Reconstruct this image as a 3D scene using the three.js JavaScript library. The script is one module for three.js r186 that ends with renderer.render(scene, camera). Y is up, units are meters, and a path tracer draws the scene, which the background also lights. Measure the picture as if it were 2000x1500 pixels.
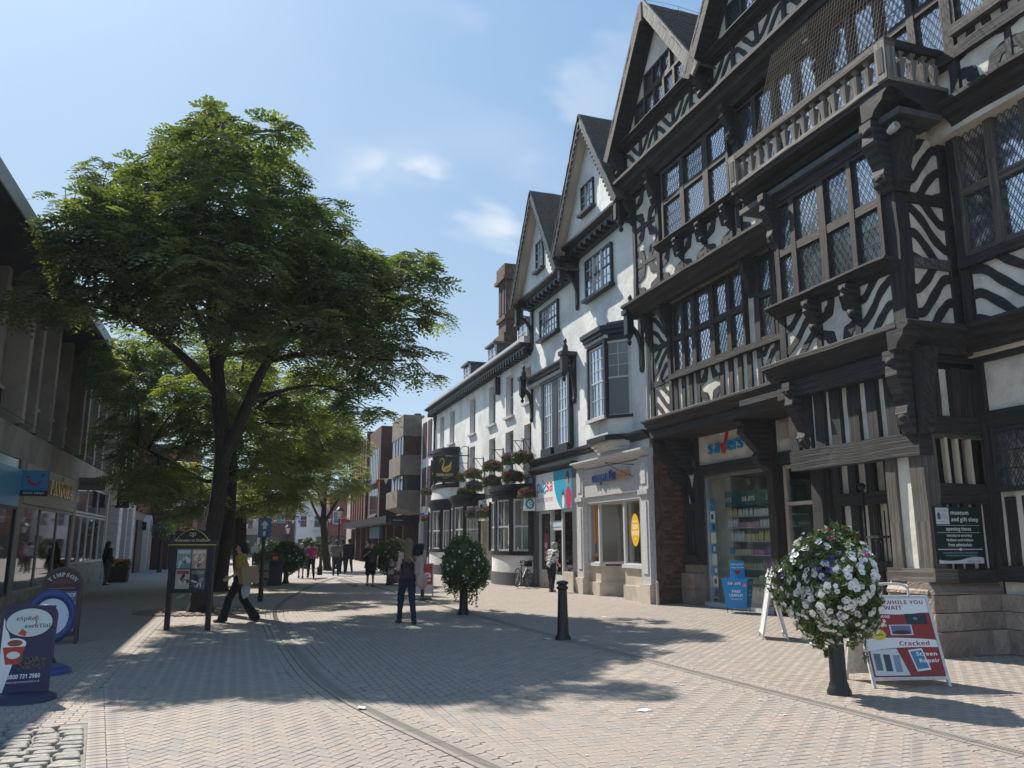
import * as THREE from 'three';
import { mergeGeometries, toCreasedNormals } from 'three/addons/utils/BufferGeometryUtils.js';
import { TextGeometry } from 'three/addons/geometries/TextGeometry.js';
import { FontLoader } from 'three/addons/loaders/FontLoader.js';

// World: x to the right across the street, y up, z towards the viewer; the street runs along -z. s = -z.
const scene = new THREE.Scene();
const camera = new THREE.PerspectiveCamera(51.01, 4 / 3, 0.1, 600);
camera.position.set(-9.88, 1.65, 9.73);
camera.rotation.order = 'YXZ';
camera.rotation.set(THREE.MathUtils.degToRad(11.156), THREE.MathUtils.degToRad(-18.5), 0);
const SUN = new THREE.Vector3(-0.34, 1, -0.88).normalize();
const sun = new THREE.DirectionalLight(new THREE.Color(1, 0.94, 0.85), 5.0);
sun.position.copy(SUN).multiplyScalar(90).add(new THREE.Vector3(-6, 0, -20));
sun.target.position.set(-6, 0, -20);
sun.castShadow = true; sun.shadow.radius = 1; sun.shadow.mapSize.set(4096, 4096);
Object.assign(sun.shadow.camera, { left: -60, right: 60, top: 60, bottom: -60, near: 1, far: 220 });
scene.add(sun, sun.target);
scene.fog = new THREE.FogExp2(new THREE.Color(0.80, 0.86, 0.93), 0.0005);
const renderer = new THREE.WebGLRenderer({ antialias: true });
renderer.toneMapping = THREE.LinearToneMapping;
renderer.toneMappingExposure = 1.5;
renderer.shadowMap.enabled = true;

// ---------- random numbers and noise
function rng(seed) { let a = seed >>> 0; return () => { a = (a + 0x6D2B79F5) | 0; let t = Math.imul(a ^ (a >>> 15), 1 | a); t = (t + Math.imul(t ^ (t >>> 7), 61 | t)) ^ t; return ((t ^ (t >>> 14)) >>> 0) / 4294967296; }; }
const hash3 = (x, y, z) => { let h = Math.imul(x | 0, 374761393) ^ Math.imul(y | 0, 668265263) ^ Math.imul(z | 0, 1274126177); h = Math.imul(h ^ (h >>> 13), 1274126177); return ((h ^ (h >>> 16)) >>> 0) / 4294967296; };
const sm = t => t * t * (3 - 2 * t), lerp = (a, b, t) => a + (b - a) * t, clamp = (v, a, b) => Math.min(b, Math.max(a, v));
const sstep = (a, b, v) => sm(clamp((v - a) / (b - a), 0, 1));
function noise3(x, y, z, per = 0) {
  const xi = Math.floor(x), yi = Math.floor(y), zi = Math.floor(z), xf = sm(x - xi), yf = sm(y - yi), zf = sm(z - zi);
  const w = per ? (v => ((v % per) + per) % per) : (v => v);
  const q = (i, j, k) => hash3(w(xi + i), w(yi + j), zi + k);
  return lerp(lerp(lerp(q(0, 0, 0), q(1, 0, 0), xf), lerp(q(0, 1, 0), q(1, 1, 0), xf), yf), lerp(lerp(q(0, 0, 1), q(1, 0, 1), xf), lerp(q(0, 1, 1), q(1, 1, 1), xf), yf), zf);
}
function fbm(x, y, z, oct = 4, per = 0) { let v = 0, a = 0.5, t = 0; for (let i = 0; i < oct; i++) { v += a * noise3(x, y, z + i * 7.3, per); t += a; a *= 0.5; x *= 2; y *= 2; per *= 2; } return v / t; }

// ---------- sky: clear summer air with thin torn wisps
{
  const WISPS = [[0.17, 0.393, -0.904, 0.0013, 2.6], [0.292, 0.371, -0.881, 0.0008, 2.0], [0.29, 0.50, -0.815, 0.006, 0.32], [0.34, 0.55, -0.763, 0.008, 0.25], [-0.7, 0.5, -0.5, 0.02, 0.5], [-0.4, 0.6, 0.69, 0.03, 0.7], [0.6, 0.4, 0.69, 0.03, 0.7], [-0.9, 0.35, 0.26, 0.02, 0.6]];
  const W = 2048, H = 1024, d = new Float32Array(W * H * 4);
  for (let j = 0; j < H; j++) {
    const el = ((j + 0.5) / H - 0.5) * Math.PI, y = Math.sin(el), ce = Math.cos(el);
    for (let i = 0; i < W; i++) {
      const az = ((i + 0.5) / W - 0.5) * 2 * Math.PI, x = Math.cos(az) * ce, z = Math.sin(az) * ce, o = (j * W + i) * 4;
      const h = Math.max(0, y), t = 1 - Math.pow(1 - h, 2.4);
      const g = Math.max(0, x * SUN.x + y * SUN.y + z * SUN.z);
      let r = lerp(0.42, 0.090, t), gg = lerp(0.545, 0.222, t), b = lerp(0.64, 0.440, t);
      const gl = 0.19 * Math.pow(g, 4) + 0.20 * Math.pow(g, 24);
      r += gl * 1.0; gg += gl * 0.97; b += gl * 0.86;
      if (y > 0.02) {
        const px = x / (y + 0.16), pz = z / (y + 0.16);
        const wx = fbm(px * 0.7 + 3, pz * 0.7, 5, 3) * 2.2, wz = fbm(px * 0.7, pz * 0.7 + 9, 8, 3) * 2.2;
        let c = fbm(px * 1.1 + wx + 7.6, pz * 2.4 + wz + 2.3, 2, 6);
        const patch = sstep(0.50, 0.72, fbm(px * 0.55 + 11.2, pz * 0.55 + 4.1, 21, 3));
        // torn cirrus: bright knots low over the roofs, thin streaks above them, scattered wisps elsewhere
        let k = 0.04 + 0.22 * patch; const fine = fbm(px * 5 + wx * 2.4, pz * 9 + wz * 2.4, 6, 5);
        for (const [dx, dy, dz, w, a] of WISPS) { const g2 = x * dx + y * dy + z * dz; k += a * Math.exp((g2 - 1) / w); }
        c = (sstep(0.44, 0.82, c) * 0.6 + sstep(0.48, 0.72, fine) * 0.7) * Math.min(1.7, k) * sstep(0.02, 0.16, y);
        c = clamp(c, 0, 1); r = lerp(r, 0.66, c * 0.85); gg = lerp(gg, 0.685, c * 0.85); b = lerp(b, 0.71, c * 0.85);
      }
      if (y < 0) { const k = sstep(0, -0.12, y); r = lerp(r, 0.2, k); gg = lerp(gg, 0.19, k); b = lerp(b, 0.18, k); }
      d[o] = r; d[o + 1] = gg; d[o + 2] = b; d[o + 3] = 1;
    }
  }
  const sky = new THREE.DataTexture(d, W, H, THREE.RGBAFormat, THREE.FloatType);
  sky.mapping = THREE.EquirectangularReflectionMapping; sky.magFilter = sky.minFilter = THREE.LinearFilter; sky.wrapS = THREE.RepeatWrapping; sky.needsUpdate = true;
  scene.background = sky; scene.environment = sky;
}

// ---------- textures and materials
function tex(w, h, fn, srgb = true) {
  const d = new Uint8Array(w * h * 4);
  for (let j = 0; j < h; j++) for (let i = 0; i < w; i++) { const c = fn(i / w, j / h), o = (j * w + i) * 4; const a = Array.isArray(c) ? c : [c, c, c]; d[o] = clamp(a[0] * 255, 0, 255); d[o + 1] = clamp(a[1] * 255, 0, 255); d[o + 2] = clamp(a[2] * 255, 0, 255); d[o + 3] = 255; }
  const t = new THREE.DataTexture(d, w, h, THREE.RGBAFormat); t.wrapS = t.wrapT = THREE.RepeatWrapping; t.magFilter = THREE.LinearFilter; t.minFilter = THREE.LinearMipmapLinearFilter; t.generateMipmaps = true;
  if (srgb) t.colorSpace = THREE.SRGBColorSpace; t.needsUpdate = true; return t;
}
const rep = (t, u, v = u) => { const c = t.clone(); c.repeat.set(u, v); c.needsUpdate = true; return c; };
const N = 256;
const grainT = tex(N, N, (u, v) => 0.80 + 0.20 * fbm(u * 32, v * 32, 1, 3, 32));
const blotchT = tex(N, N, (u, v) => { const f = fbm(u * 6, v * 6, 3, 5, 6), g = fbm(u * 48, v * 48, 9, 2, 48); return 0.90 + 0.12 * sstep(0.25, 0.7, f) - 0.07 * g; });
const bumpT = tex(N, N, (u, v) => fbm(u * 16, v * 16, 4, 5, 16), false);
const woodT = tex(N, N, (u, v) => { const k = fbm(u * 4 + 2 * noise3(u * 4, v * 4, 6, 4), v * 40, 5, 3, 8), f = fbm(u * 6, v * 6, 13, 3, 6); const c = 0.66 + 0.24 * sstep(0.3, 0.75, k) + 0.22 * (f - 0.5); return [c, c * 0.985, c * 0.965]; });
const woodB = tex(N, N, (u, v) => fbm(u * 4, v * 48, 5, 3, 8), false);
const brickT = (cols, mortar, seed, cw = 8, ch = 16) => tex(512, 512, (u, v) => {
  const row = Math.floor(v * ch), uu = u * cw + (row % 2) * 0.5, c = Math.floor(uu), fu = uu - c, fv = v * ch - row;
  const edge = fu < 0.035 || fu > 0.965 || fv < 0.07 || fv > 0.93, n = fbm(u * 60, v * 60, 3, 3, 60);
  if (edge) return mortar.map(m => m * (0.85 + 0.3 * n));
  const k = hash3((c + cw) % cw, row, seed), q = cols[Math.floor(k * cols.length)], s = 0.82 + 0.3 * n + 0.12 * (hash3((c + cw) % cw, row, seed + 5) - 0.5);
  return q.map(m => m * s);
});
const col = (r, g, b) => new THREE.Color().setRGB(r, g, b);
function mat(c, rough = 0.8, o = {}) {
  const { metal = 0, map, mu = 1, mv, bump, bs = 0.003, bu, bv, phys, ...rest } = o;
  const m = phys ? new THREE.MeshPhysicalMaterial() : new THREE.MeshStandardMaterial();
  m.color = Array.isArray(c) ? col(...c) : new THREE.Color(c); m.roughness = rough; m.metalness = metal; m.side = THREE.DoubleSide;
  if (map) m.map = rep(map, mu, mv ?? mu);
  if (bump) { m.bumpMap = rep(bump, bu ?? mu, bv ?? bu ?? mv ?? mu); m.bumpScale = bs; }
  Object.assign(m, rest); return m;
}
const MT = {
  timber: mat([0.056, 0.055, 0.056], 0.78, { map: woodT, mu: 0.5, mv: 1.6, bump: woodB, bs: 0.006 }),
  timberBrown: mat([0.060, 0.045, 0.038], 0.72, { map: woodT, mu: 0.5, mv: 1.6, bump: woodB, bs: 0.005 }),
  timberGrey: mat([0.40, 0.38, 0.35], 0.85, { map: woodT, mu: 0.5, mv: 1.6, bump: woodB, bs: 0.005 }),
  timberPale: mat([0.20, 0.182, 0.162], 0.85, { map: woodT, mu: 0.5, mv: 1.6, bump: woodB, bs: 0.005 }),
  cream: mat([0.82, 0.765, 0.65], 0.9, { map: blotchT, mu: 0.6, bump: bumpT, bs: 0.008 }),
  white: mat([0.88, 0.875, 0.83], 0.85, { map: blotchT, mu: 0.22, bump: bumpT, bs: 0.010, bu: 0.5 }),
  whitePaint: mat([0.74, 0.74, 0.73], 0.5, { map: grainT, mu: 1 }),
  lilac: mat([0.68, 0.66, 0.64], 0.5, { map: grainT, mu: 1 }),
  black: mat([0.018, 0.018, 0.021], 0.42, { map: grainT, mu: 1, bump: bumpT, bs: 0.003 }),
  iron: mat([0.02, 0.022, 0.024], 0.38, { map: grainT, mu: 2, bump: bumpT, bs: 0.002, bu: 3 }),
  stone: mat([0.36, 0.29, 0.235], 0.9, { map: blotchT, mu: 0.9, bump: bumpT, bs: 0.02, bu: 1.6 }),
  stoneB: mat([0.30, 0.235, 0.19], 0.9, { map: blotchT, mu: 1.1, bump: bumpT, bs: 0.02, bu: 1.4 }),
  stoneC: mat([0.42, 0.35, 0.285], 0.9, { map: blotchT, mu: 0.7, bump: bumpT, bs: 0.02, bu: 1.4 }),
  beige: mat([0.60, 0.52, 0.42], 0.7, { map: blotchT, mu: 0.7 }),
  concrete: mat([0.40, 0.37, 0.325], 0.9, { map: blotchT, mu: 0.35, bump: bumpT, bs: 0.008 }),
  concreteD: mat([0.22, 0.185, 0.145], 0.9, { map: blotchT, mu: 0.5, bump: bumpT, bs: 0.01 }),
  tile: mat([0.115, 0.088, 0.070], 0.85, { map: blotchT, mu: 1.4, bump: bumpT, bs: 0.02, bu: 2 }),
  slate: mat([0.10, 0.10, 0.105], 0.7, { map: blotchT, mu: 1.0 }),
  lead: mat([0.035, 0.036, 0.04], 0.7),
  // old leaded glass mirrors a good part of the sky
  glassOld: mat([0.62, 0.67, 0.73], 0.10, { metal: 0.9 }),
  glassOld2: mat([0.42, 0.47, 0.52], 0.14, { metal: 0.9 }),
  glassOld3: mat([0.74, 0.77, 0.80], 0.12, { metal: 0.9 }),
  glassSash: mat([0.10, 0.12, 0.145], 0.06, { metal: 0.5 }),
  glassShop: mat([0.045, 0.05, 0.05], 0.03, { phys: 1, transmission: 0.45, thickness: 0, ior: 1.9 }),
  glassDark: mat([0.03, 0.034, 0.038], 0.06, { metal: 0.25 }),
  pane: mat([0.95, 0.97, 0.96], 0.02, { phys: 1, transmission: 1, thickness: 0, ior: 1.5 }),
  curtain: mat([0.55, 0.55, 0.52], 0.95, { map: grainT, mu: 3, mv: 0.2 }),
  dark: mat([0.025, 0.024, 0.023], 0.9),
  room: mat([0.16, 0.145, 0.125], 0.95),
  gold: mat([0.72, 0.50, 0.14], 0.35, { metal: 0.7 }),
  bark: mat([0.075, 0.062, 0.048], 0.95, { map: woodT, mu: 1.2, mv: 0.8, bump: woodB, bs: 0.03 }),
  steel: mat([0.55, 0.56, 0.57], 0.35, { metal: 0.8 }),
  rubber: mat([0.02, 0.02, 0.02], 0.7),
  red: mat([0.45, 0.03, 0.035], 0.5), pink: mat([0.62, 0.06, 0.20], 0.6), blue: mat([0.02, 0.16, 0.45], 0.5),
};
MT.brickBrown = mat([1, 1, 1], 0.9, { map: brickT([[0.33, 0.20, 0.16], [0.30, 0.17, 0.14], [0.36, 0.22, 0.18], [0.27, 0.17, 0.15]], [0.30, 0.25, 0.22], 3), mu: 0.55, mv: 0.83, bump: bumpT, bs: 0.006 });
MT.brickRed = mat([1, 1, 1], 0.9, { map: brickT([[0.50, 0.24, 0.17], [0.45, 0.21, 0.15], [0.55, 0.29, 0.21], [0.40, 0.2, 0.15]], [0.5, 0.43, 0.38], 8), mu: 0.55, mv: 0.83, bump: bumpT, bs: 0.006 });
MT.brickOld = mat([1, 1, 1], 0.9, { map: brickT([[0.38, 0.27, 0.21], [0.33, 0.24, 0.19], [0.43, 0.31, 0.24], [0.29, 0.22, 0.18]], [0.34, 0.29, 0.25], 15), mu: 0.55, mv: 0.83, bump: bumpT, bs: 0.01 });

// ---------- geometry helpers (all in world coordinates; s = -z)
function fin(g) { let q = g.index ? g.toNonIndexed() : g; for (const k of Object.keys(q.attributes)) if (!['position', 'normal', 'uv'].includes(k)) q.deleteAttribute(k); if (!q.attributes.normal) q.computeVertexNormals(); if (!q.attributes.uv) boxUV(q); q.morphAttributes = {}; return q; }
function boxUV(g, along) {   // uv in metres; along = axis (0 x, 1 y, 2 z) that the grain follows
  const p = g.attributes.position, n = g.attributes.normal, uv = new Float32Array(p.count * 2);
  for (let i = 0; i < p.count; i++) {
    const P = [p.getX(i), p.getY(i), p.getZ(i)], A = [Math.abs(n.getX(i)), Math.abs(n.getY(i)), Math.abs(n.getZ(i))];
    const m = A[0] >= A[1] && A[0] >= A[2] ? 0 : A[1] >= A[2] ? 1 : 2;
    let [b, c] = m === 0 ? [2, 1] : m === 1 ? [0, 2] : [0, 1];
    if (along === c) [b, c] = [c, b];
    uv[2 * i] = P[b] + (along === undefined ? 0 : 0.37 * P[m]); uv[2 * i + 1] = P[c] + (along === undefined ? 0 : 0.73 * P[m]);
  }
  g.setAttribute('uv', new THREE.BufferAttribute(uv, 2)); return g;
}
function bx(s0, s1, y0, y1, x0, x1) {
  const w = x1 - x0, h = y1 - y0, d = s1 - s0, g = new THREE.BoxGeometry(Math.abs(w), Math.abs(h), Math.abs(d)).toNonIndexed();
  g.translate((x0 + x1) / 2, (y0 + y1) / 2, -(s0 + s1) / 2);
  const W = [Math.abs(w), Math.abs(h), Math.abs(d)], al = W[0] >= W[1] && W[0] >= W[2] ? 0 : W[1] >= W[2] ? 1 : 2;
  return boxUV(g, al);
}
const J = (p, k, a) => (noise3(p[0] * k, p[1] * k, p[2] * k) - 0.5) * 2 * a;
function jit(g, amp = 0.012, k = 2.3) {
  const p = g.attributes.position;
  for (let i = 0; i < p.count; i++) { const P = [p.getX(i), p.getY(i), p.getZ(i)]; p.setXYZ(i, P[0] + J([P[0] + 9, P[1], P[2]], k, amp), P[1] + J([P[0], P[1] + 17, P[2]], k, amp), P[2] + J([P[0], P[1], P[2] + 31], k, amp)); }
  g.computeVertexNormals(); return g;
}
function tim(s0, s1, y0, y1, x0, x1, amp = 0.014) {     // a hewn beam with slightly wandering faces
  const w = Math.abs(x1 - x0), h = Math.abs(y1 - y0), d = Math.abs(s1 - s0), n = l => clamp(Math.round(l / 0.32), 1, 14);
  const g = new THREE.BoxGeometry(w, h, d, n(w), n(h), n(d)).toNonIndexed(); g.translate((x0 + x1) / 2, (y0 + y1) / 2, -(s0 + s1) / 2);
  const W = [w, h, d], al = W[0] >= W[1] && W[0] >= W[2] ? 0 : W[1] >= W[2] ? 1 : 2; boxUV(g, al); return jit(g, amp);
}
const shp = pts => new THREE.Shape(pts.map(p => new THREE.Vector2(p[0], p[1])));
function exSY(pts, x0, x1, bev = 0) { const g = new THREE.ExtrudeGeometry(Array.isArray(pts) ? shp(pts) : pts, { depth: x1 - x0, bevelEnabled: bev > 0, bevelSize: bev, bevelThickness: bev, bevelSegments: 1, curveSegments: 10 }); g.rotateY(Math.PI / 2); g.translate(x0, 0, 0); return boxUV(fin(g)); }
function exXY(pts, s0, s1, bev = 0) { const g = new THREE.ExtrudeGeometry(Array.isArray(pts) ? shp(pts) : pts, { depth: s1 - s0, bevelEnabled: bev > 0, bevelSize: bev, bevelThickness: bev, bevelSegments: 1, curveSegments: 10 }); g.translate(0, 0, -s1); return boxUV(fin(g)); }
function exXS(pts, y0, y1) { const g = new THREE.ExtrudeGeometry(Array.isArray(pts) ? shp(pts) : pts, { depth: y1 - y0, bevelEnabled: false, curveSegments: 16 }); g.rotateX(-Math.PI / 2); g.translate(0, y0, 0); return boxUV(fin(g)); }
function bar(a, b, w, d = w, up) {   // square bar from a to b ([x,y,s]); w across, d deep
  const A = new THREE.Vector3(a[0], a[1], -a[2]), B = new THREE.Vector3(b[0], b[1], -b[2]), L = A.distanceTo(B), g = new THREE.BoxGeometry(w, L, d);
  const dir = B.clone().sub(A).normalize(), m = new THREE.Matrix4();
  const ref = up ? new THREE.Vector3(up[0], up[1], -up[2]) : (Math.abs(dir.x) < 0.9 ? new THREE.Vector3(1, 0, 0) : new THREE.Vector3(0, 0, 1));
  const X = new THREE.Vector3().crossVectors(dir, ref).normalize(), Z = new THREE.Vector3().crossVectors(X, dir).normalize();
  m.makeBasis(X, dir, Z); g.applyMatrix4(m); g.translate((A.x + B.x) / 2, (A.y + B.y) / 2, (A.z + B.z) / 2); return fin(g);
}
function cyl(x, y, s, r0, r1, h, n = 14) { const g = new THREE.CylinderGeometry(r1, r0, h, n); g.translate(x, y + h / 2, -s); return fin(g); }
function lathe(prof, x, y, s, n = 16, a0 = 0, a1 = Math.PI * 2) { const g = new THREE.LatheGeometry(prof.map(p => new THREE.Vector2(p[0], p[1])), n, a0, a1); g.translate(x, y, -s); return fin(g); }
function tube(pts, r, n = 6, seg) { const c = new THREE.CatmullRomCurve3(pts.map(p => new THREE.Vector3(p[0], p[1], -p[2]))); return fin(new THREE.TubeGeometry(c, seg || pts.length * 4, r, n, false)); }
function sph(x, y, s, r, sx = 1, sy = 1, sz = 1, n = 10) { const g = new THREE.SphereGeometry(r, n, Math.max(6, n * 0.7 | 0)); g.scale(sx, sy, sz); g.translate(x, y, -s); return fin(g); }
function quad(a, b, c, d) { const g = new THREE.BufferGeometry(), P = [a, b, c, a, c, d].flatMap(p => [p[0], p[1], -p[2]]); g.setAttribute('position', new THREE.Float32BufferAttribute(P, 3)); g.setAttribute('uv', new THREE.Float32BufferAttribute([0, 0, 1, 0, 1, 1, 0, 0, 1, 1, 0, 1], 2)); g.computeVertexNormals(); return g; }
const mg = list => list.length === 1 ? fin(list[0]) : mergeGeometries(list.map(fin), false);

// ---------- scene bookkeeping
const used = new Map();
function numbered(n) { const k = used.get(n) || 0; used.set(n, k + 1); return k ? `${n}_${String(k).padStart(3, '0')}` : n; }
const baseOf = new WeakMap();
function thing(name, label, category, [x, y, s] = [0, 0, 0], group) {
  const o = new THREE.Group(); o.name = numbered(name); o.position.set(x, y, -s); o.userData = { label, category }; if (group) o.userData.group = group;
  baseOf.set(o, o.position); scene.add(o); return o;
}
function part(parent, name, geos, m, label) {       // geometry given in world coordinates
  const g = mg(Array.isArray(geos) ? geos : [geos]), b = baseOf.get(parent); g.translate(-b.x, -b.y, -b.z);
  const o = new THREE.Mesh(g, m); o.name = name; o.castShadow = o.receiveShadow = true; if (label) o.userData.label = label;
  baseOf.set(o, b); parent.add(o); return o;
}
function solo(name, geos, m, label, category, group, base) {   // a thing that is one mesh
  const g = mg(Array.isArray(geos) ? geos : [geos]); g.computeBoundingBox(); const bb = g.boundingBox, b = base ? new THREE.Vector3(base[0], base[1], -base[2]) : new THREE.Vector3((bb.min.x + bb.max.x) / 2, bb.min.y, (bb.min.z + bb.max.z) / 2);
  g.translate(-b.x, -b.y, -b.z); const o = new THREE.Mesh(g, m); o.name = numbered(name); o.position.copy(b); o.castShadow = o.receiveShadow = true; o.userData = { label, category }; if (group) o.userData.group = group; scene.add(o); baseOf.set(o, b); return o;
}
function structure(name, geos, m) { const o = new THREE.Mesh(mg(Array.isArray(geos) ? geos : [geos]), m); o.name = name; o.receiveShadow = o.castShadow = true; o.userData.kind = 'structure'; scene.add(o); baseOf.set(o, new THREE.Vector3()); return o; }
function copyOf(o, [x, y, s], turn, label, group) { const c = o.clone(); c.name = numbered(o.name.replace(/_\d{3}$/, '')); c.position.set(x, y, -s); if (turn !== undefined) c.rotation.y = turn; c.userData = { ...o.userData }; if (label) c.userData.label = label; if (group) c.userData.group = group; scene.add(c); return c; }
function canvasMat(w, h, draw, o = {}) {
  const c = document.createElement('canvas'); c.width = w; c.height = h; const x = c.getContext('2d'); draw(x, w, h);
  const t = new THREE.CanvasTexture(c); t.colorSpace = THREE.SRGBColorSpace; t.anisotropy = 8; const m = new THREE.MeshStandardMaterial({ map: t, roughness: 0.5, ...o }); m.side = THREE.DoubleSide; return m;
}
// ================= ground and paving =================
camera.updateMatrixWorld(); camera.updateProjectionMatrix();
const viewM = new THREE.Matrix4().multiplyMatrices(camera.projectionMatrix, camera.matrixWorld.clone().invert());
function ndc(x, y, s) { return new THREE.Vector3(x, y, -s).applyMatrix4(viewM); }
const jointM = mat([0.15, 0.132, 0.115], 0.95, { map: grainT, mu: 1.5, bump: bumpT, bs: 0.004, bu: 4 });
const flat = (x0, x1, s0, s1, y) => { const g = quad([x0, y, s0], [x1, y, s0], [x1, y, s1], [x0, y, s1]); const p = g.attributes.position, uv = g.attributes.uv; for (let i = 0; i < p.count; i++) uv.setXY(i, p.getX(i), p.getZ(i)); return g; };
structure('ground', flat(-400, 400, -80, 520, -0.03), mat([0.22, 0.20, 0.18], 0.95, { map: blotchT, mu: 0.05 }));
const paving = structure('street_paving', flat(-19, 4, -12, 31, -0.010), jointM);
const pavT = tex(512, 512, (u, v) => {
  const row = Math.floor(v * 20), uu = u * 10 + (row % 2) * 0.5, c = Math.floor(uu), fu = uu - c, fv = v * 20 - row, n = fbm(u * 40, v * 40, 3, 3, 40);
  const k = hash3((c + 10) % 10, row, 77); const e = fu < 0.03 || fu > 0.97 || fv < 0.06 || fv > 0.94;
  const b = e ? 0.50 : 0.66 + 0.10 * k; return [b * (0.92 + 0.16 * n), b * (0.885 + 0.16 * n), b * (0.855 + 0.16 * n)];
});
structure('far_paving', flat(-22, 3.5, 31, 140, -0.004), mat([0.70, 0.67, 0.65], 0.85, { map: pavT, mu: 0.5 }));
const spl = (pts) => v => { if (v <= pts[0][0]) return pts[0][1]; for (let i = 1; i < pts.length; i++) if (v <= pts[i][0]) { const t = (v - pts[i - 1][0]) / (pts[i][0] - pts[i - 1][0]); return lerp(pts[i - 1][1], pts[i][1], t); } return pts[pts.length - 1][1]; };
const smoothSpl = pts => { const c = new THREE.SplineCurve(pts.map(p => new THREE.Vector2(p[0], p[1]))); return spl(c.getPoints(160).map(p => [p.x, p.y])); };
const xL = smoothSpl([[-6, -7.2], [-4.6, -7.72], [-3.57, -7.98], [-1.22, -8.52], [0.2, -8.74], [2.1, -8.88], [6, -8.97], [10.6, -8.95], [13.9, -8.66], [18, -8.0], [24, -6.9], [31, -5.2]]);
const xR = smoothSpl([[-6, -3.75], [-4.55, -3.87], [-3, -3.98], [-0.58, -4.14], [4.13, -4.38], [9, -4.55], [16, -4.7], [31, -4.9]]);
{
  const bl = 0.2, bw = 0.1, gap = 0.0062, list = [];                       // [x, s, turn, w]
  const R = rng(11), push = (x, s, a, L = bl) => list.push([x, s, a, L]);
  const herring = (x0, x1, s0, s1, ang, keep) => {
    const cx = (x0 + x1) / 2, cs = (s0 + s1) / 2, n = Math.ceil(Math.hypot(x1 - x0, s1 - s0) / 2 / bw) + 4, ca = Math.cos(ang), sa = Math.sin(ang);
    const put = (px, py, vert) => { const X = cx + (px * ca - py * sa), S = cs + (px * sa + py * ca); if (X > x0 && X < x1 && S > s0 && S < s1 && keep(X, S)) push(X, S, ang + (vert ? Math.PI / 2 : 0)); };
    for (let k = -n; k <= n; k++) for (let m = -Math.ceil(n / 2); m <= Math.ceil(n / 2); m++) { const ox = k + 4 * m - 2 * Math.round(k / 2) * 0, ax = ox * bw, ay = k * bw; if (Math.abs(ax) > n * bw * 1.1) continue; put(ax + bw, ay + bw / 2, false); put(ax + bw / 2, ay + 2 * bw, true); }
  };
  const running = (x0, x1, s0, s1, along, keep) => {
    if (along === 's') { let r = 0; for (let x = x0 + bw / 2; x < x1; x += bw, r++) for (let s = s0 + (r % 2) * bl / 2; s < s1; s += bl) if (keep(x, s)) push(x, s, Math.PI / 2); }
    else { let r = 0; for (let s = s0 + bw / 2; s < s1; s += bw, r++) for (let x = x0 + (r % 2) * bl / 2; x < x1; x += bl) if (keep(x, s)) push(x, s, 0); }
  };
  const xb = s => -11.2 + 0.146 * (0.77 - s);                         // the double band slants to the street
  const SMAX = 31, edge = 0.30;
  herring(-15.5, -6.5, -5.5, SMAX, Math.PI / 4, (x, s) => x < xL(s) - edge && x > (s < 1 ? xb(s) + 0.06 : -10.62));
  running(-15.6, -10.9, -0.9, SMAX, 'x', (x, s) => x < (s < 1 ? xb(s) - 0.04 : -11.22) && s > -0.78 - 0.3 * clamp((x + 11.9) / 0.8, 0, 1));
  herring(-11.3, -10.6, 1.0, SMAX, Math.PI / 4, (x, s) => true);
  for (const o of [-0.075, 0.075]) for (let s = -5.4; s < 1.0; s += 0.104) { push(xb(s) + o, s, 0.145, 0.148); list[list.length - 1].top = 0.005; }
  let mark = list.length;
  running(-9.2, -5.6, -6, SMAX, 's', (x, s) => x > xL(s) + edge && x < xL(s) + edge + 1.62); for (; mark < list.length; mark++) list[mark].top = 0.0035;
  herring(-8.5, -3.4, -6, SMAX, 0, (x, s) => x > xL(s) + edge + 1.48 && x < xR(s) - 0.14);
  running(-5.2, 3.2, -6, SMAX, 'x', (x, s) => x > xR(s) + 0.16 && x < 2.3);
  // courses that follow the channels
  for (const [f, offs] of [[xL, [-0.36, -0.255, -0.15, 0.15, 0.255, 0.36]], [xR, [-0.22, -0.115, 0.115, 0.22]]])
    for (const o of offs) for (let s = -6 + (Math.abs(o) * 3 % 1) * 0.2; s < SMAX; s += 0.205) { const dx = f(s + 0.1) - f(s - 0.1); push(f(s) + o, s, Math.PI / 2 - Math.atan2(dx, 0.2)); list[list.length - 1].top = 0.005; }
  const g = (() => {   // chamfered paver 1 x 1 x 1 in plan, top at y = 0
    const c = 0.006, shape = [[-0.5, -0.5], [0.5, -0.5], [0.5, 0.5], [-0.5, 0.5]], P = [], push3 = (...a) => P.push(...a);
    const L = bl - gap, Wd = bw - gap, o = shape.map(([a, b]) => [a * L, b * Wd]), i = shape.map(([a, b]) => [a * (L - 2 * c), b * (Wd - 2 * c)]);
    const t = i.map(([a, b]) => [a, 0, b]), e = o.map(([a, b]) => [a, -c * 0.8, b]), bt = o.map(([a, b]) => [a, -0.03, b]);
    const q = (a, b, c2, d) => push3(...a, ...b, ...c2, ...a, ...c2, ...d);
    q(t[0], t[3], t[2], t[1]); for (let k = 0; k < 4; k++) { const n = (k + 1) % 4; q(e[k], t[k], t[n], e[n]); q(bt[k], e[k], e[n], bt[n]); }
    const G = new THREE.BufferGeometry(); G.setAttribute('position', new THREE.Float32BufferAttribute(P, 3)); G.computeVertexNormals(); return boxUV(G);
  })();
  const tones = [[0.388, 0.325, 0.274], [0.376, 0.321, 0.273], [0.40, 0.335, 0.280], [0.362, 0.314, 0.270], [0.402, 0.323, 0.266], [0.348, 0.308, 0.272], [0.412, 0.342, 0.281]];
  const mats = tones.map(t => mat(t, 0.82, { map: blotchT, mu: 1.7, bump: bumpT, bs: 0.002, bu: 6 }));
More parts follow.
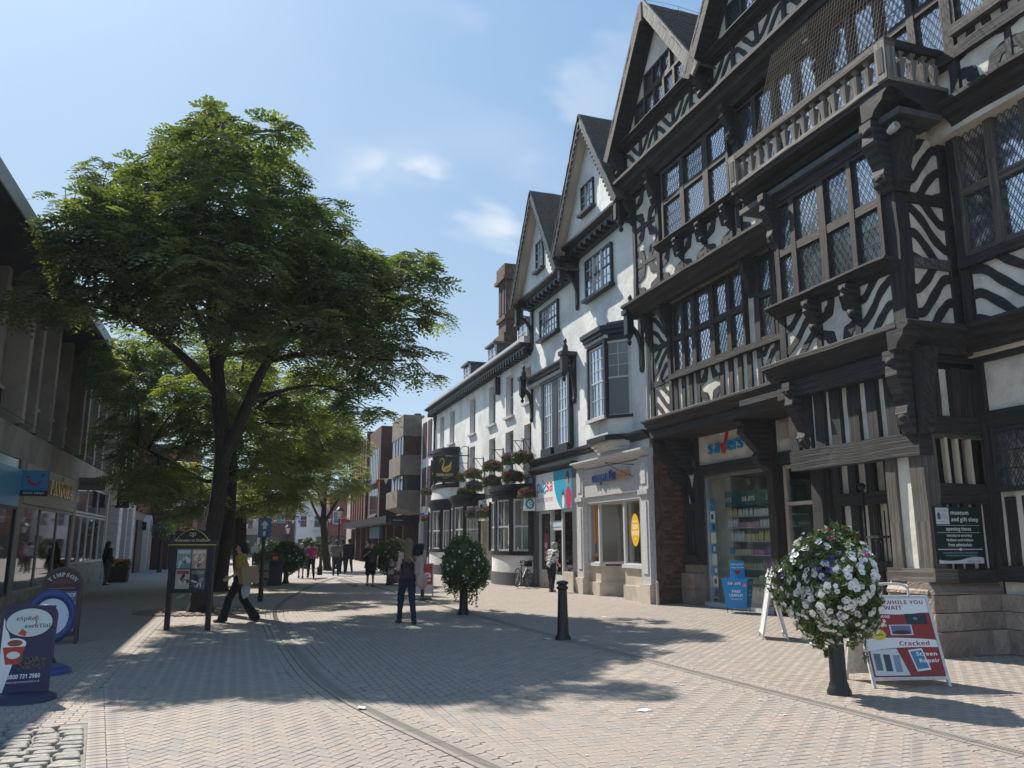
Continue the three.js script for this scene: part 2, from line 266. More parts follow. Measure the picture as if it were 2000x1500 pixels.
  const inst = mat([1, 1, 1], 0.82, { map: blotchT, mu: 1.7, bump: bumpT, bs: 0.002, bu: 6 });
  const vis = []; for (const b of list) { const v = ndc(b[0], 0, b[1]); if (v.z > 1 || Math.abs(v.x) > 1.9 || v.y < -1.9) continue; const patch = fbm(b[0] * 0.6, b[1] * 0.6, 3, 3); b.push(R(), R(), R(), patch); b.push(Math.abs(v.x) < 1 && v.y > -1 && v.y < 0 ? Math.hypot(b[0] - camera.position.x, b[1] + camera.position.z) : 1e9); vis.push(b); }
  vis.sort((a, b) => a[8] - b[8]);
  const near = vis.slice(0, 300), rest = vis.slice(300), q = new THREE.Quaternion(), Y = new THREE.Vector3(0, 1, 0), X = new THREE.Vector3(), m4 = new THREE.Matrix4();
  const place = (b, o) => { o.position.set(b[0], (b[4] - 0.6) * 0.003 + (b.top || 0), -b[1]); o.rotation.set((b[5] - 0.5) * 0.006, b[2], (b[6] - 0.5) * 0.006); o.scale.set(b[3] / bl, 1, 1); };
  const tone = b => Math.floor(clamp(b[5] * 0.75 + (b[7] - 0.5) * 1.3 + 0.12, 0, 0.999) * tones.length);
  for (const b of near) { const o = new THREE.Mesh(g, mats[tone(b)]); o.name = 'brick'; o.receiveShadow = true; place(b, o); paving.add(o); }
  const im = new THREE.InstancedMesh(g, inst, rest.length), d = new THREE.Object3D(), c = new THREE.Color();
  rest.forEach((b, i) => { place(b, d); d.updateMatrix(); im.setMatrixAt(i, d.matrix); const t = tones[tone(b)], k = 0.95 + 0.1 * b[4]; c.setRGB(t[0] * k, t[1] * k, t[2] * k); im.setColorAt(i, c); });
  im.name = 'paving_bricks'; im.userData.kind = 'stuff'; im.receiveShadow = true; paving.add(im);
  console.log('bricks', vis.length);
  // granite setts in the near left corner
  const cob = structure('cobbled_strip', quad([-14.5, -0.006, -6], [xb(-6) - 0.15, -0.006, -6], [xb(-0.9) - 0.15, -0.006, -0.9], [-14.5, -0.006, -0.62]), mat([0.30, 0.27, 0.23], 0.95, { map: grainT, mu: 2, bump: bumpT, bs: 0.01, bu: 4 }));
  const setts = [0, 1, 2, 3].map(v => { const G = new THREE.SphereGeometry(0.5, 10, 6), p = G.attributes.position; for (let i = 0; i < p.count; i++) { let a = [p.getX(i), p.getY(i), p.getZ(i)]; const f = k => Math.sign(k) * Math.pow(Math.abs(k) * 2, 0.42) / 2; a = a.map(f); p.setXYZ(i, a[0] + J([a[0] + v * 9, a[1], a[2]], 4, 0.06), a[1] + J([a[0], a[1] + v * 5, a[2]], 4, 0.10), a[2] + J([a[0], a[1], a[2] + v * 7], 4, 0.05)); } G.computeVertexNormals(); return G; });
  const sm4 = [[0.36, 0.325, 0.28], [0.33, 0.30, 0.265], [0.40, 0.36, 0.305]].map(t => mat(t, 0.8, { map: blotchT, mu: 3, bump: bumpT, bs: 0.006, bu: 3 }));
  let r = 0; for (let s = -0.84; s > -3.6; s -= 0.125, r++) { let x = xb(s) - 0.165 - 0.02 * R(); while (x > -13.2) { if (s > -0.82 - 0.3 * clamp((x + 11.9) / 0.8, 0, 1)) { x -= 0.2; continue; } const L = 0.15 + 0.1 * R(); const v = ndc(x - L / 2, 0, s); if (Math.abs(v.x) < 1.25 && v.y > -1.3 && v.z < 1) { const o = new THREE.Mesh(setts[Math.floor(R() * 4)], sm4[Math.floor(R() * 3)]); o.name = 'cobble'; o.receiveShadow = o.castShadow = true; o.scale.set(L, 0.07, 0.112); o.position.set(x - L / 2, -0.006 + R() * 0.008, -s + (R() - 0.5) * 0.02); o.rotation.y = (R() - 0.5) * 0.12; cob.add(o); } x -= L + 0.018; } }
}
// drainage channels: a dark slot with a cast grating, one piece every half metre
function channel(f, s0, s1, label) {
  const slot = mat([0.10, 0.09, 0.08], 0.9), t = thing('drain_channel', label, 'drain', [f(s0), 0, s0]);
  const bars = [], im = mat([0.33, 0.29, 0.25], 0.85, { metal: 0.0, map: grainT, mu: 2 });
  for (let s = s0; s < s1; s += 0.5) {
    const a = [], e = Math.min(s + 0.49, s1), n = s < 6 ? 14 : 5, sd = f(s), ed = f(e);
    for (const o of [-0.074, 0.074]) a.push(bar([sd + o, 0.004, s], [ed + o, 0.004, e], 0.05, 0.016, [0, 1, 0]));
    a.push(bar([sd, -0.006, s], [ed, -0.006, e], 0.11, 0.006, [0, 1, 0]));
    for (let i = 0; i < n; i++) { const q = lerp(s, e, (i + 0.5) / n), x = f(q); a.push(bar([x - 0.055, 0.003, q], [x + 0.055, 0.003, q], 0.020, 0.012, [0, 1, 0])); }
    part(t, 'grating', a, im);
  }
}
channel(xL, -5.2, 22, 'long curved drain grating in the paving left of the middle');
channel(xR, -5.6, 12, 'straight drain grating running past the near flower post');

// pale flecks of trodden gum and grit on the sunny right footway
{ const R = rng(91), n = 150, g = new THREE.CircleGeometry(0.018, 7).rotateX(-Math.PI / 2), im = new THREE.InstancedMesh(g, mat([0.62, 0.58, 0.52], 0.9), n), d = new THREE.Object3D(); for (let i = 0; i < n; i++) { d.position.set(-8 + R() * 9.5, 0.009, -(-4 + R() * 17)); d.scale.set(0.5 + R() * 1.1, 1, 0.5 + R() * 1.0); d.rotation.y = R() * 6; d.updateMatrix(); im.setMatrixAt(i, d.matrix); } im.name = 'gum_spots'; im.userData = { kind: 'stuff', label: 'pale gum spots and grit trodden into the paving', category: 'gum' }; scene.add(im); }
// ================= half-timbered house =================
const TH = thing('timber_framed_house', 'tall black and cream half-timbered house with carved balcony and gables', 'house', [1.1, 0, 4]);
const hx = (n, ...a) => part(TH, n, ...a);
// leaded casement: frame, panes in cols x rows, lattice of lead strips
function leadStrips(s0, s1, y0, y1, x, step = 0.135, w = 0.009, hb = false) {
  const out = [], W = s1 - s0, H = y1 - y0, k = 1.75;                     // diamonds are taller than wide
  const seg = (a, b) => out.push(bar([x, a[1], s0 + a[0]], [x, b[1], s0 + b[0]], w, 0.008, [1, 0, 0]));
  for (const sg of [1, -1]) for (let c = -H / k; c < W + H / k; c += step) {
    // line: u = c + sg*(v/k)
    let v0 = 0, v1 = H; const uAt = v => sg > 0 ? c + v / k : c + (H - v) / k;
    const vAt = u => sg > 0 ? (u - c) * k : H - (u - c) * k;
    let a = v0, b = v1; const ua = uAt(a), ub = uAt(b);
    const lo = Math.min(ua, ub), hi = Math.max(ua, ub); if (hi <= 0 || lo >= W) continue;
    const c0 = vAt(clamp(ua, 0, W)), c1 = vAt(clamp(ub, 0, W)); a = clamp(Math.min(c0, c1), 0, H); b = clamp(Math.max(c0, c1), 0, H); if (b - a < 0.02) continue;
    seg([clamp(uAt(a), 0, W), y0 + a], [clamp(uAt(b), 0, W), y0 + b]);
  }
  if (hb) for (const f of [0.33, 0.66]) seg([0, lerp(y0, y1, f)], [W, lerp(y0, y1, f)]);
  return out;
}
const wr = rng(5);
// old quarries: every diamond of glass sits at its own slight tilt
function quarries(s0, s1, y0, y1, x, step = 0.13) {
  const W = s1 - s0, H = y1 - y0, k = 1.75, P = [], lo = -H / k, n = Math.ceil((W + H / k) / step) + 1;
  const clip = (poly, ax, v, sg) => { const o = []; for (let i = 0; i < poly.length; i++) { const a = poly[i], b = poly[(i + 1) % poly.length], ia = sg * (a[ax] - v) >= 0, ib = sg * (b[ax] - v) >= 0; if (ia) o.push(a); if (ia !== ib) { const t = (v - a[ax]) / (b[ax] - a[ax]); o.push([lerp(a[0], b[0], t), lerp(a[1], b[1], t)]); } } return o; };
  const at = (p, q) => [(p + q) / 2 + H / (2 * k), (H - k * (p - q)) / 2];
  for (let i = -1; i <= n; i++) for (let j = -1; j <= n; j++) {
    const p0 = lo + i * step, q0 = lo + j * step, c = at(p0 + step / 2, q0 + step / 2); if (c[0] < -step || c[0] > W + step || c[1] < -step * k || c[1] > H + step * k) continue;
    let poly = [at(p0, q0), at(p0 + step, q0), at(p0 + step, q0 + step), at(p0, q0 + step)]; for (const [ax, v, sg] of [[0, 0, 1], [0, W, -1], [1, 0, 1], [1, H, -1]]) { poly = clip(poly, ax, v, sg); if (poly.length < 3) break; } if (poly.length < 3) continue;
    const a = (wr() - 0.5) * 0.055, b = (wr() - 0.5) * 0.045, V = poly.map(q => [x + a * (q[0] - c[0]) + b * (q[1] - c[1]), y0 + q[1], s0 + q[0]]); for (let m = 1; m + 1 < V.length; m++) for (const q of [V[0], V[m], V[m + 1]]) P.push(q[0], q[1], -q[2]);
  }
  const g = new THREE.BufferGeometry(); g.setAttribute('position', new THREE.Float32BufferAttribute(P, 3)); g.computeVertexNormals(); return boxUV(g);
}
function casement(par, x, cols, rows, o = {}) {   // cols: [[s0,s1],...]  rows: [[y0,y1],...]
  const { fr = 0.07, m = MT.timberBrown, lattice = true, hb = -1, turn, depth = 0.14 } = o, fg = [];
  const S0 = Math.min(...cols.map(c => c[0])) - fr, S1 = Math.max(...cols.map(c => c[1])) + fr, Y0 = Math.min(...rows.map(r => r[0])) - fr, Y1 = Math.max(...rows.map(r => r[1])) + fr;
  const sc = [...cols].sort((a, b) => a[0] - b[0]), sr = [...rows].sort((a, b) => a[0] - b[0]);
  const xs = [S0, ...sc.flat(), S1], ys = [Y0, ...sr.flat(), Y1];
  for (let i = 0; i < xs.length; i += 2) fg.push(tim(xs[i], xs[i + 1], Y0, Y1, x - 0.03, x + depth, 0.005));
  for (let i = 0; i < ys.length; i += 2) for (const c of sc) fg.push(tim(c[0], c[1], ys[i], ys[i + 1], x - 0.022, x + depth - 0.006, 0.004));
  const w = part(par, 'window', fg, m); if (turn) { }
  sc.forEach((c, i) => sr.forEach((r, j) => {
    const tl = (wr() - 0.5) * 0.05, tv = (wr() - 0.5) * 0.04, a = x + 0.05;
    part(w, 'pane', lattice ? quarries(c[0], c[1], r[0], r[1], a) : quad([a - tl - tv, r[0], c[0]], [a + tl - tv, r[0], c[1]], [a + tl + tv, r[1], c[1]], [a - tl + tv, r[1], c[0]]), [MT.glassOld, MT.glassOld, MT.glassOld2, MT.glassOld3][Math.floor(wr() * 4)]);
    if (lattice) part(w, 'leading', leadStrips(c[0], c[1], r[0], r[1], x + 0.018, 0.13, 0.010, wr() < 0.22), MT.lead);
  }));
  return w;
}
// infill panel with S-curved braces; mir flips the sweep. plane: front face at x, facing -x
function strip(poly, x0, x1) { // poly: list of [u, lo, hi] columns -> prism between lo and hi
  const P = []; const q = (a, b, c, d) => { for (const p of [a, b, c, a, c, d]) P.push(p[0], p[1], -p[2]); };
  for (let i = 0; i + 1 < poly.length; i++) {
    const [u0, l0, h0] = poly[i], [u1, l1, h1] = poly[i + 1]; if (h0 - l0 < 1e-3 && h1 - l1 < 1e-3) continue;
    q([x0, l0, u0], [x0, l1, u1], [x0, h1, u1], [x0, h0, u0]); q([x0, h0, u0], [x0, h1, u1], [x1, h1, u1], [x1, h0, u0]); q([x0, l0, u0], [x1, l0, u0], [x1, l1, u1], [x0, l1, u1]);
  }
  if (!P.length) return null;
  const g = new THREE.BufferGeometry(); g.setAttribute('position', new THREE.Float32BufferAttribute(P, 3)); g.computeVertexNormals(); return boxUV(g, 2);
}
const wig = rng(77);
function wavePanel(par, s0, s1, y0, y1, x, mir = false, o = {}) {
  const { gap = 0.40, th = 0.140, rise = 0.66, cusp = true, f = g => g, m = MT.timber } = o, W = s1 - s0;
  part(par, 'panel', f(bx(s0, s1, y0, y1, x, x + 0.08)), MT.cream);
  const off = wig() * 0.08;
  for (let b = y0 - rise - gap + off; b < y1; b += gap) {
    const cols = [], n = 14; let any = false;
    for (let i = 0; i <= n; i++) {
      const t = i / n, tt = mir ? t : 1 - t, e = tt, yc = b + rise * (0.5 - 0.5 * Math.cos(Math.PI * clamp(e, 0, 1))) + 0.012 * Math.sin(t * 17 + b * 5), hw = th / 2 * Math.hypot(1, 0.85 * rise * 1.571 / W * Math.sin(Math.PI * clamp(e, 0, 1)));
      const lo = clamp(yc - hw, y0, y1), hi = clamp(yc + hw, y0, y1); if (hi - lo > 0.01) any = true; cols.push([lerp(s0, s1, t), lo, hi]);
    }
    if (!any) continue; const g = strip(cols, x - 0.028, x + 0.01); if (g) part(par, 'brace', f(g), m);
  }
}
// infill panel with a concave four-pointed star left between cusped corner braces
function starPanel(par, s0, s1, y0, y1, x, o = {}) {
  const { f = g => g, m = MT.timber } = o, W = s1 - s0, H = y1 - y0; part(par, 'panel', f(bx(s0, s1, y0, y1, x, x + 0.08)), MT.cream);
  for (const [cs, cy, ds, dy] of [[s0, y0, 1, 1], [s1, y0, -1, 1], [s1, y1, -1, -1], [s0, y1, 1, -1]]) {
    const pts = [], n = 14, R = (a, r, k) => { const e = r * (1 + k * Math.pow(Math.abs(Math.sin(2 * a)), 3) * (Math.cos(a * 8) * 0.5 + 0.5) ); return [cs + ds * Math.cos(a) * e * W, cy + dy * Math.sin(a) * e * H]; };
    for (let i = 0; i <= n; i++) pts.push(R(i / n * Math.PI / 2, 0.42, 0.12)); for (let i = n; i >= 0; i--) pts.push(R(i / n * Math.PI / 2, 0.24, -0.16));
    part(par, 'brace', f(exSY(pts, x - 0.028, x + 0.01)), m);
  }
}
// carved console bracket: profile in (out, y), w wide
function console_(par, s, w, yTop, h, x, out, m = MT.timber, f = g => g) {
  const k = [[0, 0], [out, 0], [out * 1.02, -0.10 * h], [out * 0.86, -0.16 * h], [out * 0.93, -0.30 * h], [out * 0.62, -0.52 * h], [out * 0.40, -0.66 * h], [out * 0.50, -0.76 * h], [out * 0.42, -0.88 * h], [out * 0.22, -0.93 * h], [out * 0.14, -h], [0, -h]];
  const b = part(par, 'bracket', f(exXY(k.map(p => [x - p[0], yTop + p[1]]), s - w / 2, s + w / 2, 0.012)), m);
  part(b, 'scroll', f(sph(x - out * 0.9, yTop - 0.12 * h, s, 0.07, 1, 1, w * 6.0)), m); part(b, 'scroll', f(sph(x - out * 0.44, yTop - 0.80 * h, s, 0.055, 1, 1, w * 7)), m);
}
const moulding = (s0, s1, y0, y1, x0, x1) => { // weathered cornice: x1 is the wall, x0 the outermost edge
  const h = y1 - y0, d = x1 - x0; return jit(boxUV(fin(new THREE.ExtrudeGeometry(shp([[x1, y0], [x1 - d * 0.35, y0], [x1 - d * 0.45, y0 + h * 0.22], [x1 - d * 0.72, y0 + h * 0.45], [x1 - d * 0.78, y0 + h * 0.66], [x0, y0 + h * 0.78], [x0, y1 - 0.02], [x0 + 0.03, y1], [x1, y1]]), { depth: s1 - s0, steps: Math.ceil((s1 - s0) / 0.4), bevelEnabled: false })).translate(0, 0, -s1), 2), 0.012);
};

// ---- carcass: the masses behind the frames
hx('wall', [bx(3.2, 10.55, 4.6, 8.3, 1.18, 7), bx(-6, 10.9, 8.3, 13.4, 0.88, 7), bx(-6, 3.2, 4.6, 8.3, 1.24, 7), bx(0.06, 3.12, 4.9, 8.6, 0.09, 1.3), bx(-6, -0.02, 0, 4.7, 1.40, 7), bx(9.86, 10.5, 0, 4.6, 2.28, 7), bx(3.2, 10.5, 3.5, 4.7, 2.30, 2.6)], MT.cream);
// ---- first floor left of the bay (x = 1.1)
hx('beam', [moulding(3.1, 10.5, 4.70, 5.04, 0.72, 1.2)], MT.timber);
hx('beam', tim(3.1, 10.46, 4.52, 4.72, 0.98, 2.3), MT.timber);
for (const s of [10.38, 9.36, 5.34, 4.68, 3.3]) hx('post', tim(s - 0.08, s + 0.08, 5.04, 8.16, 1.06, 1.2), MT.timber);
for (const [i, y] of [[0, 5.06], [1, 6.12], [2, 7.14]]) { wavePanel(TH, 9.46, 10.29, y, y + 0.92, 1.11, i % 2 === 0, { rise: 0.55, gap: 0.38, th: 0.135 }); if (i) hx('rail', tim(9.44, 10.32, y - 0.14, y, 1.07, 1.2), MT.timber); }
hx('panel', bx(5.42, 9.28, 5.04, 5.98, 1.13, 1.2), MT.cream);
for (const s of [9.12, 8.72, 8.34, 7.98, 6.90, 6.52, 6.13, 5.76]) hx('stud', tim(s - 0.085, s + 0.085, 5.04, 5.98, 1.08, 1.15), MT.timberBrown);
starPanel(TH, 7.02, 7.88, 5.04, 5.98, 1.115, { m: MT.timberBrown });
wavePanel(TH, 4.76, 5.26, 5.04, 5.98, 1.11, false, { rise: 0.4, gap: 0.38 });
wavePanel(TH, 3.38, 4.60, 5.04, 5.98, 1.11, true);
hx('rail', tim(3.2, 9.30, 5.98, 6.12, 0.98, 1.2), MT.timber);
casement(TH, 1.08, [[8.66, 9.04], [8.14, 8.52], [7.28, 7.95], [6.52, 7.08], [5.86, 6.36]], [[6.20, 7.02], [7.18, 8.02]]);
casement(TH, 1.08, [[4.78, 5.22]], [[6.20, 7.10], [7.24, 8.02]]);
casement(TH, 1.08, [[4.1, 4.58], [3.45, 3.98]], [[6.20, 7.10], [7.24, 8.02]]);
for (const s of [10.38, 9.36, 5.48]) console_(TH, s, 0.15, 8.18, 0.95, 1.07, 0.30);
// ---- second floor (x = 0.8)
hx('beam', [moulding(3.9, 10.95, 8.12, 8.52, 0.42, 0.95)], MT.timber);
hx('beam', moulding(-6, -0.45, 8.35, 8.75, 0.55, 1.1), MT.timber);
for (const s of [10.62, 9.20, 5.38, 2.3, -0.7]) hx('post', tim(s - 0.085, s + 0.085, 8.52, 11.9, 0.74, 0.92), MT.timber);
for (const y of [8.54, 9.66, 10.80]) { starPanel(TH, 9.30, 10.52, y, y + 0.98, 0.81); hx('rail', tim(9.28, 10.54, y + 0.98, y + 1.12, 0.77, 0.92), MT.timber); }
[[8.04, 9.08], [6.92, 7.92], [5.80, 6.80], [4.52, 5.28]].forEach(p => starPanel(TH, p[0], p[1], 8.54, 9.52, 0.81));
for (const s of [7.98, 6.86, 5.74]) { hx('stud', tim(s - 0.06, s + 0.06, 8.52, 9.52, 0.77, 0.92), MT.timber); console_(TH, s, 0.16, 9.54, 0.52, 0.78, 0.24); }
hx('rail', [moulding(5.42, 9.12, 9.50, 9.72, 0.52, 0.92)], MT.timber);
casement(TH, 0.72, [[7.82, 8.72], [6.70, 7.62], [5.68, 6.46]], [[9.80, 10.78], [10.94, 11.70]], { fr: 0.10 });
hx('rail', tim(-6, 5.40, 9.40, 9.60, 0.7, 0.92), MT.timber);
casement(TH, 0.78, [[4.66, 5.22], [3.94, 4.50], [3.22, 3.78], [2.50, 3.06]], [[9.70, 11.70]]);
casement(TH, 0.78, [[1.58, 2.12], [0.86, 1.42], [0.12, 0.70], [-0.58, -0.04]], [[9.70, 10.62], [10.78, 11.70]]);
starPanel(TH, -1.62, -0.80, 8.78, 9.78, 0.81); starPanel(TH, -2.6, -1.72, 8.78, 9.78, 0.81); wavePanel(TH, -3.8, -2.7, 8.78, 9.78, 0.81);
hx('post', tim(-1.72, -1.62, 8.75, 9.8, 0.77, 0.92), MT.timber);
hx('rail', tim(-6, -0.78, 9.78, 9.95, 0.66, 0.92), MT.timberPale);
casement(TH, 0.78, [[-1.45, -0.85], [-2.2, -1.6], [-2.95, -2.35]], [[10.03, 11.70]]);
for (const s of [10.62, 9.2, 5.38, 2.3, -0.7]) console_(TH, s, 0.17, 11.92, 0.95, 0.75, 0.34);
// ---- top moulding, frieze of waves, gables
hx('beam', [moulding(-6, 11.05, 11.86, 12.36, 0.22, 0.9)], MT.timber);
{
  let s = 10.82, i = 0; const wv = [0.86, 0.80, 0.84, 0.80, 0.86, 0.82, 0.80, 0.86, 0.84, 0.80, 0.84, 0.86, 0.8, 0.84, 0.86, 0.82, 0.8];
  while (s > -5) { const w = wv[i % wv.length]; wavePanel(TH, s - w, s, 12.36, 13.34, 0.71, i % 2 === 0, { rise: 0.66, gap: 0.40, th: 0.130 }); const st = hx('stud', tim(s - w - 0.13, s - w, 12.36, 13.36, 0.665, 0.82), MT.timber); part(st, 'pegs', [12.5, 12.75, 13.0, 13.22].map(y => sph(0.66, y, s - w - 0.065 + (y * 7 % 1 - 0.5) * 0.05, 0.016, 1, 1, 1, 6)), MT.black); s -= w + 0.13; i++; }
  hx('post', tim(10.82, 10.95, 12.36, 13.36, 0.66, 0.82), MT.timber);
}
hx('beam', [moulding(-6, 11.0, 13.34, 13.56, 0.34, 0.9)], MT.timber);
function gable(c, half, y0, yp, x, winLo, winHi) {   // gable wall, window, barge boards and tiled roof behind
  const xb = x - 0.40, sl = (yp - y0) / half;
  hx('gable_wall', exSY([[c - half, y0], [c + half, y0], [c, yp]], x + 0.1, x + 0.25), MT.cream);
  for (const [a, b] of [[c - half, c], [c + half, c]]) {
    hx('rafter', jit(bar([x + 0.04, y0, a], [x + 0.04, yp, b], 0.20, 0.12, [1, 0, 0]), 0.01), MT.timber);
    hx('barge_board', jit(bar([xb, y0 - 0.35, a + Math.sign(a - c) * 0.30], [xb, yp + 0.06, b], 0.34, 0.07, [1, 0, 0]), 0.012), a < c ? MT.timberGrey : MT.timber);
    hx('soffit', quad([xb, y0 - 0.38, a + Math.sign(a - c) * 0.22], [x + 0.12, y0 - 0.38, a + Math.sign(a - c) * 0.22], [x + 0.12, yp - 0.06, b], [xb, yp - 0.06, b]), MT.timber);
  }
  hx('finial', [bar([xb - 0.03, yp - 0.45, c], [xb - 0.03, yp + 0.12, c], 0.10, 0.08)], MT.timberPale);
  casement(TH, x, winLo[0], winLo[1], { fr: 0.08 }); casement(TH, x, winHi[0], winHi[1], { fr: 0.08 });
  // tiled roof slopes in stepped courses
  for (const sg of [-1, 1]) {
    const L = Math.hypot(half + 0.36, yp - y0 + 0.42), n = 34, g = [], ux = sg * (half + 0.36) / L, uy = -(yp - y0 + 0.42) / L;
    for (let i = 0; i < n; i++) { const a = i / n * L, b = (i + 1.35) / n * L; g.push(jit(bar2([xb - 0.04, yp + 0.14 + uy * a, c + ux * a], [xb - 0.04, yp + 0.14 + uy * b + 0.03, c + ux * b], 6.2), 0.014, 5)); }
    hx('roof', g, MT.tile);
  }
}
function bar2(a, b, len, th = 0.03) { // slab from a to b (in s,y), running len metres back in x
  const n = [-(b[1] - a[1]), b[2] - a[2]], l = Math.hypot(...n), o = [n[0] / l * th, n[1] / l * th]; const sg = o[1] < 0 ? -1 : 1;
  const g = new THREE.ExtrudeGeometry(shp([[a[2], a[1]], [b[2], b[1]], [b[2] + sg * o[0], b[1] + sg * o[1]], [a[2] + sg * o[0], a[1] + sg * o[1]]]), { depth: len, steps: Math.ceil(len / 0.25), bevelEnabled: false }); g.rotateY(Math.PI / 2); g.translate(a[0], 0, 0); return boxUV(fin(g), 0);
}
gable(8.62, 2.32, 13.54, 16.75, 0.60, [[[9.42, 9.92], [8.84, 9.32], [8.30, 8.74], [7.74, 8.20], [7.16, 7.64]], [[13.66, 14.36]]], [[[8.90, 9.30], [8.40, 8.82], [7.92, 8.32]], [[14.52, 15.02]]]);
gable(3.82, 2.32, 13.54, 16.75, 0.60, [[[4.62, 5.12], [4.04, 4.52], [3.50, 3.94], [2.94, 3.40], [2.36, 2.84]], [[13.66, 14.36]]], [[[4.10, 4.50], [3.60, 4.02], [3.12, 3.52]], [[14.52, 15.02]]]);
gable(-0.98, 2.32, 13.54, 16.75, 0.60, [[[-0.4, 0.1], [-1.0, -0.5], [-1.6, -1.1]], [[13.66, 14.36]]], [[[-0.8, -0.4], [-1.3, -0.9]], [[14.52, 15.02]]]);
hx('gable_panel', [strip([[7.7, 15.12, 15.12], [8.6, 15.12, 15.95], [9.5, 15.12, 15.12]], 0.62, 0.72)].filter(Boolean), MT.cream);
hx('corner_bracket', jit(tim(10.86, 11.04, 11.2, 12.5, 0.30, 0.9), 0.02), MT.timber);
for (const s of [10.98, 6.24, 1.44]) console_(TH, s, 0.2, 13.36, 0.8, 0.62, 0.42);
// anti-pigeon wire above the first gable
hx('bird_wire', [tube([[0.2, 17.0, 8.62], [1.0, 17.06, 8.62], [2.2, 17.0, 8.62], [3.6, 17.05, 8.62]], 0.006, 4), ...[0.25, 1.4, 2.6, 3.6].map(x => bar([x, 16.8, 8.62], [x, 17.05, 8.62], 0.012))], MT.lead);

// ---- projecting two-storey porch bay (front x = 0, s 0..3.15)
hx('post', tim(-0.02, 0.24, 5.02, 8.40, -0.02, 0.24, 0.016), MT.timber);
hx('post', tim(2.98, 3.16, 5.02, 8.40, -0.01, 0.2), MT.timber);
hx('cornice', [moulding(-0.10, 3.40, 4.62, 5.04, -0.34, 0.12)], MT.timber);
const rs = g => { g.rotateY(-Math.PI / 2); return g; };     // turn a facade piece onto the near side of the bay (faces the viewer)
const side = (g) => { const p = g.attributes.position, n = g.attributes.normal; for (let i = 0; i < p.count; i++) { const X = p.getX(i), Z = p.getZ(i); p.setX(i, -Z); p.setZ(i, -X); if (n) { const a = n.getX(i), c = n.getZ(i); n.setX(i, -c); n.setZ(i, -a); } } const q = g.attributes.position.array; for (let t = 0; t < p.count; t += 3) for (let k = 0; k < 3; k++) { const a = q[(t + 1) * 3 + k]; q[(t + 1) * 3 + k] = q[(t + 2) * 3 + k]; q[(t + 2) * 3 + k] = a; } g.computeVertexNormals(); return g; };
// side(): the facade coordinate s becomes x, the facade depth x becomes s
hx('cornice', side(moulding(-0.34, 1.30, 4.62, 5.04, -0.34, 0.12)), MT.timber);
hx('wall', [bx(0.05, 0.3, 5.04, 8.6, 0.1, 1.3)], MT.cream);
wavePanel(TH, 0.24, 1.00, 5.06, 6.04, 0.02, true, { f: side, gap: 0.42, th: 0.150 });
wavePanel(TH, 0.24, 1.00, 6.22, 7.16, 0.02, false, { f: side, gap: 0.42, th: 0.150 });
wavePanel(TH, 0.24, 1.00, 7.34, 8.36, 0.02, true, { f: side, gap: 0.42, th: 0.150 });
hx('rail', side(tim(0.2, 1.08, 6.04, 6.22, -0.02, 0.1)), MT.timberPale);
hx('rail', side(tim(0.2, 1.08, 7.16, 7.34, -0.02, 0.1)), MT.timberBrown);
hx('post', side(tim(1.0, 1.16, 5.02, 8.6, -0.03, 0.12)), MT.timber);
// front: panels, sill, window
wavePanel(TH, 0.26, 0.98, 5.05, 5.98, 0.02, false, { rise: 0.55 });
starPanel(TH, 1.10, 1.96, 5.05, 5.98, 0.02);
wavePanel(TH, 2.10, 2.96, 5.05, 5.98, 0.02, false, { rise: 0.55 });
for (const s of [1.04, 2.03]) { hx('stud', tim(s - 0.06, s + 0.06, 5.04, 5.98, -0.02, 0.1), MT.timber); console_(TH, s, 0.17, 6.0, 0.60, -0.01, 0.28); }
hx('sill', [moulding(0.06, 3.22, 5.98, 6.20, -0.30, 0.1)], MT.timber);
casement(TH, -0.06, [[2.54, 2.92], [1.74, 2.40], [0.96, 1.56], [0.30, 0.84]], [[6.30, 7.16], [7.32, 8.20]], { fr: 0.08 });
hx('beam', tim(0.0, 3.2, 8.28, 8.58, -0.10, 0.2), MT.timber);
console_(TH, 0.12, 0.26, 8.52, 1.20, -0.02, 0.34); console_(TH, 3.07, 0.18, 8.52, 1.1, -0.02, 0.30);
console_(TH, 0.12, 0.26, 8.52, 1.20, -0.02, 0.30, MT.timber, side);
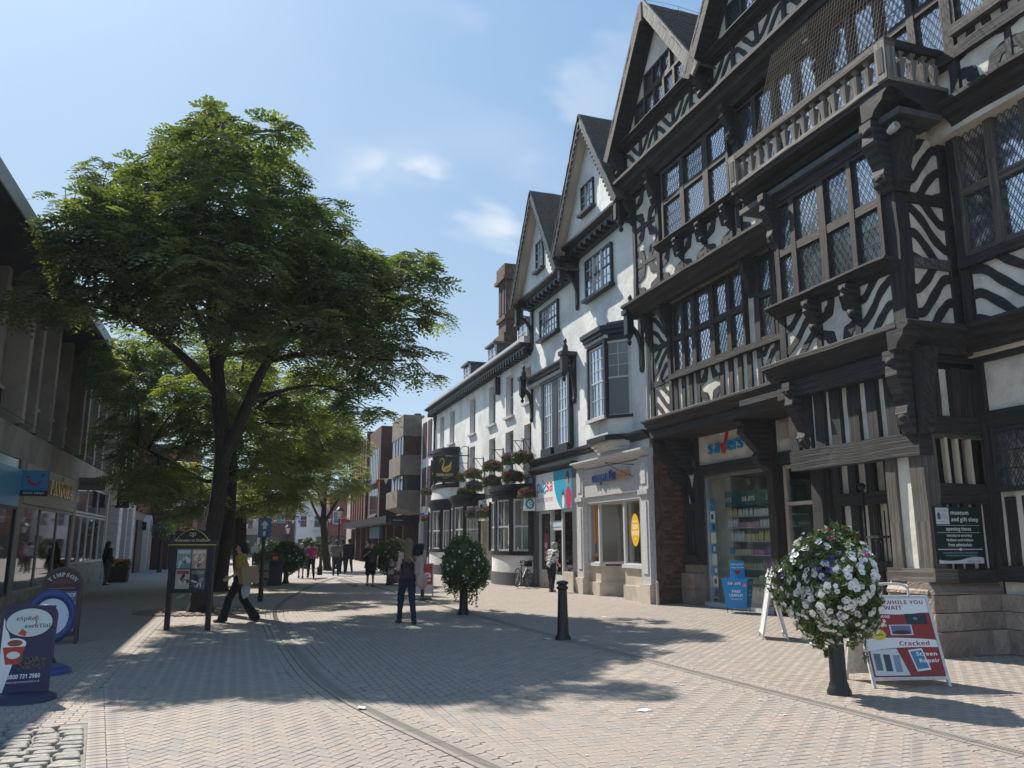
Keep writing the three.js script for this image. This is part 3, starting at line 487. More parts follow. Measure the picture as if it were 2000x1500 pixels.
// balcony
hx('balcony_floor', [moulding(-0.46, 4.0, 8.56, 9.0, -0.36, 0.8)], MT.timber);
hx('balcony_floor', side(moulding(-0.36, 0.95, 8.56, 9.0, -0.46, 0.2)), MT.timber);
hx('drip_edge', [bx(-0.45, 3.98, 8.46, 8.57, -0.20, 0.7)], MT.slate);
hx('balcony_rail', [tim(-0.50, 4.02, 9.60, 9.74, -0.42, -0.20)], MT.timberPale);
hx('balcony_rail', [tim(-0.50, -0.30, 9.60, 9.735, -0.20, 0.85)], MT.timber);
hx('balcony_kerb', [tim(-0.48, 4.0, 9.0, 9.07, -0.40, -0.20), tim(-0.48, -0.30, 9.0, 9.065, -0.2, 0.85)], MT.timberGrey);
{
  const prof = [[0.075, 0], [0.075, 0.05], [0.045, 0.07], [0.05, 0.10], [0.085, 0.34], [0.092, 0.36], [0.092, 0.40], [0.04, 0.42], [0.036, 0.45], [0.07, 0.49], [0.07, 0.53]];
  const g = new THREE.LatheGeometry(prof.map(p => new THREE.Vector2(...p)), 4); g.rotateY(Math.PI / 4); const G = toCreasedNormals(fin(g), 0.5); boxUV(G, 1);
  const put = (x, s) => { const o = new THREE.Mesh(G, MT.timberGrey); o.name = 'baluster'; o.castShadow = o.receiveShadow = true; const b = baseOf.get(TH); o.position.set(x - b.x, 9.07 - b.y, -s - b.z); TH.add(o); };
  for (let i = 0; i < 14; i++) put(-0.30, lerp(3.58, 0.02, i / 13));
  for (const x of [-0.02, 0.22, 0.46, 0.68]) put(x, -0.39);
  for (const s of [3.84, -0.38]) { const p = hx('newel', tim(s - 0.11, s + 0.11, 9.02, 9.70, -0.42, -0.20, 0.004), MT.timberGrey); part(p, 'sunk_panel', bx(s - 0.06, s + 0.06, 9.14, 9.58, -0.428, -0.41), MT.timber); }
  const nv = []; for (let i = 0; i <= 44; i++) { const s = lerp(3.2, -0.4, i / 44), w = 0.06 * Math.sin(i * 0.5) + 0.03 * Math.sin(i * 1.7); nv.push(tube([[0.30, 11.9, s + 0.15 * (i / 44)], [0.02 + w * 0.5, 10.9, s + w], [-0.26, 9.76, s + w * 0.5]], 0.003, 3, 6)); }
  for (let j = 1; j < 18; j++) { const f = j / 18, pts = []; for (let i = 0; i <= 8; i++) pts.push([lerp(0.30, -0.26, f) + 0.02 * Math.sin(i * 2.2), lerp(11.9, 9.76, f), lerp(3.2, -0.4, i / 8)]); nv.push(tube(pts, 0.0026, 3, 12)); }
  hx('bird_net', nv, mat([0.24, 0.20, 0.15], 0.9));
}
{ const cam = hx('floodlight', [lathe([[0.05, -0.1], [0.075, 0], [0.07, 0.09], [0.055, 0.09], [0.05, 0]], 0, 0, 0, 14)].map(g => { g.rotateX(Math.PI / 2 - 0.25); g.translate(-0.16, 8.28, 0.26); return g; }), MT.lilac); }
// ---- right wing beyond the bay (x = 1.1)
hx('beam', [moulding(-6, 0.0, 4.66, 5.06, 0.82, 1.25)], MT.timber);
hx('post', tim(-0.30, -0.14, 5.04, 8.5, 1.06, 1.25), MT.timber);
wavePanel(TH, -1.36, -0.32, 5.08, 6.02, 1.11, true, { gap: 0.42, th: 0.150 }); wavePanel(TH, -2.6, -1.5, 5.08, 6.02, 1.11, false);
hx('rail', tim(-6, -0.14, 6.02, 6.18, 1.0, 1.25), MT.timber);
casement(TH, 1.08, [[-0.86, -0.36], [-1.50, -1.02], [-2.1, -1.62]], [[6.28, 7.22], [7.36, 8.36]], { m: MT.timberPale });
// ================= ground floor of the timber house: shop, porch =================
const font = await new FontLoader().loadAsync('fonts/droid/droid_sans_bold.typeface.json');
const fontSerif = await new FontLoader().loadAsync('fonts/droid/droid_serif_bold.typeface.json');
// raised lettering on a wall facing -x (the street, right side) or +x (left side)
function letters(str, size, depth, sLeft, y, x, face = -1, f = font, width) {
  const g = new TextGeometry(str, { font: f, size, depth, curveSegments: 5, bevelEnabled: false }); g.computeBoundingBox(); const w = g.boundingBox.max.x - g.boundingBox.min.x; if (width) g.scale(width / w, 1, 1);
  if (face < 0) { g.rotateY(-Math.PI / 2); g.translate(x, y, -sLeft); } else { g.rotateY(Math.PI / 2); g.translate(x, y, -sLeft); }
  return fin(g);
}
function facePlate(s0, s1, y0, y1, x, face = -1) {   // printed face, reading left to right for someone in the street
  const l = face < 0 ? s1 : s0, r = face < 0 ? s0 : s1; return quad([x, y0, l], [x, y0, r], [x, y1, r], [x, y1, l]);
}
const sRow = (x, w, h) => { x.textAlign = 'center'; x.textBaseline = 'middle'; };
// pier beside the shop window
for (const [a, b, y0, y1] of [[9.84, 10.2, 0, 0.42], [10.2, 10.54, 0, 0.42], [9.84, 10.54, 0.42, 0.84], [9.86, 10.52, 0.84, 1.06]]) hx('stone_block', jit(bx(a + 0.004, b - 0.004, y0 + 0.004, y1 - 0.004, y1 > 0.9 ? 1.98 : 1.86, 2.5), 0.008), MT.stoneB);
hx('rail', tim(9.84, 10.54, 1.06, 1.32, 1.92, 2.4), MT.timber);
hx('panel', bx(9.9, 10.5, 1.32, 4.55, 2.16, 2.3), MT.cream);
for (const s of [9.88, 10.04, 10.22, 10.38, 10.52]) hx('stud', tim(s - 0.045, s + 0.045, 1.32, 2.52, 2.08, 2.2), MT.timber);
hx('rail', tim(9.84, 10.54, 2.52, 2.72, 2.06, 2.25), MT.timber); hx('rail', tim(9.84, 10.54, 3.52, 3.70, 2.06, 2.25), MT.timber);
for (const [a, b, y0, y1] of [[9.9, 10.2, 3.48, 2.74], [10.5, 10.2, 3.48, 2.74], [10.0, 10.22, 3.48, 2.8], [10.42, 10.18, 3.48, 2.8], [9.92, 10.2, 3.72, 4.5], [10.48, 10.2, 3.72, 4.5]]) hx('brace', bar([2.12, y0, a], [2.12, y1, b], 0.07, 0.07, [1, 0, 0]), MT.timber);
hx('post', tim(9.80, 9.92, 1.3, 4.6, 2.02, 2.3), MT.timber); hx('post', tim(10.46, 10.56, 1.3, 4.6, 2.02, 2.3), MT.timber);
console_(TH, 10.2, 0.2, 4.56, 0.9, 2.08, 0.75); console_(TH, 10.52, 0.16, 4.56, 1.3, 2.05, 0.95);
// fascia and beams
hx('beam', tim(3.3, 9.82, 3.46, 3.74, 2.06, 2.4), MT.timber);
hx('fascia_board', bx(6.62, 9.80, 3.74, 4.56, 2.14, 2.3), MT.cream);
hx('fascia_board', bx(4.9, 6.34, 3.74, 4.56, 2.14, 2.3), MT.cream);
hx('post', tim(6.34, 6.60, 0, 4.56, 1.98, 2.35), MT.timberBrown);
console_(TH, 6.47, 0.22, 4.58, 1.25, 2.0, 0.85);
hx('post', tim(4.74, 4.94, 0, 4.56, 1.98, 2.35), MT.timberBrown);
part(TH, 'alarm_box', jit(bx(5.86, 6.16, 4.02, 4.42, 2.04, 2.14), 0.003), MT.beige);
hx('window_frame', [bx(9.70, 9.80, 0.1, 3.46, 2.24, 2.36), bx(6.62, 6.70, 0.1, 3.46, 2.24, 2.36), bx(6.7, 9.7, 3.38, 3.46, 2.24, 2.36)], MT.steel);
hx('threshold', bx(4.95, 9.84, 0.0, 0.10, 2.14, 2.6), MT.whitePaint);
hx('shop_window', bx(6.7, 9.7, 0.10, 3.38, 2.295, 2.305), MT.pane);
{ const d = hx('shop_door', [bx(4.98, 5.08, 0.1, 3.44, 2.24, 2.34), bx(6.22, 6.32, 0.1, 3.44, 2.24, 2.34), bx(5.08, 6.22, 2.50, 2.58, 2.22, 2.34), bx(5.08, 6.22, 3.36, 3.44, 2.24, 2.34), bx(5.08, 6.22, 0.1, 0.28, 2.24, 2.34)], MT.beige);
  part(d, 'glass', [bx(5.08, 6.22, 0.28, 2.50, 2.28, 2.29)], MT.pane); part(d, 'fanlight', bx(5.08, 6.22, 2.58, 3.36, 2.28, 2.29), MT.pane); part(d, 'handle', bar([2.2, 0.9, 5.2], [2.2, 1.5, 5.2], 0.03), MT.steel); }
// shop interior
hx('shop_room', [bx(4.9, 10.4, -0.006, 0.05, 2.5, 7), bx(4.9, 10.4, 3.46, 3.6, 2.5, 7), bx(4.9, 10.4, 0, 3.5, 6.0, 6.2), bx(10.3, 10.4, 0, 3.5, 2.5, 6), bx(4.8, 4.9, 0, 3.5, 2.5, 6)], MT.room);
for (const s of [9.2, 7.6, 6.2]) hx('post', tim(s - 0.1, s + 0.1, 0.05, 3.46, 5.7, 6.0), MT.timber);
{
  const sh = thing('display_shelf', 'tall shelf unit behind the large window of the discount shop', 'shelf', [3.3, 0.05, 8.6]);
  part(sh, 'back_panel', bx(6.9, 10.25, 0.05, 2.6, 3.36, 3.42), mat([0.30, 0.34, 0.34], 0.7));
  const ys = [0.14, 0.62, 0.98, 1.34, 1.70, 2.06, 2.36];
  for (const y of ys) part(sh, 'shelf_board', bx(6.92, 10.22, y - 0.025, y, 2.98, 3.36), MT.whitePaint);
  const teal = canvasMat(1024, 128, (x, w, h) => { x.fillStyle = '#1c6470'; x.fillRect(0, 0, w, h); x.font = 'bold 66px sans-serif'; sRow(x); for (const [p, c] of [[0.1, '#b9c6b6'], [0.42, '#dfe6dc'], [0.74, '#dfe6dc']]) { x.fillStyle = c; x.fillText('sa', w * p - 38, h * 0.52); x.fillText('ers', w * p + 55, h * 0.52); x.strokeStyle = '#8d3340'; x.lineWidth = 10; x.beginPath(); x.moveTo(w * p - 6, 62); x.lineTo(w * p + 4, 84); x.lineTo(w * p + 20, 40); x.stroke(); } });
  part(sh, 'header_sign', facePlate(6.9, 10.22, 2.62, 3.04, 2.94), teal); part(sh, 'header_box', bx(6.9, 10.22, 2.62, 3.04, 2.945, 3.36), mat([0.02, 0.12, 0.15], 0.6));
  const R = rng(31), bot = (r, h, k) => { const g = new THREE.LatheGeometry([[0, 0], [r, 0], [r, h * 0.68], [r * 0.5, h * 0.8], [r * 0.42, h * 0.82], [r * 0.42, h], [0, h]].map(p => new THREE.Vector2(...p)), 8); return g; };
  const shapes = [bot(0.032, 0.22), bot(0.045, 0.26), bot(0.028, 0.16), new THREE.BoxGeometry(0.08, 0.18, 0.07).translate(0, 0.09, 0), new THREE.BoxGeometry(0.1, 0.13, 0.12).translate(0, 0.065, 0)];
  const cols = [['white', [0.75, 0.76, 0.76]], ['yellow', [0.62, 0.55, 0.24]], ['blue', [0.12, 0.32, 0.62]], ['turquoise', [0.14, 0.48, 0.50]], ['purple', [0.36, 0.14, 0.42]], ['brown', [0.22, 0.12, 0.07]], ['cream', [0.66, 0.60, 0.45]], ['pink', [0.62, 0.30, 0.42]]].map(c => [c[0], mat(c[1], 0.4)]);
  const ord = ['lowest', 'second', 'third', 'fourth', 'fifth', 'sixth', 'top'];
  ys.forEach((y, j) => { let s = 10.12, run = 0, sh2 = 0, c = cols[0]; while (s > 7.05) { if (run-- <= 0) { run = 3 + Math.floor(R() * 5); sh2 = j === 0 ? 1 : Math.floor(R() * 5); c = cols[[0, 0, 0, 1, 2, 3, 4, 5, 6, 6, 7][Math.floor(R() * 11)]]; if (R() < 0.15) { s -= 0.12; continue; } }
    const o = new THREE.Mesh(shapes[sh2], c[1]), bottle = sh2 < 3; o.name = numbered(bottle ? 'product_bottle' : 'product_box'); o.position.set(3.04 + R() * 0.03, y + 0.001, -s); const k = (j === 0 ? 1.35 : 1); o.scale.set(k, Math.min(k, j === ys.length - 1 ? 0.9 : 1.3), k); o.castShadow = o.receiveShadow = true;
    o.userData = { label: `${c[0]} ${bottle ? 'bottle' : 'carton'} on the ${ord[j]} shelf behind the discount shop window`, category: bottle ? 'bottle' : 'carton', group: `${c[0]} ${bottle ? 'bottles' : 'cartons'} on the ${ord[j]} shop shelf` }; scene.add(o); s -= (sh2 === 1 ? 0.125 : sh2 === 4 ? 0.145 : 0.10) * (j === 0 ? 1.25 : 1); } });
  const post = (h, seed) => canvasMat(64, 512, (x, w, hh) => { x.fillStyle = '#e9eef0'; x.fillRect(0, 0, w, hh); const r = rng(seed); for (let i = 0; i < 9; i++) { const y = i * 57; x.fillStyle = ['#1b8fd0', '#e8f2f6', '#25a0dc', '#f4f4f0'][i % 4]; x.fillRect(0, y, w, 50); x.fillStyle = ['#123c66', '#c33', '#eee', '#2a6'][Math.floor(r() * 4)]; x.fillRect(8 + r() * 16, y + 12, 20 + r() * 16, 26); x.fillStyle = '#e6d244'; x.fillRect(0, y + 50, w, 5); } });
  solo('window_poster', facePlate(9.44, 9.68, 0.2, 2.75, 2.33), post(1, 4), 'narrow blue and white poster strip at the far edge of the discount shop window', 'poster');
  solo('window_poster', facePlate(6.72, 7.0, 0.5, 3.0, 2.33), post(1, 9), 'narrow blue and white poster strip at the near edge of the discount shop window', 'poster');
}
{ // raised shop lettering
  const t = thing('shop_sign', 'raised blue shop lettering with red tick on the cream fascia', 'sign', [2.14, 3.9, 8.4]);
  const bl = mat([0.03, 0.30, 0.62], 0.45), d = 0.06;
  let s = 9.28; for (const c of 'sa') { part(t, 'letter', letters(c, 0.34, d, s, 4.0, 2.14), bl); s -= 0.30; }
  const v = [[0, 0.16], [0.07, 0.22], [0.13, 0.12], [0.30, 0.52], [0.36, 0.50], [0.17, -0.06], [0.09, -0.06]].map(p => [s - 0.01 - p[0], 4.02 + p[1]]); part(t, 'letter', exSY(v, 2.08, 2.14), mat([0.62, 0.05, 0.03], 0.5)); s -= 0.27;
  for (const c of 'ers') { part(t, 'letter', letters(c, 0.34, d, s, 4.02, 2.14), bl); s -= c === 'r' ? 0.22 : 0.29; }
}
// ---- open porch under the bay
const pw = (n, ...a) => part(TH, n, ...a);
hx('porch_wall', [bx(0.2, 4.8, 0, 4.7, 2.2, 2.4)], MT.cream);
for (const s of [0.5, 0.95, 1.4, 2.4, 2.9, 3.4, 3.9, 4.4]) hx('stud', tim(s - 0.11, s + 0.11, 0, 4.6, 2.1, 2.22), MT.timber);
hx('rail', tim(0.1, 4.8, 2.4, 2.65, 2.08, 2.2), MT.timber); hx('rail', tim(0.1, 4.8, 1.1, 1.3, 2.08, 2.2), MT.timber);
hx('porch_door', [tim(1.5, 2.3, 0.05, 2.4, 2.12, 2.2), ...[1.6, 1.8, 2.0, 2.2].map(s => bx(s - 0.06, s + 0.06, 0.1, 2.35, 2.07, 2.12))], MT.timber);
hx('porch_ceiling', bx(0.05, 4.8, 4.5, 4.62, 0.1, 2.2), MT.timber);
hx('cross_beam', tim(0.0, 3.1, 2.98, 3.34, 0.0, 0.26), MT.timber);
hx('cross_beam', tim(0.0, 3.2, 4.34, 4.64, -0.12, 0.3), MT.timber);
hx('frieze', bx(0.1, 3.05, 3.3, 4.4, 0.14, 0.2), MT.cream);
for (const s of [0.1, 0.55, 0.98, 1.42, 1.86, 2.28, 2.66, 3.0]) hx('stud', tim(s - 0.12, s + 0.12, 3.32, 4.36, 0.05, 0.2), MT.timber);
for (const [s0, s1] of [[2.62, 2.90]]) { hx('post', tim(s0, s1, 0, 4.4, 0.26, 0.52), MT.timber); console_(TH, 2.78, 0.22, 4.6, 1.35, 0.26, 0.50); }
console_(TH, 0.14, 0.24, 4.62, 1.30, 0.0, 0.30); console_(TH, 0.14, 0.24, 4.62, 1.30, 0.0, 0.26, MT.timber, side);
// near pier: stone plinth of separate blocks, posts and plaster above
{
  const R = rng(8), blk = (s0, s1, y0, y1, x0, x1, m) => hx('stone_block', jit(bx(s0 + 0.005, s1 - 0.005, y0 + 0.005, y1 - 0.005, x0, x1), 0.007), m || [MT.stone, MT.stoneB, MT.stoneC][Math.floor(R() * 3)]);
  for (const [y0, y1, o] of [[0, 0.36, -0.10], [0.36, 0.62, -0.04], [0.62, 0.88, 0.0]]) {
    blk(o, 0.44 + R() * 0.1, y0, y1, o, 0.44); blk(0.50, 0.92, y0, y1, o, 0.5);
    let x = 0.44; while (x < 1.30) { const w = 0.36 + R() * 0.22, e = Math.min(1.42, x + w); blk(o, 0.42, y0, y1, x, e); x = e; }
    let q = o; while (q > -4) { const w = 0.5 + R() * 0.3; blk(q - w, q, y0, y1, 1.30 + o * 0.3, 1.7); q -= w; }
  }
  const cap = (s0, s1, x0, x1) => hx('stone_block', jit(boxUV(fin(new THREE.ExtrudeGeometry(shp([[x0 - 0.02, 0.885], [x0 - 0.02, 0.93], [x0 + 0.09, 1.06], [x1, 1.06], [x1, 0.885]]), { depth: s1 - s0, bevelEnabled: false }).translate(0, 0, -s1))), 0.006), MT.stoneC);
  cap(0.1, 0.92, 0.0, 0.5); hx('stone_block', side(jit(boxUV(fin(new THREE.ExtrudeGeometry(shp([[-0.02, 0.885], [-0.02, 0.93], [0.09, 1.06], [0.5, 1.06], [0.5, 0.885]]), { depth: 1.36, bevelEnabled: false }).translate(0, 0, -1.36))), 0.006)), MT.stoneB);
  hx('sill', [tim(-0.02, 0.92, 1.06, 1.26, 0.04, 0.5)], MT.timberPale); hx('sill', [tim(-0.02, 0.4, 1.06, 1.255, 0.5, 1.4)], MT.timber);
  hx('post', tim(0.02, 0.30, 1.26, 4.4, 0.06, 0.34), MT.timberPale); hx('post', tim(0.62, 0.82, 1.26, 3.0, 0.08, 0.34), MT.timberPale);
  hx('panel', bx(0.30, 0.62, 1.26, 3.0, 0.14, 0.3), MT.cream);
  // near side of the porch, facing the viewer
  hx('panel', bx(0.10, 0.3, 1.26, 2.24, 0.34, 1.4), MT.cream);
  for (const x of [0.40, 0.62, 0.83, 1.08, 1.30]) hx('stud', tim(0.03, 0.14, 1.26, 2.24, x - 0.055, x + 0.055), MT.timber);
  hx('rail', tim(0.02, 0.3, 2.24, 2.56, 0.3, 1.42), MT.timber); hx('rail', tim(0.0, 0.3, 3.34, 3.62, 0.3, 1.42), MT.timber);
  hx('rail', tim(0.04, 0.1, 3.26, 3.34, 0.3, 1.4), MT.timberPale);
  for (const x of [0.58, 0.80, 1.06]) hx('window_bar', tim(0.04, 0.12, 2.56, 3.28, x - 0.03, x + 0.03), mat([0.55, 0.47, 0.33], 0.85));
  hx('porch_screen', bx(0.5, 0.56, 2.5, 3.4, 0.3, 1.4), MT.timber);
  hx('panel', bx(0.12, 0.3, 3.62, 4.4, 0.3, 1.4), MT.cream); for (const x of [0.45, 0.9, 1.12, 1.34]) hx('stud', tim(0.02, 0.14, 3.6, 4.4, x - 0.10, x + 0.10), MT.timber);
  // wing at ground level
  hx('panel', bx(-0.86, -0.08, 3.72, 4.56, 1.375, 1.42), MT.cream); hx('wing_frame', [tim(-4, 0.0, 4.5, 4.72, 1.30, 1.42), tim(-4, 0.0, 3.44, 3.70, 1.30, 1.42), tim(-4, 0, 1.06, 1.3, 1.28, 1.42), tim(-0.12, 0.02, 1.2, 4.6, 1.30, 1.42), tim(-1.1, -0.88, 1.2, 4.6, 1.30, 1.42)], MT.timber);
  casement(TH, 1.33, [[-0.78, -0.2]], [[2.5, 3.36]], { m: MT.timber }); for (const s of [-0.3, -0.6, -1.3, -1.7]) hx('stud', tim(s - 0.07, s + 0.07, 1.3, 2.35, 1.32, 1.42), MT.timber);
}
{ // iron gate in the porch opening
  const g = thing('iron_gate', 'small black iron gate with upright bars inside the timber porch', 'gate', [0.9, 0, 1.75]);
  part(g, 'frame', [bar([0.9, 0.05, 1.2], [0.9, 2.3, 1.2], 0.04), bar([0.9, 0.05, 2.3], [0.9, 2.6, 2.3], 0.04), bar([0.9, 1.75, 1.2], [0.9, 1.75, 2.3], 0.04), bar([0.9, 0.1, 1.2], [0.9, 0.1, 2.3], 0.04), sph(0.9, 2.66, 2.3, 0.07)], MT.iron);
  for (let i = 1; i < 9; i++) part(g, 'bar', bar([0.9, 0.1, 1.2 + i * 0.122], [0.9, 2.0 + 0.04 * i, 1.2 + i * 0.122], 0.016), MT.iron);
}
// museum board on the near side of the porch
{
  const m = canvasMat(512, 512, (x, w, h) => {
    x.fillStyle = '#12302c'; x.fillRect(0, 0, w, h); x.fillStyle = '#c9cbd0'; x.fillRect(10, 8, 150, 150); x.fillStyle = '#777c86'; x.font = '22px sans-serif'; x.textAlign = 'center'; x.fillText('The Ancient', 84, 40); x.fillText('HIGH', 106, 80); x.fillText('HOUSE', 110, 104); x.font = '15px sans-serif'; x.fillText('Stafford', 84, 140); x.fillStyle = '#555b66'; x.fillRect(28, 70, 36, 44); x.beginPath(); x.moveTo(22, 72); x.lineTo(46, 46); x.lineTo(70, 72); x.fill();
    x.fillStyle = '#e6e8e4'; x.textAlign = 'left'; x.font = 'bold 50px sans-serif'; x.fillText('museum', 180, 70); x.fillText('and gift shop', 180, 132); x.fillRect(10, 166, w - 20, 3); x.fillRect(10, 232, w - 20, 3); x.textAlign = 'center'; x.font = 'bold 42px sans-serif'; x.fillText('opening times', w / 2, 216); x.font = 'bold 30px sans-serif'; x.fillText('tuesday to saturday', w / 2, 270); x.fillText('10.00am until 4.00pm', w / 2, 312); x.font = 'bold 38px sans-serif'; x.fillText('free admission', w / 2, 358);
    x.fillStyle = '#b8433a'; x.fillRect(0, 376, w, 7); x.fillStyle = '#e8e8e8'; x.fillRect(0, 383, w, 4); x.fillStyle = '#3d5b9a'; x.fillRect(0, 387, w, 7); x.fillStyle = '#c9cbd0'; x.beginPath(); x.arc(w / 2, 385, 15, 0, 7); x.fill(); x.fillStyle = '#b9c6bd'; x.font = '19px sans-serif'; x.fillText('incorporating the Museum of the Staffordshire', w / 2, 422); x.fillText('Yeomanry (Queens Own Royal Regiment)', w / 2, 446);
    x.fillStyle = '#c4c8cf'; x.beginPath(); x.moveTo(0, 478); x.quadraticCurveTo(180, 500, 300, 468); x.quadraticCurveTo(430, 440, w, 462); x.lineTo(w, h); x.lineTo(0, h); x.fill(); x.fillStyle = '#5a6470'; x.font = 'bold 20px sans-serif'; x.fillText('Stafford', 360, 500); x.fillText('Trust', 450, 500);
  }, { roughness: 0.35 });
  const t = thing('museum_sign', 'dark green museum and gift shop board on the porch side', 'sign', [0.58, 1.34, -0.03]);
  part(t, 'board', bx(-0.02, 0.025, 1.34, 2.19, 0.14, 1.02), MT.dark); part(t, 'printed_face', quad([0.14, 1.34, -0.024], [1.02, 1.34, -0.024], [1.02, 2.19, -0.024], [0.14, 2.19, -0.024]), m);
}
// tree skeletons (x, y, s, radius) and crown clumps (x, y, s, radius), metres
const crownA = [[-11.01,11.54,9.36,0.41],[-11.13,13.53,13.17,0.49],[-11.59,14.77,15.08,0.38],[-9.83,11.69,9.84,0.46],[-9.37,11.36,8.85,0.24],[-9.19,14.81,15.46,0.33],[-11.11,10.74,9.12,0.62],[-11.43,13.37,14.57,0.79],[-10.26,10.89,9.98,0.7],[-10.47,13.1,14.74,0.87],[-11.9,11.62,11.02,0.42],[-12.4,13.61,15.19,0.5],[-13.94,11.92,14.46,0.75],[-13.44,8.74,8.26,0.49],[-13.17,10.19,12.59,0.93],[-11.9,10.21,10.53,0.84],[-10.72,9.13,8.51,0.87],[-9.41,11.76,12.2,0.68],[-9.2,9.6,9.45,0.68],[-9.19,11.17,13.29,0.82],[-8.39,9.88,10.91,0.73],[-8.03,11.1,12.35,0.39],[-13.4,7.66,7.75,0.37],[-12.85,7.3,7.77,0.64],[-13.9,6.76,8.17,0.45],[-14.33,6.53,8.95,0.33],[-13.78,6.71,9.07,0.51],[-14.54,6.62,9.08,0.22],[-12.33,8.84,11.32,1.0],[-12.8,8.04,9.22,0.67],[-13.42,9.56,13.72,0.83],[-8.86,8.07,8.34,0.71],[-8.4,9.68,12.8,0.88],[-7.81,8.38,8.87,0.62],[-7.19,10.67,15.22,0.83],[-7.08,8.24,9.37,0.57],[-6.42,9.88,14.15,0.71],[-5.8,9.29,11.44,0.55],[-5.47,9.74,12.67,0.58],[-5.26,8.78,11.57,0.45],[-6.07,7.76,10.62,0.65],[-6.96,8.08,11.04,0.81],[-6.64,9.18,14.63,0.95],[-8.1,7.25,9.02,0.78],[-7.95,8.5,13.29,0.96],[-9.17,7.39,8.6,0.76],[-4.53,8.43,13.73,0.33],[-6.37,7.45,12.86,0.72],[-7.81,6.41,9.1,0.74],[-7.15,7.91,15.01,0.97],[-5.8,6.65,11.13,0.54],[-4.95,6.34,12.51,0.32],[-6.34,6.4,12.86,0.67],[-7.43,6.56,14.87,0.88],[-8.82,7.88,15.44,0.99],[-7.4,4.82,9.0,0.49],[-5.97,5.43,14.72,0.38],[-10.07,7.55,9.41,0.8],[-11.17,8.18,13.79,1.06],[-11.36,6.39,8.32,0.64],[-12.4,7.33,10.76,0.68],[-12.99,8.42,14.72,0.81],[-10.01,6.63,10.18,0.78],[-10.07,7.5,13.71,0.92],[-9.91,9.56,11.72,0.84],[-11.06,7.86,8.46,0.71],[-13.08,6.6,8.43,0.47],[-13.1,8.53,8.72,0.55],[-8.69,6.41,8.39,0.65],[-11.79,7.36,8.99,0.67],[-10.33,8.33,8.85,0.66],[-10.75,10.2,14.18,0.85],[-8.45,7.64,9.19,0.67],[-9.27,7.72,12.03,0.77],[-13.33,8.0,7.46,0.41],[-12.45,10.52,10.8,0.55],[-13.02,11.78,13.79,0.63],[-11.37,9.97,8.67,0.55],[-11.74,12.46,14.15,0.71],[-10.98,13.49,15.0,0.73],[-12.5,8.17,8.2,0.82],[-11.6,7.49,7.6,0.82],[-12.79,7.27,8.0,0.73],[-10.77,8.47,7.8,0.86],[-11.97,8.91,8.4,0.77],[-10.08,7.44,7.6,0.82],[-9.25,8.15,8.0,0.77],[-10.85,7.0,7.2,0.73],[-13.05,7.65,7.6,0.6],[-8.29,7.35,8.2,0.69]];
const crownB = [[-14.14,7.98,19.82,0.84],[-13.52,8.68,21.88,1.07],[-13.68,6.86,19.42,0.94],[-14.61,7.54,21.85,0.72],[-12.96,7.34,21.71,1.19],[-13.68,6.15,22.89,1.14],[-13.74,5.18,19.76,0.72],[-12.46,5.62,21.36,1.05],[-13.83,3.99,22.04,0.64],[-12.63,3.4,18.2,0.68],[-12.8,3.71,23.09,0.8],[-13.15,4.45,20.01,0.8],[-12.09,3.77,18.7,0.77],[-12.26,4.14,23.5,0.9],[-11.5,5.26,19.66,0.99],[-11.49,6.36,17.82,1.04],[-11.98,2.76,22.49,0.65],[-11.13,2.96,18.65,0.69],[-12.3,8.22,21.14,1.25],[-10.39,7.6,19.32,1.18],[-10.51,8.31,22.83,1.32],[-9.91,6.87,22.51,1.22],[-9.48,5.23,20.21,1.01],[-10.23,4.63,21.86,0.98],[-9.08,4.12,19.85,0.88],[-8.79,7.34,22.49,1.22],[-8.36,5.88,21.96,1.07],[-10.83,6.08,19.02,1.16],[-11.08,6.68,22.93,1.32],[-7.66,6.88,21.78,1.06],[-7.46,7.56,20.05,1.0]];
const crownC = [[-7.64,7.45,28.28,1.18],[-6.85,6.44,24.13,1.05],[-6.53,7.04,28.36,1.18],[-7.55,5.15,24.18,1.01],[-6.91,5.61,28.52,1.13],[-6.32,5.92,26.89,0.99],[-8.12,4.35,24.87,1.03],[-9.12,3.77,24.31,0.92],[-8.59,3.93,26.81,0.99],[-7.47,3.95,25.02,0.84],[-9.68,3.81,26.97,0.99],[-10.52,3.99,26.59,0.88],[-5.92,6.85,26.83,0.89],[-5.81,6.25,25.65,0.62],[-5.61,6.41,26.91,0.64],[-8.31,3.17,24.36,0.69],[-8.43,3.33,27.99,0.76],[-9.25,3.21,25.6,0.81],[-5.5,5.84,25.87,0.48],[-5.06,5.91,26.42,0.49],[-8.08,5.39,24.66,1.16],[-8.21,5.7,27.61,1.26],[-10.06,3.26,27.0,0.74]];
const crownD = [[-4.68,6.84,43.34,1.18],[-3.45,6.99,42.77,0.99],[-3.33,5.82,40.37,0.74],[-5.8,5.63,40.81,0.95],[-4.34,5.17,40.41,1.08],[-4.27,5.31,42.39,1.12],[-6.05,4.55,40.94,0.82],[-3.53,4.6,40.93,0.75],[-4.07,7.51,43.18,1.0],[-4.99,4.33,42.34,0.77],[-2.95,5.06,40.7,0.54],[-2.71,5.16,42.16,0.56],[-5.42,6.49,39.83,0.94],[-5.13,6.7,42.01,0.98],[-6.49,5.19,41.38,0.69],[-6.83,5.22,41.97,0.7]];
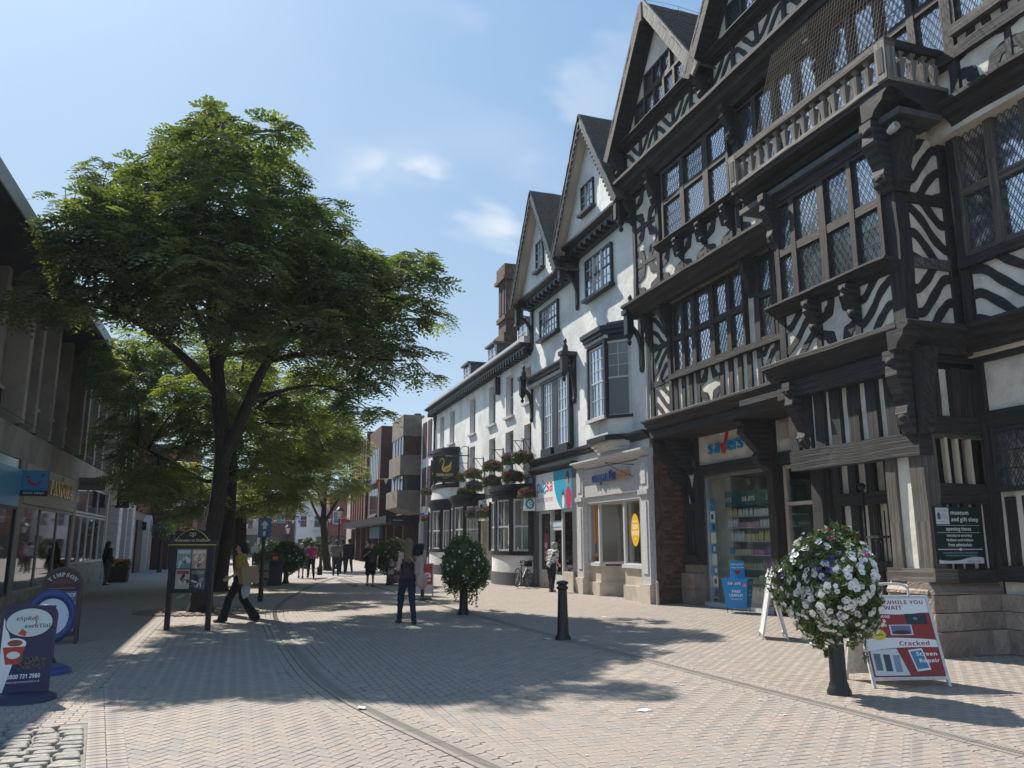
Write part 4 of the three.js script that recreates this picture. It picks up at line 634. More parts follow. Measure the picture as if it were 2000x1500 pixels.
const limbA = [[[-10.65,-0.03,11.94,0.29],[-10.57,0.91,11.94,0.23],[-10.49,1.9,11.94,0.21],[-10.37,3.3,11.94,0.2],[-10.51,4.99,11.94,0.175],[-10.74,6.59,11.94,0.165],[-10.95,8.24,11.94,0.14]],[[-10.95,8.17,11.94,0.13],[-11.36,8.8,11.27,0.09],[-11.94,9.16,10.61,0.06],[-12.78,9.18,9.94,0.03]],[[-10.95,8.17,11.94,0.12],[-10.68,9.43,12.44,0.09],[-10.21,10.43,12.94,0.06],[-9.41,11.52,13.44,0.03]],[[-10.94,8.1,11.94,0.12],[-11.13,9.7,11.74,0.09],[-11.28,11.03,11.54,0.06],[-10.98,12.29,11.34,0.03]],[[-10.37,3.62,11.94,0.17],[-9.89,4.95,11.44,0.14],[-9.47,6.07,10.94,0.11],[-8.8,6.92,10.44,0.08],[-7.62,7.56,9.94,0.05],[-6.44,7.93,9.44,0.03]],[[-9.45,6.13,10.94,0.08],[-8.41,6.26,10.27,0.06],[-7.36,6.06,9.61,0.04],[-6.35,5.93,8.94,0.02]],[[-10.55,5.39,11.94,0.13],[-11.49,6.13,10.74,0.09],[-12.52,6.61,9.54,0.06],[-13.64,6.62,8.34,0.03]],[[-10.64,6.06,11.94,0.11],[-10.18,7.69,12.74,0.08],[-9.0,9.24,13.54,0.05],[-7.49,10.49,14.34,0.03]],[[-10.73,6.46,11.94,0.1],[-11.78,8.38,12.67,0.07],[-13.35,9.61,13.41,0.04],[-14.45,10.8,14.14,0.02]]];
const limbB = [[[-10.38,-0.03,20.7,0.3],[-10.29,1.65,20.7,0.25],[-10.23,3.43,20.7,0.22],[-10.31,5.25,20.7,0.17],[-10.64,7.1,20.7,0.12]],[[-10.25,3.97,20.7,0.1],[-11.08,3.74,20.2,0.07],[-12.08,4.28,19.7,0.05],[-13.18,4.79,19.2,0.03]],[[-10.29,4.89,20.7,0.11],[-9.53,6.49,21.2,0.08],[-8.45,7.42,21.7,0.05],[-7.29,7.99,22.2,0.03]],[[-10.36,5.44,20.7,0.1],[-11.49,6.58,21.2,0.07],[-12.79,7.35,21.7,0.05],[-14.47,8.29,22.2,0.03]],[[-10.36,5.99,20.7,0.09],[-10.13,7.42,20.2,0.06],[-10.03,8.44,19.7,0.03]]];
const limbC = [[[-9.65,-0.04,26.1,0.32],[-9.81,1.86,26.1,0.27],[-9.82,3.33,26.1,0.22],[-9.53,4.62,26.1,0.16],[-8.96,5.51,26.1,0.1]],[[-9.81,3.23,26.1,0.12],[-8.89,3.96,25.6,0.08],[-7.71,4.59,25.1,0.05],[-6.55,5.87,24.6,0.03]],[[-9.72,3.76,26.1,0.1],[-10.34,4.44,26.85,0.06],[-10.61,5.16,27.6,0.03]]];
const limbD = [[[-4.63,-0.0,41.5,0.26],[-4.83,1.65,41.5,0.21],[-4.94,2.88,41.5,0.19],[-4.95,4.44,41.5,0.12],[-4.85,6.34,41.5,0.06]],[[-4.93,2.57,41.5,0.1],[-5.64,3.79,41.0,0.07],[-6.09,4.68,40.5,0.04]],[[-4.88,2.88,41.5,0.1],[-4.08,4.33,42.0,0.07],[-3.28,5.83,42.5,0.04]],[[-4.94,3.51,41.5,0.08],[-5.54,5.41,42.0,0.05],[-5.64,6.57,42.5,0.03]]];
// ================= right-hand street front beyond the timber house =================
function holed(s0, s1, y0, y1, x0, x1, holes) {
  const sh = shp([[s0, y0], [s1, y0], [s1, y1], [s0, y1]]);
  for (const h of holes) { const p = new THREE.Path(); p.moveTo(h[0], h[2]); p.lineTo(h[1], h[2]); p.lineTo(h[1], h[3]); p.lineTo(h[0], h[3]); p.closePath(); sh.holes.push(p); }
  return exSY(sh, x0, x1);
}
// sash window filling an opening: frame, two sashes of glass, glazing bars, sill. face -1 looks to -x, +1 to +x
function sash(par, s0, s1, y0, y1, x, o = {}) {
  const { fm = MT.whitePaint, gm = MT.glassOld, cols = 2, rows = [2, 2], fr = 0.06, sill = MT.whitePaint, face = -1, split = 0.5, bw = 0.022 } = o, X = (a, b) => face < 0 ? [x + a, x + b] : [x - b, x - a], F = (a, b, c, d, e, f) => bx(a, b, c, d, ...X(e, f));
  const ym = lerp(y0, y1, split), w = part(par, 'window', [F(s0, s0 + fr, y0, y1, 0, 0.09), F(s1 - fr, s1, y0, y1, 0, 0.09), F(s0 + fr, s1 - fr, y0, y0 + fr, 0, 0.09), F(s0 + fr, s1 - fr, y1 - fr, y1, 0, 0.09), ...(rows.length > 1 ? [F(s0 + fr, s1 - fr, ym - 0.025, ym + 0.025, 0.01, 0.08)] : [])], fm);
  const bars = [], sp = rows.length > 1 ? [[y0 + fr, ym - 0.025, rows[0]], [ym + 0.025, y1 - fr, rows[1]]] : [[y0 + fr, y1 - fr, rows[0]]];
  sp.forEach(([a, b, n], j) => {
    const q = X(0.03 + (j ? 0 : 0.02), 0)[0], t = (wr() - 0.5) * 0.02; part(w, 'pane', face < 0 ? quad([x + 0.04 - t, a, s0 + fr], [x + 0.04 + t, a, s1 - fr], [x + 0.04 + t, b, s1 - fr], [x + 0.04 - t, b, s0 + fr]) : quad([x - 0.04 - t, a, s0 + fr], [x - 0.04 + t, a, s1 - fr], [x - 0.04 + t, b, s1 - fr], [x - 0.04 - t, b, s0 + fr]), gm);
    for (let i = 1; i < cols; i++) { const s = lerp(s0 + fr, s1 - fr, i / cols); bars.push(F(s - bw / 2, s + bw / 2, a, b, 0.012, 0.04)); }
    for (let i = 1; i < n; i++) { const y = lerp(a, b, i / n); bars.push(F(s0 + fr, s1 - fr, y - bw / 2, y + bw / 2, 0.016, 0.036)); }
  });
  if (bars.length) part(w, 'glazing_bars', bars, MT.whitePaint);
  if (sill) part(w, 'sill', F(s0 - 0.08, s1 + 0.08, y0 - 0.10, y0, -0.12, 0.1), sill);
  return w;
}
// ---------- white gabled building with two shops
const WB = thing('white_gabled_building', 'white rendered building with black trim and two steep gables beside the timber house', 'building', [1.1, 0, 15.5]);
const wp = (n, ...a) => part(WB, n, ...a);
wp('wall', [bx(10.62, 20.5, 4.6, 12.0, 1.1, 7), bx(10.63, 20.5, 11.9, 13.2, 1.3, 7)], MT.white);
wp('side_wall', bx(10.585, 10.95, 0, 4.58, 1.37, 7), MT.brickOld); wp('side_wall', bx(10.585, 10.62, 0, 4.85, 1.14, 1.37), MT.brickOld); wp('party_wall', bx(15.55, 16.3, 0, 4.58, 1.42, 7), MT.brickOld); wp('party_wall', bx(19.87, 20.49, 0, 4.58, 1.42, 7), MT.brickOld);
wp('side_wall', bx(10.58, 10.62, 4.85, 12, 1.1, 6.9), MT.white);
wp('downpipe', [cyl(1.04, 4.9, 10.60, 0.05, 0.05, 7.0, 8)], MT.lilac);
function pendant(par, s, yTop, h, x, out) {   // black pendant post with curved bracket under a gable foot
  const p = part(par, 'pendant', [bx(s - 0.11, s + 0.11, yTop - h * 0.42, yTop, x - out, x - out + 0.22), lathe([[0, -0.34], [0.05, -0.3], [0.08, -0.22], [0.03, -0.16], [0.10, -0.06], [0.11, 0]], x - out + 0.11, yTop - h * 0.42, s, 10)], MT.black);
  const c = []; for (let i = 0; i <= 8; i++) { const a = i / 8 * Math.PI / 2; c.push([x - (out - 0.22) * (1 - Math.sin(a)) - 0.04, yTop - h * 0.28 - h * 0.6 * (1 - Math.cos(a)) , s]); }
  part(p, 'curved_brace', tube(c, 0.075, 6), MT.black); part(p, 'wall_post', [bx(s - 0.09, s + 0.09, yTop - h * 1.05, yTop, x - 0.10, x), sph(x - 0.06, yTop - h * 1.1, s, 0.09, 0.8, 1.4, 0.9)], MT.black);
  part(p, 'block', bx(s - 0.17, s + 0.17, yTop, yTop + 0.14, x - out - 0.05, x), MT.black);
}
const cornice = (s0, s1, y0, y1, x0, x1) => { const h = y1 - y0, d = x1 - x0; return exXY([[x1, y0], [x1 - d * 0.3, y0], [x1 - d * 0.35, y0 + h * 0.25], [x1 - d * 0.62, y0 + h * 0.4], [x1 - d * 0.66, y0 + h * 0.62], [x0, y0 + h * 0.8], [x0, y1], [x1, y1]], s0, s1); };
function dentils(s0, s1, step, y0, y1, x0, x1, w = step * 0.5) { const g = []; for (let s = s0; s < s1; s += step) g.push(bx(s, s + w, y0, y1, x0, x1)); return g; }
function whiteGable(c, half, y0, yp) {
  const x = 0.62, xb = 0.20;
  wp('gable_wall', exSY([[c - half, y0], [c + half, y0], [c, yp - 0.1]], x, x + 0.9), MT.white);
  wp('jetty', [cornice(c - half, c + half, y0 - 0.42, y0, x - 0.16, 1.1)], MT.black); wp('jetty_blocks', dentils(c - half + 0.1, c + half - 0.1, 0.42, y0 - 0.40, y0 - 0.24, x + 0.02, 1.1, 0.16), MT.black).userData.kind = 'stuff';
  for (const sg of [-1, 1]) {
    const e = [c + sg * (half + 0.22), y0 - 0.30];
    wp('barge_board', bar([xb, e[1], e[0]], [xb, yp + 0.02, c], 0.24, 0.06, [1, 0, 0]), MT.black);
    const L = Math.hypot(half + 0.22, yp - y0 + 0.3), n = Math.round(L / 0.24), sc = []; for (let i = 0; i < n; i++) { const t = (i + 0.5) / n; sc.push(sph(xb, lerp(e[1], yp, t) - 0.13, lerp(e[0], c, t) - sg * 0.09, 0.085, 0.3, 1, 1, 7)); }
    wp('scallops', sc, MT.black).userData.kind = 'stuff';
    wp('soffit', quad([xb, e[1] + 0.02, e[0]], [x + 0.05, e[1] + 0.02, e[0]], [x + 0.05, yp - 0.05, c], [xb, yp - 0.05, c]), MT.beige);
    const g = [], m = 32, l2 = Math.hypot(half + 0.3, yp - y0 + 0.38), ux = sg * (half + 0.3) / l2, uy = -(yp - y0 + 0.38) / l2;
    for (let i = 0; i < m; i++) { const a = i / m * l2, b = (i + 1.35) / m * l2; g.push(jit(bar2([xb - 0.05, yp + 0.12 + uy * a, c + ux * a], [xb - 0.05, yp + 0.12 + uy * b + 0.03, c + ux * b], 6.4), 0.014, 5)); } wp('roof', g, MT.tile);
  }
}
whiteGable(13.25, 2.38, 12.0, 15.75); whiteGable(18.12, 2.32, 11.42, 15.10);
for (const [s, y] of [[10.86, 11.75], [15.62, 11.5], [20.38, 11.1]]) pendant(WB, s, y, 1.5, 1.1, 0.75);
const bf = { fm: MT.black, sill: MT.black };
sash(WB, 13.05, 14.05, 12.62, 13.6, 0.55, { ...bf, cols: 3, rows: [3], gm: MT.glassOld2 }); sash(WB, 17.75, 18.55, 12.05, 13.2, 0.55, { ...bf, cols: 3, rows: [3], gm: MT.glassOld2 });
sash(WB, 12.74, 14.84, 9.86, 11.26, 1.0, { ...bf, cols: 6, rows: [2, 2], fr: 0.09 }); sash(WB, 17.45, 19.40, 9.52, 10.72, 1.0, { ...bf, cols: 6, rows: [2, 2], fr: 0.09 });
part(WB, 'window_mullion', [bx(13.44, 13.5, 9.9, 11.2, 0.985, 1.1), bx(14.1, 14.16, 9.9, 11.2, 0.985, 1.1)], MT.whitePaint);
// string cornices with pendants over the first floor
wp('cornice', [cornice(16.1, 20.6, 7.80, 8.15, 0.72, 1.1)], MT.black); wp('cornice_dentils', dentils(16.2, 20.5, 0.16, 7.74, 7.86, 0.86, 1.1, 0.07), MT.whitePaint).userData.kind = 'stuff';
for (const [s, y] of [[20.45, 8.1], [16.0, 8.15], [10.92, 8.25]]) { pendant(WB, s, y, 1.45, 1.1, 0.55); wp('finial', lathe([[0, 0.5], [0.05, 0.45], [0.07, 0.36], [0.04, 0.3], [0.10, 0.2], [0.11, 0]], 0.72, y + 0.14, s, 10), MT.black); }
for (const [a, b] of [[17.98, 18.86], [16.42, 17.42]]) { sash(WB, a, b, 5.12, 7.62, 0.98, { cols: 3, rows: [2, 3], sill: MT.black }); wp('window_corbel', [bx(a - 0.1, b + 0.1, 4.84, 5.02, 0.86, 1.1), ...[0.1, 0.35, 0.6, 0.85].map(t => sph(0.95, 4.80, lerp(a, b, t), 0.06))], MT.black); }
wp('window_surround', [bx(18.86, 19.06, 5.0, 7.76, 0.94, 1.1), bx(17.42, 17.98, 5.0, 7.76, 0.96, 1.1), bx(16.24, 16.42, 5.0, 7.76, 0.94, 1.1), bx(16.2, 19.1, 7.62, 7.78, 0.93, 1.1)], MT.black);
// oriel window
{
  const pl = [[1.1, 11.72], [0.58, 12.36], [0.58, 13.66], [1.1, 14.30]], sc = k => pl.map(([x, s]) => [1.1 - (1.1 - x) * k, 13.01 + (s - 13.01) * (1 + (k - 1) * 0.35)]);
  wp('oriel_base', [exXS(pl, 4.82, 5.42)], MT.white); wp('oriel_moulding', [exXS(sc(1.22), 4.70, 4.86)], MT.black);
  const cor = []; for (let i = 0; i < 5; i++) cor.push(exXS(sc(1.0 - i * 0.17), 4.70 - (i + 1) * 0.09, 4.70 - i * 0.09)); wp('oriel_corbel', cor, MT.white);
  wp('oriel_cornice', [exXS(sc(1.12), 7.78, 7.98), exXS(sc(1.35), 7.98, 8.10), exXS(sc(1.5), 8.10, 8.24)], MT.black);
  wp('oriel_roof', exXS(sc(0.9), 8.24, 8.40), MT.slate);
  wp('oriel_dentils', dentils(12.2, 13.8, 0.15, 7.86, 7.96, 0.46, 0.58, 0.07), MT.whitePaint).userData.kind = 'stuff';
  sash(WB, 12.40, 13.62, 5.46, 7.74, 0.56, { cols: 4, rows: [2, 3] });
  // canted sides
  for (const [a, b] of [[[1.08, 11.76], [0.6, 12.34]], [[0.6, 13.68], [1.08, 14.26]]]) {
    const w = wp('window', [bar([a[0], 5.44, a[1]], [b[0], 5.44, b[1]], 0.07), bar([a[0], 7.74, a[1]], [b[0], 7.74, b[1]], 0.07), bar([a[0], 6.62, a[1]], [b[0], 6.62, b[1]], 0.05), bar([a[0], 5.42, a[1]], [a[0], 7.78, a[1]], 0.08), bar([b[0], 5.42, b[1]], [b[0], 7.78, b[1]], 0.08)], MT.whitePaint);
    for (const [y0, y1] of [[5.46, 6.6], [6.64, 7.72]]) part(w, 'pane', quad([a[0] + 0.02, y0, a[1]], [b[0] + 0.02, y0, b[1]], [b[0] + 0.02, y1, b[1]], [a[0] + 0.02, y1, a[1]]), mat([0.30, 0.34, 0.33], 0.15, { metal: 0.4 }));
    const br = []; const md = [(a[0] + b[0]) / 2, (a[1] + b[1]) / 2]; br.push(bar([md[0], 6.64, md[1]], [md[0], 7.72, md[1]], 0.025)); for (const y of [7.0, 7.36]) br.push(bar([a[0], y, a[1]], [b[0], y, b[1]], 0.022)); part(w, 'glazing_bars', br, MT.whitePaint);
  }
  wp('oriel_post', [bar([0.56, 5.40, 12.36], [0.56, 7.8, 12.36], 0.14), bar([0.56, 5.40, 13.66], [0.56, 7.8, 13.66], 0.10)], MT.black); wp('oriel_sill', exXS(sc(1.12), 5.36, 5.45), MT.black);
}
wp('cornice', [cornice(10.64, 20.4, 4.58, 4.82, 0.80, 1.15)], MT.black); wp('shop_band', [bx(10.66, 20.4, 4.30, 4.58, 1.06, 1.4)], mat([0.42, 0.43, 0.44], 0.6));
// ---- travel shop
wp('shop_cornice', [cornice(10.60, 15.80, 4.05, 4.30, 0.74, 1.15)], MT.whitePaint);
for (const [a, b] of [[10.62, 11.16], [15.24, 15.76]]) { const p = wp('pilaster', [bx(a, b, 0.52, 4.05, 0.96, 1.35), bx(a - 0.02, b + 0.02, 3.0, 3.14, 0.90, 1.35)], MT.lilac); part(p, 'pilaster_base', bx(a - 0.03, b + 0.03, 0, 0.52, 0.90, 1.4), MT.beige); part(p, 'raised_panel', [bx(a + 0.12, b - 0.12, 0.8, 2.8, 0.935, 0.96), bx(a + 0.13, b - 0.13, 3.3, 3.9, 0.935, 0.96)], MT.whitePaint); }
wp('fascia_board', bx(11.16, 15.24, 3.12, 4.02, 1.0, 1.4), MT.lilac);
const riser = (pts, y1) => exXS(pts, 0, y1);
wp('stall_riser', [riser([[1.10, 11.16], [1.10, 12.62], [2.1, 13.06], [2.1, 11.16]], 0.42)], MT.beige); wp('stall_riser', [riser([[1.16, 11.16], [1.16, 12.60], [2.1, 13.0], [2.1, 11.16]], 0.92)], MT.beige);
wp('stall_riser', [riser([[1.10, 14.30], [1.10, 15.24], [2.1, 15.24], [2.1, 13.9]], 0.42)], MT.beige); wp('stall_riser', [riser([[1.16, 14.32], [1.16, 15.24], [2.1, 15.24], [2.1, 13.95]], 0.92)], MT.beige);
wp('shop_sill', [bx(11.16, 12.66, 0.92, 1.02, 1.08, 1.3), bx(14.26, 15.24, 0.92, 1.02, 1.08, 1.3)], MT.whitePaint);
const shopFrame = (pts, y0, y1, m, name = 'window_frame') => { const g = []; for (const p of pts) g.push(bar([p[0], y0, p[1]], [p[0], y1, p[1]], 0.09)); for (let i = 0; i + 1 < pts.length; i++) { const a = pts[i], b = pts[i + 1]; g.push(bar([a[0], y1, a[1]], [b[0], y1, b[1]], 0.10), bar([a[0], y0, a[1]], [b[0], y0, b[1]], 0.07)); } const w = wp(name, g, m); for (let i = 0; i + 1 < pts.length; i++) { const a = pts[i], b = pts[i + 1]; part(w, 'pane', quad([a[0], y0, a[1]], [b[0], y0, b[1]], [b[0], y1, b[1]], [a[0], y1, a[1]]), MT.pane); } return w; };
shopFrame([[1.18, 11.22], [1.18, 12.56], [2.08, 12.98]], 1.02, 2.92, MT.whitePaint); shopFrame([[1.18, 15.18], [1.18, 14.36], [2.08, 13.98]], 1.02, 2.92, MT.whitePaint);
wp('shop_lintel', [bx(11.16, 15.24, 2.92, 3.12, 1.06, 2.2)], MT.whitePaint);
{ const d = wp('shop_door', [bar([2.1, 0.05, 13.04], [2.1, 2.9, 13.04], 0.10), bar([2.1, 0.05, 13.94], [2.1, 2.9, 13.94], 0.10), bar([2.1, 2.2, 13.04], [2.1, 2.2, 13.94], 0.07), bar([2.1, 0.3, 13.04], [2.1, 0.3, 13.94], 0.09), bar([2.1, 1.0, 13.04], [2.1, 1.0, 13.94], 0.05)], MT.whitePaint); part(d, 'glass', quad([2.1, 0.1, 13.04], [2.1, 0.1, 13.94], [2.1, 2.9, 13.94], [2.1, 2.9, 13.04]), MT.pane); part(d, 'notice', quad([2.07, 0.85, 13.5], [2.07, 0.85, 13.75], [2.07, 1.05, 13.75], [2.07, 1.05, 13.5]), MT.red); }
wp('shop_room', [bx(11.0, 15.5, 0, 0.06, 2.15, 6), bx(11.0, 15.5, 3.1, 3.3, 1.4, 6), bx(11.0, 15.5, 0, 3.1, 4.6, 4.8), bx(15.4, 15.55, 0, 3.1, 1.4, 4.7), bx(10.96, 11.06, 0, 3.1, 1.4, 4.7)], mat([0.45, 0.38, 0.28], 0.9));
const poster = (name, label, s0, s1, y0, y1, x, draw, w = 256, h = 512) => solo(name, facePlate(s0, s1, y0, y1, x), canvasMat(w, h, draw), label, name.includes('sticker') ? 'sticker' : 'banner');
poster('window_banner', 'tall orange summer banner with blue lettering in the far travel shop window', 14.70, 15.02, 1.2, 2.85, 1.25, (x, w, h) => { x.fillStyle = '#e08a1e'; x.fillRect(0, 0, w, h); x.save(); x.translate(w * 0.55, h * 0.40); x.rotate(-Math.PI / 2); x.fillStyle = '#23406e'; x.font = 'bold 92px sans-serif'; x.textAlign = 'center'; x.fillText('Summer', 0, 30); x.restore(); x.fillStyle = '#2b6d9c'; x.fillRect(40, h * 0.74, w * 0.7, h * 0.18); });
poster('window_banner', 'orange hanging banner deep inside the travel shop behind its door', 14.0, 14.6, 1.1, 2.85, 2.7, (x, w, h) => { x.fillStyle = '#d98a2c'; x.fillRect(0, 0, w, h); x.fillStyle = '#6b4a1c'; x.font = 'bold 44px sans-serif'; x.fillText('We can', 40, 70); x.fillText('beat it', 40, 120); });
{ const g = new THREE.CircleGeometry(0.5, 28).scale(0.54, 0.95, 1); g.rotateY(-Math.PI / 2); g.translate(1.168, 2.02, -11.89); solo('window_sticker', fin(g), canvasMat(256, 448, (x, w, h) => { x.fillStyle = '#c98f1c'; x.fillRect(0, 0, w, h); x.fillStyle = '#e9b820'; x.beginPath(); x.ellipse(w / 2, h / 2, w / 2, h / 2, 0, 0, 7); x.fill(); x.fillStyle = '#fff6d6'; x.textAlign = 'center'; x.font = 'bold 84px sans-serif'; x.fillText('SUN', w / 2, h * 0.47); x.fillText('SHINE', w / 2, h * 0.66, w * 0.86); x.font = 'bold 34px sans-serif'; x.fillText('WHERE IS', w / 2, h * 0.27); x.fillText('£1?', w / 2, h * 0.80); }), 'round yellow sunshine sticker on the near travel shop window', 'sticker'); }
{ // travel shop lettering stands off the fascia
  const t = thing('shop_sign', 'raised navy and tan lettering on the white travel shop fascia', 'sign', [1.0, 3.3, 13.2]); const nb = mat([0.03, 0.06, 0.18], 0.4), tan = mat([0.50, 0.30, 0.14], 0.5);
  part(t, 'word', letters('co-operative', 0.30, 0.05, 14.35, 3.55, 0.95, -1, font, 1.75), nb); part(t, 'word', letters('travel', 0.30, 0.05, 12.56, 3.55, 0.95, -1, font, 0.80), tan);
  part(t, 'bracket', [tube([[1.0, 3.9, 11.55], [0.5, 3.92, 11.6], [0.1, 3.94, 11.62]], 0.012, 4), tube([[1.0, 3.55, 11.55], [0.5, 3.75, 11.6], [0.1, 3.94, 11.62]], 0.008, 4)], MT.iron);
}
// ---- charity shop
wp('shop_pilaster', [bx(15.80, 16.24, 0, 4.3, 1.0, 1.4)], mat([0.10, 0.105, 0.115], 0.6)); wp('shop_pilaster', [bx(19.86, 20.3, 0, 4.3, 1.0, 1.4)], mat([0.10, 0.105, 0.115], 0.6));
wp('shop_cornice', [cornice(15.84, 20.3, 4.22, 4.42, 0.82, 1.15)], MT.black);
{
  const m = canvasMat(1024, 400, (x, w, h) => {
    x.fillStyle = '#f2f3f2'; x.fillRect(0, 0, w, h); x.fillStyle = '#2aa7c6'; x.beginPath(); x.moveTo(w, 0); x.lineTo(w * 0.52, 0); x.quadraticCurveTo(w * 0.53, h * 0.75, w * 0.74, h); x.lineTo(w, h); x.fill();
    x.font = 'bold 190px sans-serif'; x.fillStyle = '#2a9ab8'; x.fillText('pd', 20, 205); x.fillStyle = '#d43a56'; x.fillText('sa', 318, 205); x.strokeStyle = '#2a9ab8'; x.lineWidth = 30; x.beginPath(); x.arc(272, 160, 52, 0.5, 5.6); x.stroke(); x.beginPath(); x.moveTo(240, 176); x.lineTo(316, 130); x.stroke(); x.font = 'bold 62px sans-serif'; x.fillStyle = '#2a9ab8'; x.fillText('HELP A VET', 30, 310, 240); x.fillStyle = '#d43a56'; x.fillText('HELP A PET', 285, 310, 230);
    x.fillStyle = '#4b2d1f'; x.beginPath(); x.ellipse(w * 0.90, 95, 52, 75, 0, 0, 7); x.fill(); x.fillStyle = '#c08c70'; x.beginPath(); x.ellipse(w * 0.885, 130, 34, 48, 0, 0, 7); x.fill(); x.fillStyle = '#c2305a'; x.beginPath(); x.ellipse(w * 0.92, 300, 78, 120, 0, 0, 7); x.fill(); x.fillStyle = '#6a4a34'; x.beginPath(); x.ellipse(w * 0.78, 270, 40, 60, 0, 0, 7); x.fill(); x.fillStyle = '#efeae2'; x.beginPath(); x.ellipse(w * 0.78, 330, 36, 70, 0, 0, 7); x.fill();
  });
  const t = thing('shop_sign', 'white and turquoise fascia sign with a woman and dog, over charity shop', 'sign', [1.0, 2.85, 18]); part(t, 'board', bx(16.26, 19.84, 2.84, 4.22, 1.0, 1.2), MT.whitePaint); part(t, 'printed_face', facePlate(16.26, 19.84, 2.84, 4.22, 0.994), m);
}
wp('stall_riser', [bx(18.55, 19.86, 0, 0.6, 1.12, 1.5), bx(16.24, 17.5, 0, 0.6, 1.12, 1.5)], MT.beige);
shopFrame([[1.16, 16.30], [1.16, 17.46]], 0.62, 2.78, MT.whitePaint); shopFrame([[1.16, 18.60], [1.16, 19.80]], 0.62, 2.78, MT.whitePaint);
{ const d = wp('shop_door', [bx(17.50, 17.58, 0, 2.84, 1.14, 1.24), bx(18.48, 18.56, 0, 2.84, 1.14, 1.24), bx(17.58, 18.48, 2.1, 2.2, 1.16, 1.22), bx(17.58, 18.48, 0, 0.5, 1.17, 1.22)], MT.whitePaint); part(d, 'glass', bx(17.58, 18.48, 0.5, 2.78, 1.19, 1.20), MT.pane); part(d, 'vent_panel', bx(17.6, 18.46, 2.22, 2.44, 1.15, 1.18), mat([0.55, 0.66, 0.75], 0.4)); }
wp('shop_room', [bx(16.24, 19.86, 0, 0.05, 1.4, 6), bx(16.24, 19.86, 2.84, 3, 1.4, 6), bx(16.24, 19.86, 0, 2.84, 4, 4.2)], MT.room);
solo('window_poster', facePlate(19.1, 19.5, 1.0, 2.0, 1.19), canvasMat(64, 256, (x, w, h) => { x.fillStyle = '#b8324e'; x.fillRect(0, 0, w, h); x.fillStyle = '#e9d9dc'; x.fillRect(10, 90, 44, 50); x.fillRect(10, 170, 40, 26); }), 'crimson poster in the far window of the charity shop', 'poster');
{ const R = rng(3), cs = [[0.5, 0.1, 0.15], [0.1, 0.15, 0.4], [0.5, 0.5, 0.48], [0.15, 0.3, 0.2], [0.4, 0.3, 0.15]].map(c => mat(c, 0.9)); const rail = thing('clothes_rail', 'rail of mixed clothes seen through the charity shop glass', 'clothes rail', [2.4, 0.05, 17.6]); part(rail, 'rail', [bar([2.4, 0.05, 16.6], [2.4, 1.8, 16.6], 0.03), bar([2.4, 0.05, 19.2], [2.4, 1.8, 19.2], 0.03), bar([2.4, 1.8, 16.6], [2.4, 1.8, 19.2], 0.03)], MT.steel); for (let i = 0; i < 16; i++) { const s = 16.7 + i * 0.155; part(rail, 'garment', jit(bx(s, s + 0.09, 0.8 + R() * 0.3, 1.74, 2.2, 2.6), 0.03, 4), cs[i % 5]); } }

// ---------- hotel
const SW = thing('white_hotel_building', 'long white hotel with black bow windows and hanging flower baskets', 'hotel', [1.1, 0, 29]);
const sp_ = (n, ...a) => part(SW, n, ...a);
const cols5 = [[22.9, 23.96], [25.5, 26.56], [28.9, 29.96], [33.1, 34.2], [35.5, 36.5]], holesT = cols5.map(c => [c[0], c[1], 7.08, 8.92]), holesF = [[20.62, 21.5], [22.9, 24.0], [25.5, 26.5], [28.92, 29.9]].map(c => [c[0], c[1], 4.35, 6.42]);
const hT2 = [20.62, 21.4, 7.3, 8.8];
sp_('wall', [holed(20.5, 38.4, 0.001, 9.35, 1.1, 1.42, [...holesT, ...holesF, hT2, [24.9, 26.7, 0.01, 2.6]])], MT.white); sp_('inner_wall', [bx(20.5, 24.6, 0, 9.9, 1.6, 8), bx(27.0, 38.4, 0, 9.9, 1.6, 8), bx(24.6, 27.0, 2.7, 9.9, 1.6, 8), bx(24.6, 27.0, 0, 2.7, 3.2, 8)], MT.room);
for (const h of [...holesT, ...holesF, hT2]) sash(SW, h[0], h[1], h[2], h[3], 1.30, { cols: 2, rows: [1, 1], gm: MT.glassSash, fr: 0.05 });
for (const h of [...holesT, ...holesF, hT2]) sp_('window_sill', bx(h[0] - 0.1, h[1] + 0.1, h[2] - 0.10, h[2] + 0.003, 0.98, 1.3), MT.lilac);
sp_('cornice', [cornice(20.5, 38.5, 9.32, 9.72, 0.55, 1.2)], MT.black); sp_('cornice_brackets', dentils(20.6, 38.4, 0.36, 9.22, 9.44, 0.72, 1.1, 0.14), MT.black).userData.kind = 'stuff';
sp_('parapet', [bx(20.5, 38.4, 9.72, 10.0, 0.75, 1.4)], MT.lilac); sp_('roof', [exXY([[0.95, 10.0], [5, 13.0], [9, 10.0]], 20.55, 38.4)], MT.slate); sp_('downpipe', [cyl(1.02, 4.4, 37.6, 0.07, 0.07, 4.6, 8), bx(37.45, 37.75, 8.9, 9.2, 0.94, 1.1)], MT.black); sp_('flag_bracket', bx(24.75, 24.95, 8.3, 9.1, 0.85, 1.1), MT.black);
